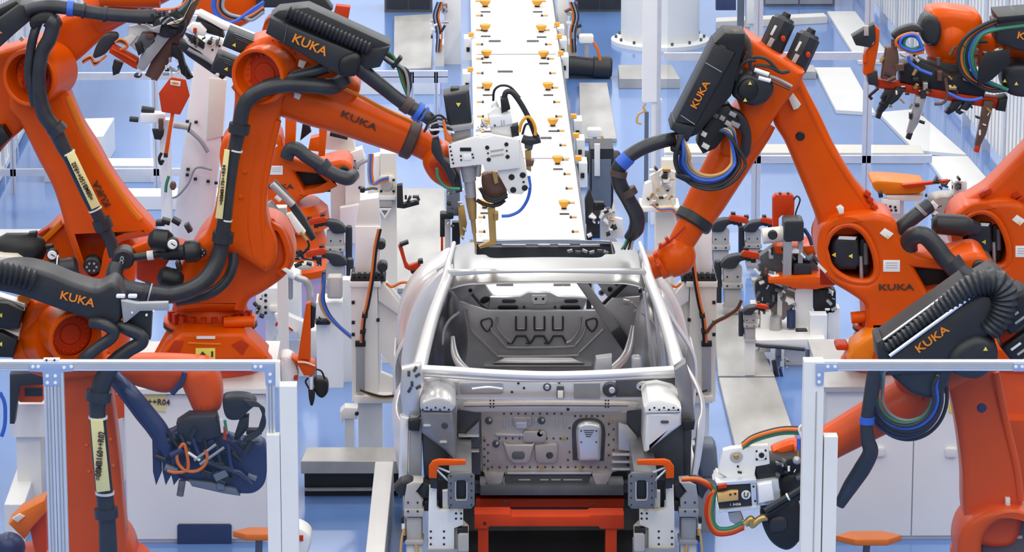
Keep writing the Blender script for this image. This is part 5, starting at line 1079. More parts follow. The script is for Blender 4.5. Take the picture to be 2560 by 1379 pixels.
T(wg, 'power_cable', 'amber', [(1298, 330), (1304, 306), (1318, 292), (1330, 300), (1338, 320), (1338, 338)], Y-.09, 4, 8); T(wg, 'power_cable', 'black', [(1306, 336), (1314, 312), (1326, 310)], Y-.09, 3, 8)
hosepiece(wg, [(1306, 346), (1318, 350), (1334, 350), (1350, 346)], Y-.05, 11)
P(wg, 'cable_head', 'dark_grey', [(1310, 352), (1336, 354), (1330, 376), (1312, 372)], Y-.04, .08, .01); P(wg, 'valve', 'gold', [(1312, 378), (1328, 374), (1328, 430), (1316, 424)], Y-.03, .06, .008); P(wg, 'valve', 'brown_metal', [(1314, 400), (1336, 402), (1332, 416), (1316, 416)], Y-.05, .06, .006)
for k in range(5): T(wg, 'sensor_cable', ('black', 'charcoal', 'grey', 'black', 'white')[k], [(1060+k*4, 330-k*5), (1076, 300+k*6), (1098, 288+k*9), (1116+k*5, 300+k*8)], Y-.12, 3, 6)
T(wg, 'sensor_cable', 'green', [(1092, 420), (1096, 446), (1116, 468), (1150, 472)], Y-.12, 4, 8); P(wg, 'hose_block', 'charcoal', [(1080, 350), (1096, 346), (1110, 400), (1126, 412), (1140, 440), (1130, 470), (1110, 424), (1090, 400), (1078, 380)], Y-.1, .1, .015)
P(wg, 'adapter', 'charcoal', [(1100, 398), (1130, 404), (1150, 440), (1156, 480), (1140, 486), (1128, 440)], Y-.02, .16, .02); bits(wg, 10, 1186, 306, 1222, 332, Y-.1, ('zinc', 'gold', 'black', 'white'), 5, 14, .06, seed=3)
P(wg, 'cover_strip', 'cable_orange', [(1106, 300), (1112, 300), (1120, 336), (1130, 344), (1128, 360), (1112, 350)], Y-.14, .04, .006)
# slimmer gun unit standing behind it
sg = stand('clamp_post', 'slim black clamp post with copper tip between welding gun and red clamp', 'clamp', 1135, 26.2)
post(sg, 'column', 'white', 1112, 1126, 530, 26.25, .06); post(sg, 'column', 'black', 1130, 1150, 556, 26.2, .06)
P(sg, 'clamp_head', 'slate', rrect(1116, 470, 1150, 540, 5), 26.15, .1, .01); P(sg, 'clamp_tip', 'gold', [(1144, 520), (1160, 514), (1168, 560), (1158, 602), (1150, 590)], 26.1, .06, .01)
P(sg, 'jaw', 'black', rrect(1100, 534, 1134, 548, 3), 26.12, .1, .006); P(sg, 'red_stop', 'red_orange', rect(1102, 592, 1108, 640), 26.12, .04, .004); P(sg, 'red_stop', 'black', rect(1100, 548, 1112, 592), 26.12, .04, .004)
bits(sg, 12, 1112, 470, 1166, 600, 26.1, seed=4)
# ------------------------------------------------------------------ low welding gun on the right, held by the front right robot
Y = 21.2
lg = thing('welding_gun', 'low welding gun with round white U plate, transformer and orange cables beside the right fence', 'welding gun', W(1880, 1300, Y))
up_ = P(lg, 'bracket_plate', 'white', [(1808, 1126), (1830, 1120), (1921, 1114), (1925, 1160), (1890, 1166), (1886, 1188), (1828, 1200), (1796, 1180)], Y, .06, .006)
D(up_, 'bearing', 'warm_grey', 1841, 1142, 16, Y-.012, .03); D(up_, 'bearing', 'gold', 1841, 1142, 7, Y-.02, .03); D(up_, 'bearing', 'white', 1903, 1137, 15, Y-.01, .03); D(up_, 'bearing', 'black', 1904, 1138, 7, Y-.016, .03)
DOTS(up_, 'bolt', 'black', ((1892, 1128), (1914, 1126), (1892, 1148), (1914, 1146), (1847, 1180), (1852, 1181), (1845, 1166)), 3, Y-.008)
P(lg, 'arm', 'white', [(1792, 1180), (1828, 1198), (1886, 1190), (1886, 1206), (1800, 1212), (1782, 1200)], Y+.02, .1, .01)
tr = P(lg, 'transformer', 'charcoal', [(1793, 1212), (1878, 1206), (1880, 1268), (1798, 1272)], Y-.06, .2, .01)
P(tr, 'frame', 'aluminium', [(1790, 1206), (1890, 1198), (1890, 1208), (1792, 1214)], Y-.08, .24, .006); P(tr, 'frame', 'aluminium', [(1796, 1274), (1900, 1264), (1902, 1272), (1800, 1282)], Y-.08, .24, .006); P(tr, 'frame', 'aluminium', [(1876, 1206), (1890, 1206), (1892, 1264), (1880, 1266)], Y-.07, .2, .004)
D(tr, 'round_plate', 'white_clean', 1865, 1237, 12, Y-.066, .01); LOGO(tr, 'lettering', 'logo_dark', 'U', 1865, 1237, 13, -5, Y-.07, 1, .01); LOGO(tr, 'lettering', 'white_clean', '1 5436', 1838, 1260, 6, 3, Y-.064, 1.2, .01)
P(tr, 'bus_bar', 'cable_tan', [(1794, 1236), (1828, 1228), (1846, 1228), (1846, 1250), (1830, 1252), (1796, 1256)], Y-.1, .06, .006); DOTS(tr, 'bolt', 'black', ((1826, 1236), (1838, 1234), (1884, 1216), (1888, 1252)), 3, Y-.105)
P(tr, 'connector', 'red_orange', orect(1806, 1216, 22, 10, -10), Y-.1, .05, .006)
P(lg, 'cover', 'white_clean', [(1894, 1212), (1930, 1206), (1936, 1250), (1898, 1258)], Y-.08, .1, .008); P(lg, 'cover_frame', 'aluminium', [(1890, 1204), (1946, 1196), (1952, 1250), (1940, 1262), (1894, 1264)], Y-.04, .1, .006)
P(lg, 'drive_block', 'black', [(1888, 1164), (1926, 1150), (1960, 1148), (2004, 1140), (2004, 1176), (1960, 1190), (1892, 1204)], Y+.0, .16, .02); bits(lg, 12, 1896, 1150, 2000, 1200, Y-.02, ('grey', 'charcoal', 'white', 'dark_grey'), 6, 18, .05, seed=6)
P(lg, 'gear_housing', 'charcoal', S((1950, 1200), (1976, 1180), (2010, 1176), (2010, 1250), (1960, 1246)), Y+.04, .16, .03)
m2 = P(lg, 'servo_motor', 'black', S((1906, 1310), (1912, 1270), (1944, 1250), (1990, 1250), (2006, 1290), (2004, 1350), (1970, 1380), (1930, 1360)), Y-.04, .2, .05, seg=3); P(m2, 'motor_cover', 'charcoal', S((1922, 1312), (1930, 1294), (1962, 1292), (1970, 1316), (1956, 1330), (1930, 1330)), Y-.06, .06, .02)
C(lg, 'rod', 'charcoal', (1912, 1276), (2010, 1216), Y-.1, 8); C(lg, 'rod', 'black', (1914, 1288), (2010, 1230), Y-.08, 6); C(lg, 'rod_band', 'white', (1968, 1242), (1972, 1240), Y-.1, 10)
T(lg, 'electrode_arm', 'gold', [(1862, 1310), (1878, 1296), (1880, 1312), (1900, 1296), (1918, 1292)], Y-.06, 9, 10); P(lg, 'electrode_block', 'zinc', [(1820, 1282), (1850, 1276), (1860, 1300), (1840, 1312), (1826, 1304)], Y-.04, .08, .01)
for k, (mm, o_) in enumerate((('cable_orange', 0), ('green', 6), ('charcoal', -7), ('cable_orange', -3))):
    T(lg, 'power_cable', mm, [(1856, 1116+o_), (1880, 1098+o_), (1920, 1084+o_), (1960, 1076+o_), (2004, 1076+o_)], Y+.02-.01*k, 5, 8)
for k, (mm, o_) in enumerate((('cable_orange', 0), ('red_orange', 7), ('green', -6))):
    T(lg, 'power_cable', mm, [(1704, 1196+o_*.4), (1740, 1196+o_*.4), (1768, 1206+o_), (1784, 1226)] if k < 2 else [(1780, 1230), (1766, 1280), (1770, 1310)], Y+.06, 5, 8)
    T(lg, 'power_cable', mm, [(1790, 1220+o_), (1778-o_, 1244), (1774-o_, 1290), (1790-o_*.5, 1324+o_), (1824, 1326+o_), (1860, 1312+o_)], Y-.04, 5.5, 8)
C(lg, 'air_fitting', 'blue', (1997, 1096), (1997, 1124), Y, 5); C(lg, 'air_fitting', 'gold', (1996, 1124), (1995, 1138), Y, 4); p = W(1992, 1150, Y-.04); MB().ball(p, 11/pm(p), 14, 8).build('ball_joint', 'zinc', lg)
T(lg, 'power_cable', 'white', [(2008, 1060), (1998, 1070), (2004, 1090), (2014, 1098)], Y-.02, 3.5, 8)
# ------------------------------------------------------------------ clamp frame on the far right robot
Y = 24.1
cf = thing('overhead_gripper', 'dark clamp gripper on orange bars with hanging grippers, carried overhead', 'gripper', W(2340, 230, Y))
P(cf, 'frame_bar', 'red_orange', [(2186, 196), (2300, 216), (2420, 238), (2512, 248), (2510, 276), (2420, 262), (2300, 238), (2190, 220)], Y+.02, .12, .012)
P(cf, 'end_cap', 'black', [(2498, 248), (2520, 244), (2514, 280), (2490, 276)], Y-.01, .16, .01); P(cf, 'end_cap', 'charcoal', [(2168, 186), (2194, 178), (2196, 216), (2172, 212)], Y-.01, .14, .01)
P(cf, 'upright', 'orange', [(2186, 62), (2200, 76), (2198, 110), (2180, 206), (2158, 184), (2162, 130), (2186, 110)], Y, .08, .012)
P(cf, 'upright', 'brown_metal', [(2216, 120), (2244, 116), (2248, 150), (2238, 202), (2204, 198), (2208, 160)], Y-.04, .08, .012); P(cf, 'gripper_head', 'charcoal', [(2130, 92), (2160, 74), (2186, 60), (2190, 96), (2176, 120), (2140, 114)], Y-.04, .1, .012)
P(cf, 'gripper_head', 'warm_grey', [(2162, 66), (2172, 64), (2172, 90), (2160, 90)], Y-.06, .04, .006); P(cf, 'plate', 'orange', [(2158, 140), (2166, 128), (2168, 154), (2158, 160)], Y-.02, .04, .005)
P(cf, 'body', 'black', [(2250, 160), (2300, 150), (2380, 190), (2440, 186), (2470, 214), (2460, 244), (2340, 226), (2250, 206)], Y+.02, .16, .02); P(cf, 'body', 'charcoal', S((2230, 90), (2252, 70), (2290, 62), (2310, 80), (2276, 84), (2250, 104)), Y-.02, .08, .015)
P(cf, 'guard', 'black', [(2448, 152), (2470, 130), (2526, 124), (2524, 160), (2480, 200), (2444, 216)], Y-.12, .03, .006)
bits(cf, 44, 2200, 100, 2500, 240, Y-.02, ('black', 'charcoal', 'dark_grey', 'zinc', 'brown_metal', 'white', 'gold'), 8, 26, .07, seed=8)
for k, (mm, a) in enumerate((('cable_orange', 0), ('charcoal', 6), ('green', -6), ('cable_orange', 12), ('blue', 3))):
    T(cf, 'cable_loop', mm, [(2306, 120+a), (2290, 90-a*.4), (2262-a, 92), (2254-a, 112), (2280, 126+a*.5), (2310, 118+a)], Y-.08-.01*k, 4, 8)
T(cf, 'cable_loop', 'blue', [(2270, 140), (2276, 156), (2296, 172), (2314, 180), (2330, 186)], Y-.1, 4, 8); T(cf, 'cable_loop', 'blue', [(2370, 232), (2400, 246), (2430, 250), (2456, 244)], Y-.1, 4, 8); T(cf, 'cable_loop', 'brown_metal', [(2364, 196), (2368, 240), (2356, 258), (2336, 260)], Y-.1, 4, 8)
for k, (x, y, l, mm) in enumerate(((2290, 240, 100, 'zinc'), (2460, 252, 120, 'brown_metal'), (2214, 224, 64, 'black'), (2240, 220, 44, 'charcoal'), (2384, 252, 36, 'black'), (2412, 254, 34, 'charcoal'))):
    ga = P(cf, 'gripper_arm', mm, [(x, y), (x+26, y+2), (x+6, y+l*.7), (x-12, y+l), (x-22, y+l-6), (x-10, y+l*.5)], Y-.03, .07, .012)
    bits(ga, 5 if l > 60 else 2, x-16, y+10, x+18, y+l-10, Y-.05, ('black', 'charcoal', 'gold', 'white'), 6, 16, .05, seed=20+k)
    if l > 60: P(ga, 'gripper_tip', 'red_orange' if k == 1 else 'black', orect(x-16, y+l, 12, 18, 20), Y-.03, .05, .006)
T(cf, 'hook', 'black', [(2196, 220), (2182, 232), (2174, 240), (2180, 248)], Y-.02, 4, 6)
# ------------------------------------------------------------------ clamp tool on the raised left robot
Y = 24.45
ct = thing('clamp_tool', 'brown and grey clamp tool hanging from the raised left robot arm', 'gripper', W(400, 150, Y))
P(ct, 'spine', 'brown_metal', [(470, -30), (514, -30), (446, 120), (392, 204), (362, 190), (380, 150), (430, 70)], Y, .12, .015); P(ct, 'bar', 'grey', [(402, 74), (428, 90), (360, 178), (340, 170), (352, 140)], Y-.08, .08, .008)
P(ct, 'slide', 'red_orange', [(274, 122), (282, 112), (346, 148), (342, 174), (332, 170), (272, 132)], Y-.06, .08, .01); T(ct, 'slide_rail', 'orange', [(280, 122), (312, 138), (340, 154)], Y-.07, 3, 6)
P(ct, 'plate', 'white', [(322, 66), (352, 62), (402, 78), (372, 130), (340, 128), (318, 108)], Y-.0, .05, .006); P(ct, 'block', 'dark_grey', [(354, 84), (386, 82), (392, 104), (372, 124), (342, 104)], Y-.08, .08, .01); P(ct, 'block', 'brown_metal', rrect(364, 84, 386, 98, 3), Y-.1, .06, .006)
P(ct, 'hose_guard', 'charcoal', S((232, 140), (242, 112), (262, 88), (288, 84), (296, 96), (276, 120), (262, 136), (238, 146)), Y-.04, .08, .012)
for k, (mm, o_) in enumerate((('cable_orange', 0), ('black', 5), ('cable_orange', 8))): T(ct, 'cable_loop', mm, [(288, 106), (300, 98+o_), (314, 104+o_), (318, 118), (300, 124)], Y-.1, 3, 6); T(ct, 'cable_loop', mm, [(206, 150+o_), (226, 140+o_), (236, 154+o_), (252, 150), (266, 138)], Y-.08, 3, 6)
P(ct, 'jaw', 'black', [(284, 152), (308, 160), (298, 184), (282, 190), (280, 170)], Y-.02, .08, .01); P(ct, 'jaw', 'black', [(430, 110), (452, 118), (462, 160), (478, 190), (466, 196), (452, 184), (444, 150), (428, 140)], Y-.04, .08, .01); T(ct, 'hook', 'black', [(464, 164), (468, 194), (482, 190)], Y-.06, 3.5, 6)
P(ct, 'tip', 'navy', ell(344, 190, 10, 6, 12), Y-.06, .06, .01); P(ct, 'tip', 'cream', orect(350, 182, 6, 16, 20), Y-.07, .03, .004)
bits(ct, 14, 415, 150, 446, 190, Y-.05, ('white', 'grey', 'black', 'white'), 6, 16, .05, seed=11); bits(ct, 16, 380, 30, 450, 80, Y-.1, ('charcoal', 'grey', 'black', 'brown_metal', 'zinc'), 6, 22, .06, seed=12)
P(ct, 'hub', 'charcoal', S((384, 52), (420, 34), (462, 44), (456, 84), (414, 96), (388, 80)), Y-.1, .1, .02); P(ct, 'hub', 'black', [(412, 40), (440, 24), (452, 52), (424, 66)], Y-.14, .08, .01)
for k in range(6): T(ct, 'cable_loop', ('black', 'grey', 'charcoal', 'white', 'cable_tan', 'black')[k], [(400+k*6, 60), (420+k*7, 40+k*4), (446+k*4, 60-k*5), (470+k*3, 20-k*4), (480+k*5, -10)], Y-.16, 3, 6)
P(ct, 'bracket', 'zinc', [(364, 60), (380, 70), (404, 62), (398, 84), (376, 78)], Y-.14, .05, .006); P(ct, 'bracket', 'white', [(306, 98), (330, 84), (344, 90), (322, 116)], Y-.02, .05, .006); P(ct, 'bracket', 'black', [(336, 110), (352, 104), (360, 130), (346, 140)], Y-.1, .05, .006)
# long double actuator between the clamp tool and the main left robot
da = thing('actuator_pack', 'white and black twin linear actuator pack in front of the rear arm motors', 'actuator', W(520, 130, 24.2))
Y = 24.15
P(da, 'top_plate', 'white', [(486, 34), (500, 30), (560, 60), (640, 92), (632, 100), (552, 72)], Y, .12, .008); P(da, 'body', 'black', [(492, 46), (530, 62), (556, 78), (560, 96), (520, 84), (484, 66)], Y+.02, .12, .01)
P(da, 'carriage', 'white', [(480, 58), (500, 60), (516, 78), (512, 92), (480, 84), (466, 72)], Y-.04, .08, .01); P(da, 'clip', 'red_orange', rrect(483, 70, 492, 84, 2), Y-.05, .04, .004)
P(da, 'plate', 'white', [(460, 96), (478, 92), (510, 112), (528, 94), (556, 104), (552, 130), (544, 160), (524, 152), (500, 130), (470, 112)], Y-.03, .06, .006); DOTS(da, 'bolt', 'black', ((549, 115), (531, 125), (508, 118)), 3, Y-.035)
P(da, 'body', 'charcoal', [(448, 102), (456, 104), (540, 154), (572, 186), (556, 200), (530, 184), (470, 142), (448, 122)], Y+.0, .12, .015); T(da, 'rod', 'grey', [(470, 122), (520, 150), (560, 180)], Y-.04, 5, 8)
P(da, 'body', 'black', [(460, 84), (490, 94), (512, 110), (508, 124), (480, 106)], Y-.05, .06, .008); P(da, 'lever', 'white_clean', rrect(538, 184, 548, 192, 2), Y-.05, .03, .004); bits(da, 16, 470, 60, 560, 120, Y-.06, ('black', 'gold', 'dark_grey', 'white', 'zinc'), 5, 14, .05, seed=13)
# ------------------------------------------------------------------ gripper of the front left robot
Y = 21.3
fg = thing('gripper', 'dark gripper with orange cable ring behind the left glass panel', 'gripper', W(510, 1230, Y))
P(fg, 'gripper_body', 'navy', S((398, 1100), (430, 1080), (470, 1060), (500, 1060), (540, 1080), (600, 1100), (660, 1110), (664, 1200), (640, 1232), (600, 1236), (540, 1226), (480, 1210), (420, 1180)), Y, .14, .03, seg=3)
P(fg, 'gripper_plate', 'charcoal', [(440, 1060), (470, 1040), (540, 1040), (556, 1090), (500, 1110), (446, 1100)], Y-.04, .14, .02); P(fg, 'gripper_plate', 'slate', [(470, 1200), (530, 1206), (590, 1222), (600, 1240), (560, 1234), (480, 1216)], Y-.03, .06, .008)
P(fg, 'valve_box', 'charcoal', S((556, 1000), (576, 990), (620, 992), (640, 1010), (620, 1030), (600, 1050), (566, 1046)), Y-.02, .12, .02); P(fg, 'arm', 'charcoal', [(600, 1046), (622, 1040), (620, 1072), (596, 1100), (586, 1090)], Y, .08, .012)
for k in range(4): T(fg, 'hose', 'charcoal', [(610+k*4, 1000+k*4), (646+k*4, 1010+k*3), (662-k*3, 1056), (640, 1090-k*4), (586, 1106)], Y-.04, 3.4, 8)
T(fg, 'cable_ring', 'cable_orange', [(480+math.cos(R(a))*38, 1142+math.sin(R(a))*36) for a in range(-30, 270, 30)]+[(470, 1170), (440, 1180), (418, 1176)], Y-.06, 4.5, 8)
for k, (mm, a, b) in enumerate((('white', (552, 1046), (556, 1080)), ('green', (562, 1050), (566, 1076)), ('red_orange', (562, 1066), (562, 1098)), ('white', (470, 1130), (500, 1150)), ('grey', (486, 1150), (540, 1110)), ('grey', (500, 1160), (560, 1118)))): T(fg, 'cable', mm, [a, b], Y-.06, 4, 6, 2)
bits(fg, 30, 400, 1070, 655, 1215, Y-.03, ('charcoal', 'black', 'slate', 'navy', 'charcoal'), 10, 44, .05, seed=14)
for k in range(6): T(fg, 'hose', ('black', 'charcoal', 'navy')[k % 3], [(420+k*30, 1080+k*6), (450+k*26, 1120+k*10), (500+k*20, 1150+k*6), (560+k*14, 1160+k*10)], Y-.05, 5, 8); C(fg, 'pin', 'grey', (456, 1200), (450, 1238), Y-.02, 9)
for k, x in enumerate((380, 404, 424)): P(fg, 'finger', 'navy', [(x, 1090+k*20), (x+20, 1100+k*20), (x+24, 1180+k*8), (x+10, 1214), (x+2, 1180)], Y-.02, .06, .01)
# linear actuator leaning behind the left column
la = stand('linear_actuator', 'leaning dark linear actuator with grey cylinder behind the left robot column', 'actuator', 720, 25.6)
Y = 25.6
P(la, 'rail', 'charcoal', [(676, 462), (688, 452), (732, 500), (762, 545), (790, 596), (778, 604), (752, 566), (720, 516)], Y-.04, .07, .012); C(la, 'rod', 'zinc', (680, 460), (732, 512), Y-.1, 9)
C(la, 'cylinder', 'grey', (668, 508), (712, 566), Y-.06, 15); P(la, 'connector', 'white_clean', [(716, 536), (728, 532), (764, 580), (756, 590), (740, 580)], Y-.1, .06, .008); C(la, 'connector', 'gold', (752, 580), (768, 600), Y-.12, 4); C(la, 'connector', 'white', (690, 490), (702, 500), Y-.1, 7)
T(la, 'cable', 'black', [(768, 600), (772, 616), (756, 634), (740, 640)], Y-.1, 3, 6); T(la, 'cable', 'charcoal', [(740, 584), (734, 610), (748, 640), (780, 650)], Y-.1, 3, 6); bits(la, 10, 736, 630, 800, 662, Y-.1, ('black', 'charcoal', 'zinc'), 8, 24, .05, seed=90)
post(la, 'stand_column', 'white', 690, 716, 520, Y, .1)
# ------------------------------------------------------------------ clamp towers on both sides of the car
def tower_station(sgn, label):
    X = (lambda x: x) if sgn < 0 else (lambda x: 2668-x)
    f = lambda pts: [tuple([X(p[0])]+list(p[1:])) for p in pts]
    Yt = 25.15; mw = 'white' if sgn < 0 else 'cream'
    t = stand('clamp_tower', label, 'tower', X(915), Yt+.1)
    a, b = sorted((W(X(880), 1000, Yt).x, W(X(946), 1000, Yt).x))
    MB().span((a, Yt, W(X(900), 1003, Yt).z), (b, Yt+.28, W(X(900), 714, Yt).z)).build('column', mw, t)
    P(t, 'column_cap', mw, f(rect(874, 704, 952, 718)), Yt-.02, .34, .004)
    P(t, 'gusset', mw, f([(944, 706), (968, 706), (1006, 752), (1006, 1002), (946, 1002)]), Yt+.06, .06, .006, [f([(952, 880), (990, 930), (990, 946), (952, 930)])])
    P(t, 'gusset_rib', 'white', f([(944, 712), (956, 706), (1000, 760), (1000, 790), (946, 752)]), Yt+.02, .05, .006)
    P(t, 'foot_plate', mw, f(rect(886, 990, 980, 1008)), Yt-.04, .36, .005)
    a, b = sorted((W(X(896), 1100, Yt+.03).x, W(X(956), 1100, Yt+.03).x)); MB().span((a, Yt+.03, 0), (b, Yt+.26, W(X(900), 1008, Yt).z)).build('foot', 'white', t)
    P(t, 'conduit', 'grey', f(rect(890, 866, 912, 980)), Yt-.03, .04, .005); P(t, 'conduit_top', 'black', f(rect(888, 854, 914, 866)), Yt-.035, .05, .004)
    P(t, 'top_plate', 'black', f([(876, 698), (884, 690), (960, 690), (964, 704), (876, 706)]), Yt-.01, .26, .006)
    for k in range(6): P(t, 'lug', 'charcoal', f(orect(884+k*14, 690, 8, 12, 0)), Yt-.01, .05, .003)
    P(t, 'upper_box', 'white_clean', f(rect(888, 566, 950, 692)), Yt+.06, .2, .006); P(t, 'upper_box', 'white', f([(900, 500), (946, 494), (950, 566), (888, 566)]), Yt+.08, .16, .006)
    for x, y, r in ((952, 613, 12), (956, 668, 13)): D(t, 'bumper', 'charcoal', X(x), y, r, Yt-.0, .08)
    for x, y in ((884, 806), (884, 836), (884, 756), (946, 800)): P(t, 'bolt', 'black', f(rect(x-5, y-4, x+3, y+4)), Yt-.008, .02, .002)
    for k, (mm, o_) in enumerate((('cable_tan', 0), ('blue', 4), ('black', 8), ('cable_orange', -4))):
        T(t, 'cable', mm, f([(948+o_*.5, 572), (938+o_*.5, 620), (930+o_*.5, 690), (918+o_*.5, 760), (908+o_*.5, 800), (904+o_*.6, 856)]), Yt-.04-.01*k, 3, 6)
    T(t, 'cable', 'cable_orange', f([(966, 708), (980, 716), (1004, 706), (1026, 706)]), Yt-.0, 4, 6); T(t, 'cable', 'cable_tan', f([(904, 976), (930, 988), (960, 994), (1000, 990)]), Yt-.06, 4, 6); T(t, 'cable', 'black', f([(900, 974), (930, 984), (960, 990), (1000, 986)]), Yt-.07, 3, 6)
    for y in (790, 830): P(t, 'cable_tie', 'black', f(orect(912-(y-790)*.12, y, 14, 10, 10)), Yt-.08, .06, .003)
    return t
tower_station(-1, 'white clamp tower with hanging cables on the blue window pedestal side of the car')
t2 = tower_station(1, 'cream clamp tower with hanging cables on the steel walkway side of the car')
T(t2, 'cable', 'logo_dark', [(1766, 830), (1786, 806), (1816, 790), (1842, 772), (1854, 750)], 25.05, 4, 8); T(t2, 'cable', 'cable_orange', [(1768, 834), (1788, 809), (1818, 793), (1845, 774), (1856, 750)], 25.05, 2.5, 8)
br = stand('bracket_block', 'small white bracket block bolted low on a post, over blue floor', 'bracket', 870, 25.0)
P(br, 'block', 'white', [(850, 1030), (862, 1018), (894, 1020), (894, 1048), (862, 1048), (852, 1060)], 25.0, .12, .01); post(br, 'leg', 'white', 862, 884, 1040, 25.02, .06); D(br, 'bolt', 'black', 892, 1034, 5, 24.99, .02)
# ------------------------------------------------------------------ pneumatic clamp units with red bars
def clamp_unit(x, y, Y, sgn, label, s=1.0, col=True):
    """x,y: top of the grey body; jaw points to sgn"""
    c = stand('pneumatic_clamp', label, 'clamp', x, Y, 'grey pneumatic clamps with red bars')
    f = lambda pts: [tuple([x+sgn*p[0]*s, y+p[1]*s]+list(p[2:])) for p in pts]
    P(c, 'body', 'warm_grey', f([(-24, 22), (14, 16), (24, 24), (22, 64), (-22, 64)]), Y-.04, .12, .012); P(c, 'body_collar', 'warm_grey', f([(-26, 62), (26, 62), (26, 76), (-26, 76)]), Y-.06, .16, .006)
    DOTS(c, 'bolt', 'black', [p[:2] for p in f([(-14, 46), (12, 46), (-14, 69), (14, 69)])], 2.6*s, Y-.064)
    P(c, 'cylinder', 'warm_grey', f([(-22, 76), (22, 76), (20, 128), (-20, 128)]), Y-.04, .12, .018); P(c, 'cylinder_cap', 'warm_grey', f([(-23, 124), (23, 124), (22, 136), (-22, 136)]), Y-.05, .14, .006)
    P(c, 'jaw', 'charcoal', f(S((-30, 22), (-16, 0), (10, -8), (34, -6), (40, 4), (20, 8), (4, 26))), Y-.07, .1, .012)
    P(c, 'red_bar', 'red_orange', f([(22, -14), (30, -20), (72, -12), (76, -4), (70, 4), (24, -4)]), Y-.10, .05, .006)
    for q in ((34, -22), (70, -14), (40, 2), (52, 6)): P(c, 'stop', 'black', f([(q[0]-6, q[1]-4), (q[0]+6, q[1]-4), (q[0]+6, q[1]+5), (q[0]-6, q[1]+5)]), Y-.08, .05, .004)
    P(c, 'guide_bar', 'charcoal', f([(-46, 14), (-42, 8), (-32, 8), (-28, 14), (-28, 112), (-46, 112)]), Y-.0, .08, .012)
    a, b = sorted((x-20*s*1, x+20*s*1)); post(c, 'stand_column', 'white', a, b, y+134*s, Y-.02, .1, zb=.041 if sgn > 0 else 0)
    return c
clamp_unit(838, 560, 29.5, -1, 'grey clamp with red bar below the background robot hose', .92); clamp_unit(838, 640, 28.8, -1, 'grey clamp with red bar above the bent steel pipe')
clamp_unit(1802, 556, 29.9, 1, 'grey clamp with red bar just behind the right robot wrist', .92); clamp_unit(1832, 646, 28.8, 1, 'grey clamp with red bar nearest the cream clamp tower')
clamp_unit(1884, 560, 30.1, 1, 'grey clamp with red bar under the aluminium partition post', .8); cu = clamp_unit(1876, 772, 27.1, 1, 'low grey clamp over the pale hose bundle', .62)
# red L shaped clamp
rl_ = stand('red_clamp', 'red L shaped clamp with black jaw left of the car roof', 'clamp', 1030, 26.0)
P(rl_, 'red_arm', 'red_orange', [(995, 614), (1004, 611), (1016, 656), (1022, 664), (1046, 656), (1052, 668), (1040, 676), (1022, 676), (1012, 670)], 25.9, .05, .006)
P(rl_, 'tip', 'black', orect(1010, 610, 22, 8, -20), 25.88, .06, .004); P(rl_, 'tip', 'black', orect(1051, 655, 12, 10, -10), 25.88, .06, .004); P(rl_, 'jaw', 'charcoal', [(1024, 674), (1050, 670), (1068, 662), (1090, 672), (1082, 680), (1050, 690), (1028, 684)], 25.95, .1, .01)
post(rl_, 'column', 'white', 1034, 1060, 684, 26.0, .08); bits(rl_, 6, 1026, 676, 1084, 690, 25.93, ('black', 'white', 'zinc'), 5, 12, .04, seed=30)
# upright with black gripper and cream panel behind the left tower
up1 = stand('fixture_upright', 'cream fixture upright with round port and black side arm', 'fixture', 965, 27.6)
post(up1, 'column', 'cream', 950, 990, 384, 27.6, .2); P(up1, 'side_panel', 'white', [(920, 394), (950, 388), (950, 560), (918, 566)], 27.62, .12, .006); P(up1, 'port_plate', 'cream', rrect(948, 440, 986, 490, 4), 27.57, .04, .006); D(up1, 'port', 'warm_grey', 968, 464, 15, 27.55, .05)
DOTS(up1, 'bolt', 'black', ((953, 450), (984, 450), (953, 478), (984, 478)), 3.5, 27.56); P(up1, 'box', 'warm_grey', rect(944, 496, 980, 518), 27.55, .06, .005); P(up1, 'arm', 'black', [(992, 464), (1006, 462), (1008, 510), (1046, 502), (1048, 512), (1010, 522), (992, 520)], 27.5, .08, .01)
bits(up1, 8, 1014, 490, 1050, 514, 27.48, ('black', 'charcoal'), 7, 16, .05, seed=31); P(up1, 'bracket', 'white', [(944, 520), (980, 520), (962, 548)], 27.55, .05, .005, [[(954, 526), (970, 526), (962, 540)]]); P(up1, 'ledge', 'white', rect(900, 490, 990, 500), 27.54, .2, .004)
for k, (mm, o_) in enumerate((('blue', 0), ('cable_orange', 4), ('grey', -5))): T(up1, 'cable', mm, [(928+o_, 384), (926+o_, 430), (932+o_, 460), (950, 452+o_), (972, 446+o_)], 27.5, 3, 6)
for y in (470, 556): T(up1, 'sensor_arm', 'dark_grey', [(905, y+6), (930, y), (944, y+2)], 27.5, 4, 6, 2); P(up1, 'sensor', 'black', rrect(900, y, 912, y+12, 2), 27.48, .05, .004)
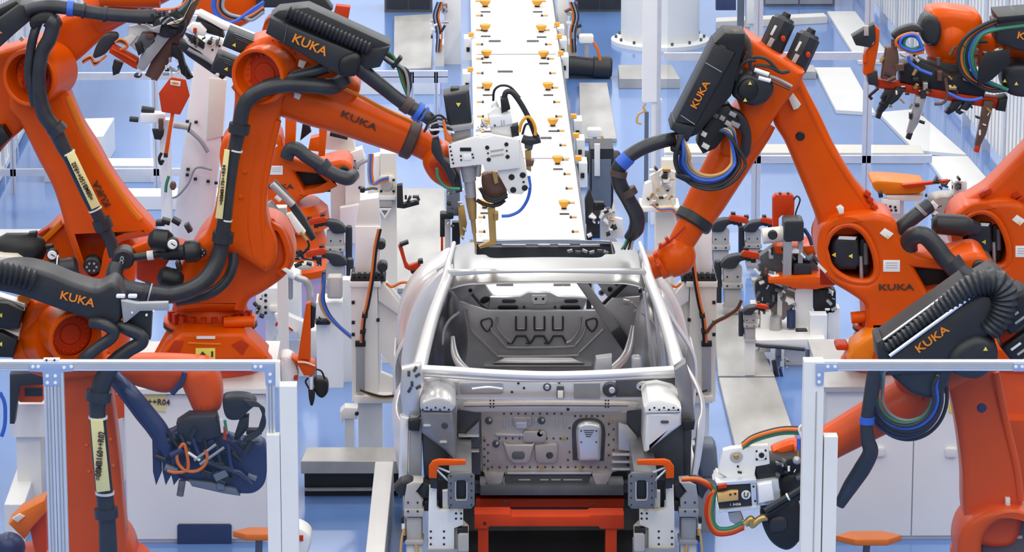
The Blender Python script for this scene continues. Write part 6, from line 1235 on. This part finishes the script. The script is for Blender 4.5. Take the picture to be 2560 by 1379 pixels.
# white fixture with bent pipe, next to the left column
wf_ = stand('weld_fixture', 'white welding fixture with bent steel pipe and foot on blue floor', 'fixture', 720, 27.3)
post(wf_, 'body', 'white_clean', 662, 748, 690, 27.4, .4); P(wf_, 'side_box', 'white', rect(640, 720, 712, 790), 27.2, .2, .006); DOTS(wf_, 'bolt', 'black', [(x, y) for x in (664, 708) for y in (738, 752, 768, 782)], 4, 27.19, .02)
P(wf_, 'duct', 'grey', rrect(720, 690, 732, 750, 4), 27.15, .06, .01); T(wf_, 'bent_pipe', 'zinc', [(720, 678), (744, 694), (764, 702), (774, 724), (775, 752)], 27.1, 9, 12); C(wf_, 'pipe_sleeve', 'white_clean', (704, 672), (738, 690), 27.1, 10)
P(wf_, 'cylinder', 'cream', rrect(672, 764, 704, 780, 4), 27.15, .1, .01); P(wf_, 'slope', 'white', [(686, 786), (702, 780), (760, 806), (752, 850), (700, 830)], 27.1, .1, .006); P(wf_, 'slope_plate', 'aluminium', [(688, 826), (698, 808), (742, 830), (746, 850), (706, 848)], 27.05, .05, .005); T(wf_, 'slope_rail', 'red_orange', [(690, 814), (698, 804), (732, 826)], 27.04, 3, 6, 2)
P(wf_, 'foot', 'white', [(772, 826), (790, 826), (800, 866), (828, 886), (824, 894), (770, 894)], 27.3, .3, .01); post(wf_, 'foot_base', 'white', 690, 770, 850, 27.25, .3)
P(wf_, 'top_tray', 'warm_grey', S((740, 668), (770, 660), (784, 668), (760, 676)), 27.2, .12, .006); bits(wf_, 10, 636, 740, 660, 800, 27.15, ('black', 'charcoal', 'zinc'), 6, 14, .05, seed=33)
cb = stand('clamp_post', 'white post with tan cylinder and loop of blue and tan cables', 'clamp', 836, 26.9)
post(cb, 'side_plate', 'white', 856, 884, 700, 27.1, .12); post(cb, 'column', 'white', 790, 856, 756, 26.95, .25); P(cb, 'cylinder', 'warm_grey', rrect(818, 692, 856, 748, 4), 26.9, .12, .02); P(cb, 'base_plate', 'black', rrect(788, 800, 826, 812, 3), 26.9, .15, .005); bits(cb, 5, 790, 792, 822, 806, 26.88, ('black', 'charcoal'), 6, 12, .05, seed=34)
for k, (mm, o_) in enumerate((('blue', 0), ('cable_tan', -7), ('navy', 4))): T(cb, 'cable', mm, [(810+o_*.4, 684), (808+o_*.5, 720), (806+o_, 752), (820+o_, 786), (846+o_*.5, 814), (874, 838-o_*.4), (892, 852)], 25.5+.02*k, 3.5, 8)
P(cb, 'cable_head', 'black', rrect(804, 680, 814, 712, 3), 25.5, .05, .006)
# orange pointer tool next to the left pedestal
op = stand('pointer_tool', 'tall orange wedge bracket with black camera hanging over the blue floor', 'tool', 760, 23.9)
P(op, 'wedge', 'orange', [(765, 760), (777, 756), (776, 900), (744, 898)], 23.85, .08, .01); P(op, 'side_cover', 'black', [(777, 760), (790, 768), (786, 818), (777, 822)], 23.88, .08, .01); P(op, 'mount', 'orange', [(728, 894), (744, 898), (786, 908), (790, 920), (782, 940), (760, 940), (746, 916), (730, 902)], 23.84, .14, .015); T(op, 'mount_rim', 'cream', [(744, 904), (766, 906), (788, 914)], 23.82, 2.5, 6)
P(op, 'camera', 'black', S((784, 950), (800, 946), (818, 954), (820, 980), (806, 996), (790, 986)), 23.86, .1, .02); P(op, 'rod', 'white', rect(774, 942, 782, 974), 23.85, .04, .004); P(op, 'probe', 'black', [(770, 972), (788, 974), (786, 1000), (782, 1014), (776, 1014), (772, 996)], 23.85, .06, .008); T(op, 'cable', 'black', [(790, 922), (804, 928), (812, 948)], 23.85, 2.5, 6); T(op, 'cable', 'black', [(770, 944), (764, 954), (772, 970)], 23.85, 2.5, 6)
P(op, 'arm', 'white_clean', S((700, 896), (716, 890), (734, 900), (746, 930), (740, 966), (706, 968), (700, 930)), 23.9, .2, .03); P(op, 'clip', 'red_orange', rrect(734, 942, 744, 950, 2), 23.86, .06, .004); post(op, 'stand_column', 'white', 705, 736, 960, 23.92, .12)
# ------------------------------------------------------------------ right hand assembly table with orange shelves
at_ = stand('fixture_table', 'white fixture table with orange shelves, dark box and posts', 'fixture', 1990, 27.8)
Y = 27.7
P(at_, 'orange_hoop', 'red_orange', [(1932, 496), (1940, 487), (1980, 487), (1987, 496), (1985, 556), (1974, 552), (1972, 542), (1964, 539), (1954, 539), (1947, 546), (1946, 620), (1932, 620)], Y+.3, .08, .008); P(at_, 'hoop_cap', 'black', rect(1948, 483, 1954, 488), Y+.31, .05, .002); P(at_, 'hoop_cap', 'black', rect(1968, 483, 1974, 488), Y+.31, .05, .002)
P(at_, 'dark_box', 'charcoal', rrect(1960, 552, 2010, 604, 5), Y-.02, .2, .015); post(at_, 'grey_post', 'grey', 1959, 1980, 604, Y-.01, .06, 692); post(at_, 'grey_post', 'grey', 1996, 2008, 604, Y+.03, .05, 660)
P(at_, 'shelf', 'orange', [(1936, 616), (1990, 618), (2044, 612), (2062, 622), (2060, 634), (2000, 640), (1938, 634)], Y+.1, .3, .01); P(at_, 'shelf', 'orange', [(1922, 698), (1960, 694), (2040, 690), (2088, 702), (2086, 714), (2040, 724), (1986, 722), (1960, 712), (1922, 708)], Y-.06, .35, .01); P(at_, 'shelf', 'red_orange', [(1930, 640), (1956, 640), (1956, 700), (1932, 700)], Y+.16, .08, .008)
C(at_, 'servo', 'cream', (1906, 590), (1962, 584), Y+.1, 20, 20); D(at_, 'servo_ring', 'charcoal', 1932, 588, 12, Y-.0, .03); T(at_, 'cable', 'black', [(1986, 560), (1990, 530), (2000, 500), (1992, 490), (1984, 500)], Y+.2, 2, 6); T(at_, 'cable', 'navy', [(2010, 572), (2022, 590), (2030, 612)], Y+.05, 5, 8)
P(at_, 'motor_block', 'charcoal', rrect(1984, 660, 2030, 694, 4), Y+.0, .16, .01); P(at_, 'machine_block', 'dark_grey', [(1900, 640), (1930, 618), (2040, 640), (2050, 696), (1930, 700), (1896, 690)], Y+.12, .1, .01); P(at_, 'machine_block', 'warm_grey', [(1880, 700), (1984, 700), (1990, 760), (1960, 800), (1896, 790)], Y+.1, .1, .01); P(at_, 'machine_block', 'charcoal', S((1890, 704), (1930, 700), (1950, 730), (1930, 770), (1896, 764)), Y+.06, .06, .012)
bits(at_, 34, 1890, 620, 2050, 700, Y+.04, ('black', 'zinc', 'dark_grey', 'white', 'brown_metal', 'slate', 'white'), 6, 22, .07, seed=40); bits(at_, 30, 1880, 690, 1990, 790, Y+.02, ('black', 'zinc', 'dark_grey', 'warm_grey', 'white', 'charcoal'), 6, 22, .07, seed=41)
for x0, x1, yt, dy, mm in ((1988, 2032, 722, .02, 'white_clean'), (2026, 2068, 788, -.2, 'white_clean'), (2072, 2100, 770, .0, 'white'), (1902, 1928, 778, .0, 'white'), (1944, 1956, 734, .05, 'white'), (1878, 1896, 760, .05, 'white')): post(at_, 'column', mm, x0, x1, yt, Y+dy, .12, zb=.041 if x1 < 1940 else 0)
P(at_, 'device', 'black', rrect(2036, 724, 2090, 784, 5), Y-.0, .14, .01); bits(at_, 8, 2040, 730, 2086, 780, Y-.02, ('charcoal', 'white', 'zinc', 'black'), 6, 16, .05, seed=42); C(at_, 'cylinder', 'zinc', (1940, 790), (1938, 846), Y-.02, 15); C(at_, 'cylinder', 'navy', (1978, 776), (1978, 818), Y-.02, 11)
P(at_, 'table', 'white', [(1890, 850), (2062, 846), (2066, 870), (2020, 874), (1980, 866), (1896, 862)], Y-.3, .6, .01); post(at_, 'table_leg', 'white', 1964, 2014, 868, Y-.2, .1); post(at_, 'table_leg', 'white', 2030, 2066, 866, Y-.2, .1); P(at_, 'foot_bracket', 'charcoal', rrect(1990, 826, 2020, 838, 3), Y-.1, .08, .005)
for k, mm in enumerate(('grey', 'white', 'slate', 'charcoal')): T(at_, 'hose', mm, [(1856, 800+k*2), (1862, 826+k*2), (1874, 848+k*2), (1900, 858+k*2), (1950, 862+k*2), (2012, 868+k*2)], Y-.28-.01*k, 4, 8)
T(at_, 'hose', 'charcoal', [(1934, 900), (1944, 950), (1960, 1010), (1984, 1046), (2006, 1052)], Y-.5, 6, 8); T(at_, 'hose', 'navy', [(1950, 920), (1964, 980), (1990, 1030), (2006, 1044)], Y-.5, 4, 8); bits(at_, 8, 1950, 896, 1984, 930, Y-.26, ('black', 'charcoal', 'gold', 'white', 'slate'), 6, 16, .05, seed=43)
P(at_, 'yellow_strip', 'yellow', rect(2020, 894, 2060, 899), Y-.22, .05, .002)
# cover of a floor motor
mc = stand('motor_cover', 'blue grey plastic motor cover on a pale stand beside the car front', 'cover', 1765, 23.6)
P(mc, 'cover', 'slate', [(1732, 1122), (1744, 1110), (1784, 1110), (1792, 1122), (1798, 1196), (1750, 1198)], 23.6, .2, .03, seg=3); P(mc, 'stand_plate', 'white', [(1722, 1112), (1738, 1110), (1750, 1196), (1730, 1196)], 23.64, .1, .006); post(mc, 'stand', 'grey', 1740, 1790, 1192, 23.62, .16)
# device shelf seen above the far right robot's hose
tl = stand('tool_changer', 'orange topped tool changer with white coupling above the corrugated hose', 'tool', 2290, 26.2)
P(tl, 'top', 'orange_yellow', S((2180, 458), (2200, 452), (2310, 462), (2314, 474), (2290, 484), (2200, 484)), 26.0, .3, .012); P(tl, 'bar', 'red_orange', [(2256, 462), (2372, 450), (2374, 456), (2260, 470)], 25.95, .05, .004); P(tl, 'housing', 'cream', [(2214, 488), (2310, 488), (2300, 504), (2220, 502)], 26.0, .2, .01); C(tl, 'knob', 'black', (2196, 486), (2206, 484), 25.95, 9)
wp = P(tl, 'plate', 'white_clean', rect(2206, 498, 2250, 534), 26.0, .05, .005); DOTS(wp, 'hole', 'black', [(2214+k*12, 514+k*2) for k in range(3)]+[(2216+k*12, 526) for k in range(3)], 3.5, 25.99)
P(tl, 'coupling', 'warm_grey', S((2330, 500), (2370, 490), (2410, 500), (2400, 550), (2360, 560), (2330, 540)), 26.0, .2, .03); P(tl, 'coupling', 'white', rrect(2384, 452, 2418, 494, 4), 25.98, .14, .01); bits(tl, 16, 2340, 446, 2400, 470, 25.96, ('black', 'charcoal', 'dark_grey'), 7, 16, .06, seed=50); bits(tl, 12, 2300, 490, 2400, 540, 25.94, ('black', 'zinc', 'white', 'grey'), 6, 18, .06, seed=51); post(tl, 'stand_column', 'white', 2340, 2390, 540, 26.05, .15); post(tl, 'stand_column', 'white', 2230, 2260, 500, 26.1, .1)
# white frame behind the left clamps
ff = stand('fixture_rack', 'white fixture rack with sloped beam behind the left grey clamps', 'rack', 870, 31.3)
post(ff, 'column', 'white', 862, 912, 398, 31.3, .2); post(ff, 'column', 'cream', 826, 862, 450, 31.4, .2); P(ff, 'sloped_beam', 'white', [(812, 404), (905, 372), (912, 396), (830, 440)], 31.25, .15, .008); P(ff, 'panel', 'white_clean', [(850, 520), (906, 510), (906, 690), (850, 690)], 31.2, .08, .006); P(ff, 'panel', 'cream', [(796, 300), (880, 330), (890, 380), (800, 372)], 31.3, .1, .008)
for x, y in ((884, 404), (892, 420), (870, 440), (900, 470)): P(ff, 'bolt', 'black', rect(x-4, y-3, x+5, y+3), 31.23, .03, .002)
T(ff, 'cable', 'grey', [(884, 430), (900, 410), (920, 400), (934, 392)], 31.15, 4, 6); P(ff, 'clamp_arm', 'black', [(826, 330), (870, 342), (868, 350), (824, 340)], 31.2, .06, .005); P(ff, 'clamp_arm', 'black', [(756, 312), (770, 300), (778, 330), (750, 352)], 31.2, .06, .005)
for x0, x1, yt in ((770, 800, 640), (742, 768, 660)): post(ff, 'foot_column', 'white', x0, x1, yt, 31.3, .15)
# ------------------------------------------------------------------ background
# big white hall column with flange
hc = thing('hall_column', 'thick round white hall column with bolted foot flange', 'column', G(1650, 112))
c0 = G(1650, 106); MB().lathe(c0, c0+V((0, 0, 3.4)), [(0, .40), (1, .40)], 40).build('shaft', 'white', hc); MB().lathe(c0, c0+V((0, 0, .05)), [(0, .50), (.8, .50), (1, .48)], 40).build('flange', 'white', hc)
for k in range(14): a = R(k*360/14); p = c0+V((math.cos(a)*.45, math.sin(a)*.45, .05)); MB().cyl(p, p+V((0, 0, .03)), .014, n=8).build('bolt', 'dark_grey', hc)
# white post in front of it
wp_ = stand('steel_post', 'tall square white post with stepped lower end behind the hose loop', 'post', 1640, 31.8)
post(wp_, 'upper', 'white_clean', 1610, 1655, -200, 31.8, .12, 255); post(wp_, 'lower', 'white_clean', 1629, 1655, 250, 31.82, .08); post(wp_, 'edge_profile', 'aluminium', 1646, 1656, -200, 31.79, .02); T(wp_, 'hook', 'cable_tan', [(1614, 258), (1608, 268), (1612, 276), (1596, 286), (1592, 304), (1604, 310)], 31.78, 3, 6); post(wp_, 'side_profile', 'slate', 1612, 1622, 280, 31.9, .05)
# glass partitions
def partition(name, label, xs, x0, x1, ytop, rails, Y, cat='partition', pw=14):
    t = stand(name, label, cat, (x0+x1)/2, Y)
    for x in xs: ps = post(t, 'post', 'aluminium', x-pw/2, x+pw/2, ytop, Y, .045); post(ps, 'groove', 'grey', x-1, x+1, ytop, Y-.003, .006)
    for y in rails:
        a, b = W(x0, y, Y), W(x1, y, Y); MB().span((a.x, Y, a.z-.03), (b.x, Y+.04, a.z+.03)).build('rail', 'aluminium', t)
    zs = sorted([W(x0, y, Y).z for y in rails]); xw = sorted([W(x, 400, Y).x for x in xs]+[W(x0, 400, Y).x, W(x1, 400, Y).x])
    for i in range(len(xw)-1):
        if xw[i+1]-xw[i] > .2: MB().span((xw[i]+.02, Y+.018, .1), (xw[i+1]-.02, Y+.024, zs[-1])).build('glass_pane', 'glass_pane', t)
partition('glass_partition', 'aluminium framed glass partition behind the right robot', (1898, 2176), 1660, 2330, -30, (400, 142, -20), 31.1, pw=22)
partition('glass_partition', 'aluminium framed glass partition behind the clamp tool and hexagon sign', (382, 20), -30, 560, 40, (432, 192, 50), 33.0)
partition('glass_partition', 'low aluminium partition behind the welding gun', (1030, 1090), 870, 1120, 180, (200, 186), 36.2, pw=9)
# slatted fences along both sides
def slat_fence(X, y0, y1, step, label, h=3.0, rot=0):
    t = thing('slatted_fence', label, 'fence', (X, (y0+y1)/2, 0)); t.rotation_euler.z = R(rot)
    me = None; y = y0; k = 0
    while y < y1:
        if me is None: o = MB().span((X-.015, y, .12), (X+.015, y+step*.62, h)).build('slat', 'white_clean', t); me = o; yb_ = y
        else:
            o = me.copy(); COL.objects.link(o); o.parent = t; o.location = (0, y-yb_, 0)
        if k % 6 == 0: MB().span((X-.04, y-.05, 0), (X+.04, y+.01, h+.05)).build('fence_post', 'aluminium', t)
        y += step; k += 1
    MB().span((X+(.05 if X > 0 else -.07), y0, .1), (X+(.07 if X > 0 else -.05), y1, h-.02)).build('gap_backing', 'fence_grey', t)  # solid grey sheet added to darken the gaps between the slats
    for z in (.1, 1.3, h): MB().span((X+.016, y0, z-.025), (X+.04, y1, z+.025)).build('rail', 'aluminium', t)
mat('fence_grey', (.36, .36, .38), .6, .1, .08, 6)
slat_fence(4.62, 27.5, 47.5, .17, 'white vertical slat fence along the right walkway', 3.0, 2.5); slat_fence(-3.95, 28.5, 48, .17, 'white vertical slat fence behind the left edge robot')
# leaning white column with sensor arm and hexagon sign
lc = stand('machine_column', 'leaning white machine column between the two left robots', 'column', 480, 31.0)
P(lc, 'column', 'white_clean', [(492, 100), (566, 110), (560, 300), (530, 560), (520, 640), (424, 640), (436, 540)], 31.0, .3, .02); P(lc, 'side_face', 'cream', [(524, 196), (566, 200), (556, 340), (516, 350)], 30.98, .04, .005); post(lc, 'foot', 'white', 424, 530, 620, 30.95, .5); T(lc, 'cable', 'grey', [(414, 490), (440, 492), (470, 460), (490, 420), (530, 424)], 30.9, 3, 6); T(lc, 'cable', 'grey', [(470, 322), (500, 350), (520, 380)], 30.9, 6, 6)
for x, y in ((470, 424), (468, 438), (488, 448), (520, 454), (540, 458), (468, 304), (490, 306)): P(lc, 'bolt', 'black', rect(x-4, y-3, x+4, y+3), 30.96, .03, .002)
ss = stand('sensor_stand', 'white sensor stand with black camera barrels under the orange hexagon', 'sensor', 405, 30.6)
post(ss, 'column', 'white_clean', 398, 424, 300, 30.65, .1); P(ss, 'head', 'white_clean', rrect(350, 284, 412, 308, 4), 30.55, .12, .01); C(ss, 'barrel', 'charcoal', (324, 297), (346, 299), 30.6, 7); C(ss, 'barrel', 'charcoal', (354, 272), (386, 277), 30.6, 8.5); P(ss, 'bracket', 'brown_metal', rect(396, 298, 408, 326), 30.52, .05, .004); P(ss, 'bracket', 'black', [(380, 324), (410, 326), (408, 340), (402, 350), (386, 348)], 30.52, .06, .005); C(ss, 'tube', 'warm_grey', (434, 312), (474, 318), 30.6, 8); C(ss, 'tube_flange', 'black', (472, 318), (476, 319), 30.6, 13); T(ss, 'clip', 'black', [(404, 382), (398, 396), (402, 410), (408, 400)], 30.52, 4, 6); P(ss, 'gland', 'brown_metal', ell(432, 466, 8, 10), 30.52, .06, .01); T(ss, 'cable', 'green', [(414, 480), (416, 460), (422, 440)], 30.52, 4, 6)
hx = thing('hexagon_sign', 'orange hexagon paddle sign on an orange stick', 'sign', W(415, 392, 30.45))
P(hx, 'paddle', 'red_orange', [(427, 193), (464, 200), (474, 240), (450, 287), (404, 280), (397, 233)], 30.4, .03, .005); P(hx, 'stick', 'orange', [(427, 282), (436, 282), (420, 384), (410, 384)], 30.42, .04, .006); P(hx, 'sign_label', 'cream', [(426, 200), (452, 204), (450, 216), (426, 212)], 30.393, .008, .001); LOGO(hx, 'lettering', 'logo_orange', '0804', 438, 208, 6, -6, 30.39, 1, .01); P(hx, 'stick_foot', 'black', rect(409, 384, 419, 394), 30.42, .05, .004)
# hexagon seats in front of the pedestals
for px, py, lab in ((652, 1334, 'orange hexagon paddle in front of the pedestal with the blue window'), (2172, 1345, 'orange hexagon paddle in front of the pedestal with two doors')):
    Yh = 22.9; h = stand('hexagon_sign', lab, 'sign', px, Yh); d = 0 if px < 1000 else 1
    zc = W(px, py, Yh).z; xc = W(px, py, Yh).x; r_ = .17 if d == 0 else .20
    L = [(math.cos(R(60*k))*r_, math.sin(R(60*k))*r_*.9) for k in range(6)]
    MB().prism([L], V((xc, Yh, zc-.02)), V((1, 0, 0)), V((0, 1, -.15)).normalized(), V((0, .15, 1)).normalized()*.04, .008).build('paddle', 'orange_yellow', h)
    MB().cyl((xc-.02, Yh, 0), (xc-.01, Yh, zc-.02), .022).build('stick', 'slate', h)
wb = stand('floor_box', 'low white rounded box with red label at the fence duct foot', 'box', 750, 21.9)
P(wb, 'box', 'white', S((720, 1330), (742, 1318), (768, 1330), (778, 1350), (764, 1390), (720, 1400)), 21.9, .2, .03); P(wb, 'box_label', 'red_orange', rect(742, 1338, 758, 1352), 21.89, .02, .002); post(wb, 'foot', 'white', 722, 764, 1376, 21.92, .16)
# machinery at the edge left of the glass post
ml = stand('side_machine', 'white side machine with dark chain guide left of the fence post', 'machine', 60, 24.0)
post(ml, 'body', 'white', 26, 112, 1010, 23.9, .4, 1092); P(ml, 'guide', 'charcoal', [(24, 935), (110, 930), (108, 962), (48, 966), (36, 1060), (24, 1060)], 23.6, .12, .01); P(ml, 'orange_box', 'orange', rrect(46, 960, 108, 1006, 4), 23.75, .1, .01); P(ml, 'recess', 'charcoal', rect(62, 970, 106, 990), 23.74, .02, .003); T(ml, 'hose', 'blue', [(0, 980), (12, 1010), (12, 1060), (4, 1090)], 23.5, 5, 8); post(ml, 'leg', 'white', 40, 100, 1085, 23.95, .3)
tag(slab(None, 'floor_beam', 'white', [(64, 1110), (112, 1110), (60, 1260), (10, 1260)], .25, .25), 'white slanting floor beam left of the fence post', 'beam')
ob = stand('cable_tray', 'orange cable tray with black motor at the lower left edge', 'tray', 60, 22.3)
P(ob, 'tray', 'orange_yellow', [(20, 1310), (50, 1280), (112, 1248), (116, 1280), (80, 1320), (60, 1350)], 22.2, .2, .02); P(ob, 'tray', 'orange', [(70, 1310), (116, 1270), (118, 1400), (90, 1400)], 22.3, .2, .02); P(ob, 'label', 'white', [(30, 1296), (48, 1284), (62, 1290), (44, 1306)], 22.19, .02, .002); p = W(22, 1366, 22.1); MB().ball(p, 42/pm(p), 20, 10, (1, .8, .9)).build('motor', 'navy', ob); post(ob, 'foot', 'orange', 40, 110, 1380, 22.3, .2)
# things beside the far conveyor
for k, (x0, x1, yt, Yb, lab) in enumerate(((1110, 1152, -60, 38.6, 'white pillar with cables left of the far conveyor'), (1395, 1420, -60, 38.2, 'white pillar with cables right of the far conveyor'))):
    t = stand('conveyor_pillar', lab, 'pillar', (x0+x1)/2, Yb); post(t, 'column', 'white', x0, x1, yt, Yb, .2); sx = -1 if k == 0 else 1; xe = x0 if k == 0 else x1
    post(t, 'housing', 'cream', min(xe, xe+sx*22), max(xe, xe+sx*22), 112, Yb-.1, .3); bits(t, 16, xe-18+sx*14, 10, xe+18+sx*14, 100, Yb-.1, ('grey', 'brown_metal', 'white', 'charcoal', 'zinc'), 6, 20, .08, seed=60+k)
    for j, mm in enumerate(('cable_orange', 'charcoal', 'grey', 'navy')): T(t, 'cable', mm, [(xe+sx*(4+j*4), 5), (xe+sx*(14+j*4), 40), (xe+sx*(6+j*4), 80), (xe+sx*(10+j*3), 130)], Yb-.12, 2.5, 6)
for k, (x, y, lab) in enumerate(((1470, 165, 'black conveyor drive motor with white connector box'), (1490, 400, 'dark conveyor drive unit with cable above the hose loop'))):
    Ym = gy(y+30); t = stand('drive_motor', lab, 'motor', x, Ym)
    C(t, 'motor', 'charcoal', (x-60, y-2), (x+60, y+4), Ym, 0, prof=[(0, 20), (.1, 24), (.6, 24), (.62, 28), (.95, 28), (1, 22)], n=24); post(t, 'foot', 'dark_grey', x-50, x+50, y+6, Ym+.02, .2); P(t, 'connector_box', 'white', rrect(x-22, y-76, x+14, y-56, 3), Ym-.05, .12, .01); post(t, 'connector_post', 'zinc', x-8, x+2, y-56, Ym-.02, .05, y); T(t, 'cable', 'cable_orange' if k == 0 else 'cable_tan', [(x+14, y-60), (x+24, y-40), (x+30, y-14)], Ym-.06, 4, 6)
dk = stand('dark_unit', 'dark floor unit below the conveyor drive', 'unit', 1500, 32.5); post(dk, 'body', 'charcoal', 1476, 1534, 372, 32.4, .4); post(dk, 'front', 'slate', 1480, 1528, 400, 32.36, .05); P(dk, 'panel', 'white', rect(1486, 360, 1500, 440), 32.33, .03, .003)
for k, (x, y, lab) in enumerate(((1020, 8, 'dark cabinet at the far left of the conveyor'), (1500, 8, 'dark cabinet at the far right of the conveyor'), (2000, -4, 'grey cabinet at the far end of the right walkway'))):
    Yk = gy(y+22); t = stand('control_cabinet', lab, 'cabinet', x, Yk); w_ = 60 if k < 2 else 90; post(t, 'body', 'slate' if k == 2 else 'dark_grey', x-w_, x+w_, y-140, Yk, .5); post(t, 'door', 'charcoal' if k < 2 else 'grey', x-w_+6, x-2, y-130, Yk-.02, .02, y+14); post(t, 'door', 'charcoal' if k < 2 else 'grey', x+2, x+w_-6, y-130, Yk-.02, .02, y+14)
sb = stand('signal_box', 'grey signal box on the far partition post', 'box', 1890, 38.5); post(sb, 'post', 'slate', 1846, 1862, -60, 38.5, .1); P(sb, 'box', 'white', rect(1866, -20, 1905, 60), 38.4, .15, .01); P(sb, 'panel', 'navy', rect(1790, -20, 1840, 26), 38.42, .1, .006); post(sb, 'stand', 'white', 1876, 1890, 40, 38.45, .05)
# stand by the wrist of the right robot, behind the car
sr = stand('valve_stand', 'cream valve stand with gauges behind the right robot wrist', 'stand', 1640, 27.8)
post(sr, 'column', 'cream', 1640, 1680, 524, 27.8, .2); post(sr, 'column', 'cream', 1655, 1690, 400, 27.9, .1); P(sr, 'shelf', 'white', rect(1602, 518, 1700, 530), 27.7, .3, .005); P(sr, 'bracket', 'white', [(1612, 460), (1630, 452), (1636, 516), (1604, 516)], 27.75, .08, .006); P(sr, 'valve_panel', 'cream', [(1624, 440), (1660, 420), (1688, 430), (1690, 516), (1620, 516)], 27.78, .05, .005)
bits(sr, 26, 1620, 420, 1686, 516, 27.74, ('black', 'gold', 'white', 'charcoal', 'cream', 'zinc'), 6, 20, .06, seed=70)
for k, mm in enumerate(('cable_tan', 'blue', 'cable_orange')): T(sr, 'cable', mm, [(1624+k*5, 510), (1650, 520+k*3), (1684, 520+k*4), (1698, 546+k*8)], 27.66, 3, 6)
sq = stand('clamp_post', 'black clamp post with white bracket right of the conveyor end', 'clamp', 1490, 26.6)
post(sq, 'column', 'black', 1468, 1480, 500, 26.6, .1); P(sq, 'head', 'charcoal', [(1462, 500), (1474, 470), (1484, 500), (1486, 560), (1464, 560)], 26.55, .08, .008); post(sq, 'bracket', 'white', 1504, 1538, 530, 26.6, .1); P(sq, 'arm', 'black', rrect(1482, 506, 1512, 526, 3), 26.56, .06, .005); P(sq, 'bracket_top', 'white', [(1502, 530), (1508, 510), (1516, 530), (1530, 530), (1534, 508), (1540, 530)], 26.56, .06, .004); P(sq, 'panel', 'charcoal', [(1466, 530), (1500, 520), (1500, 596), (1466, 596)], 26.56, .05, .006); P(sq, 'panel', 'white', [(1520, 540), (1556, 548), (1560, 596), (1516, 596)], 26.58, .05, .006)
bits(sq, 20, 1466, 500, 1560, 590, 26.52, ('black', 'charcoal', 'white', 'gold', 'zinc', 'brown_metal'), 6, 18, .06, seed=71)
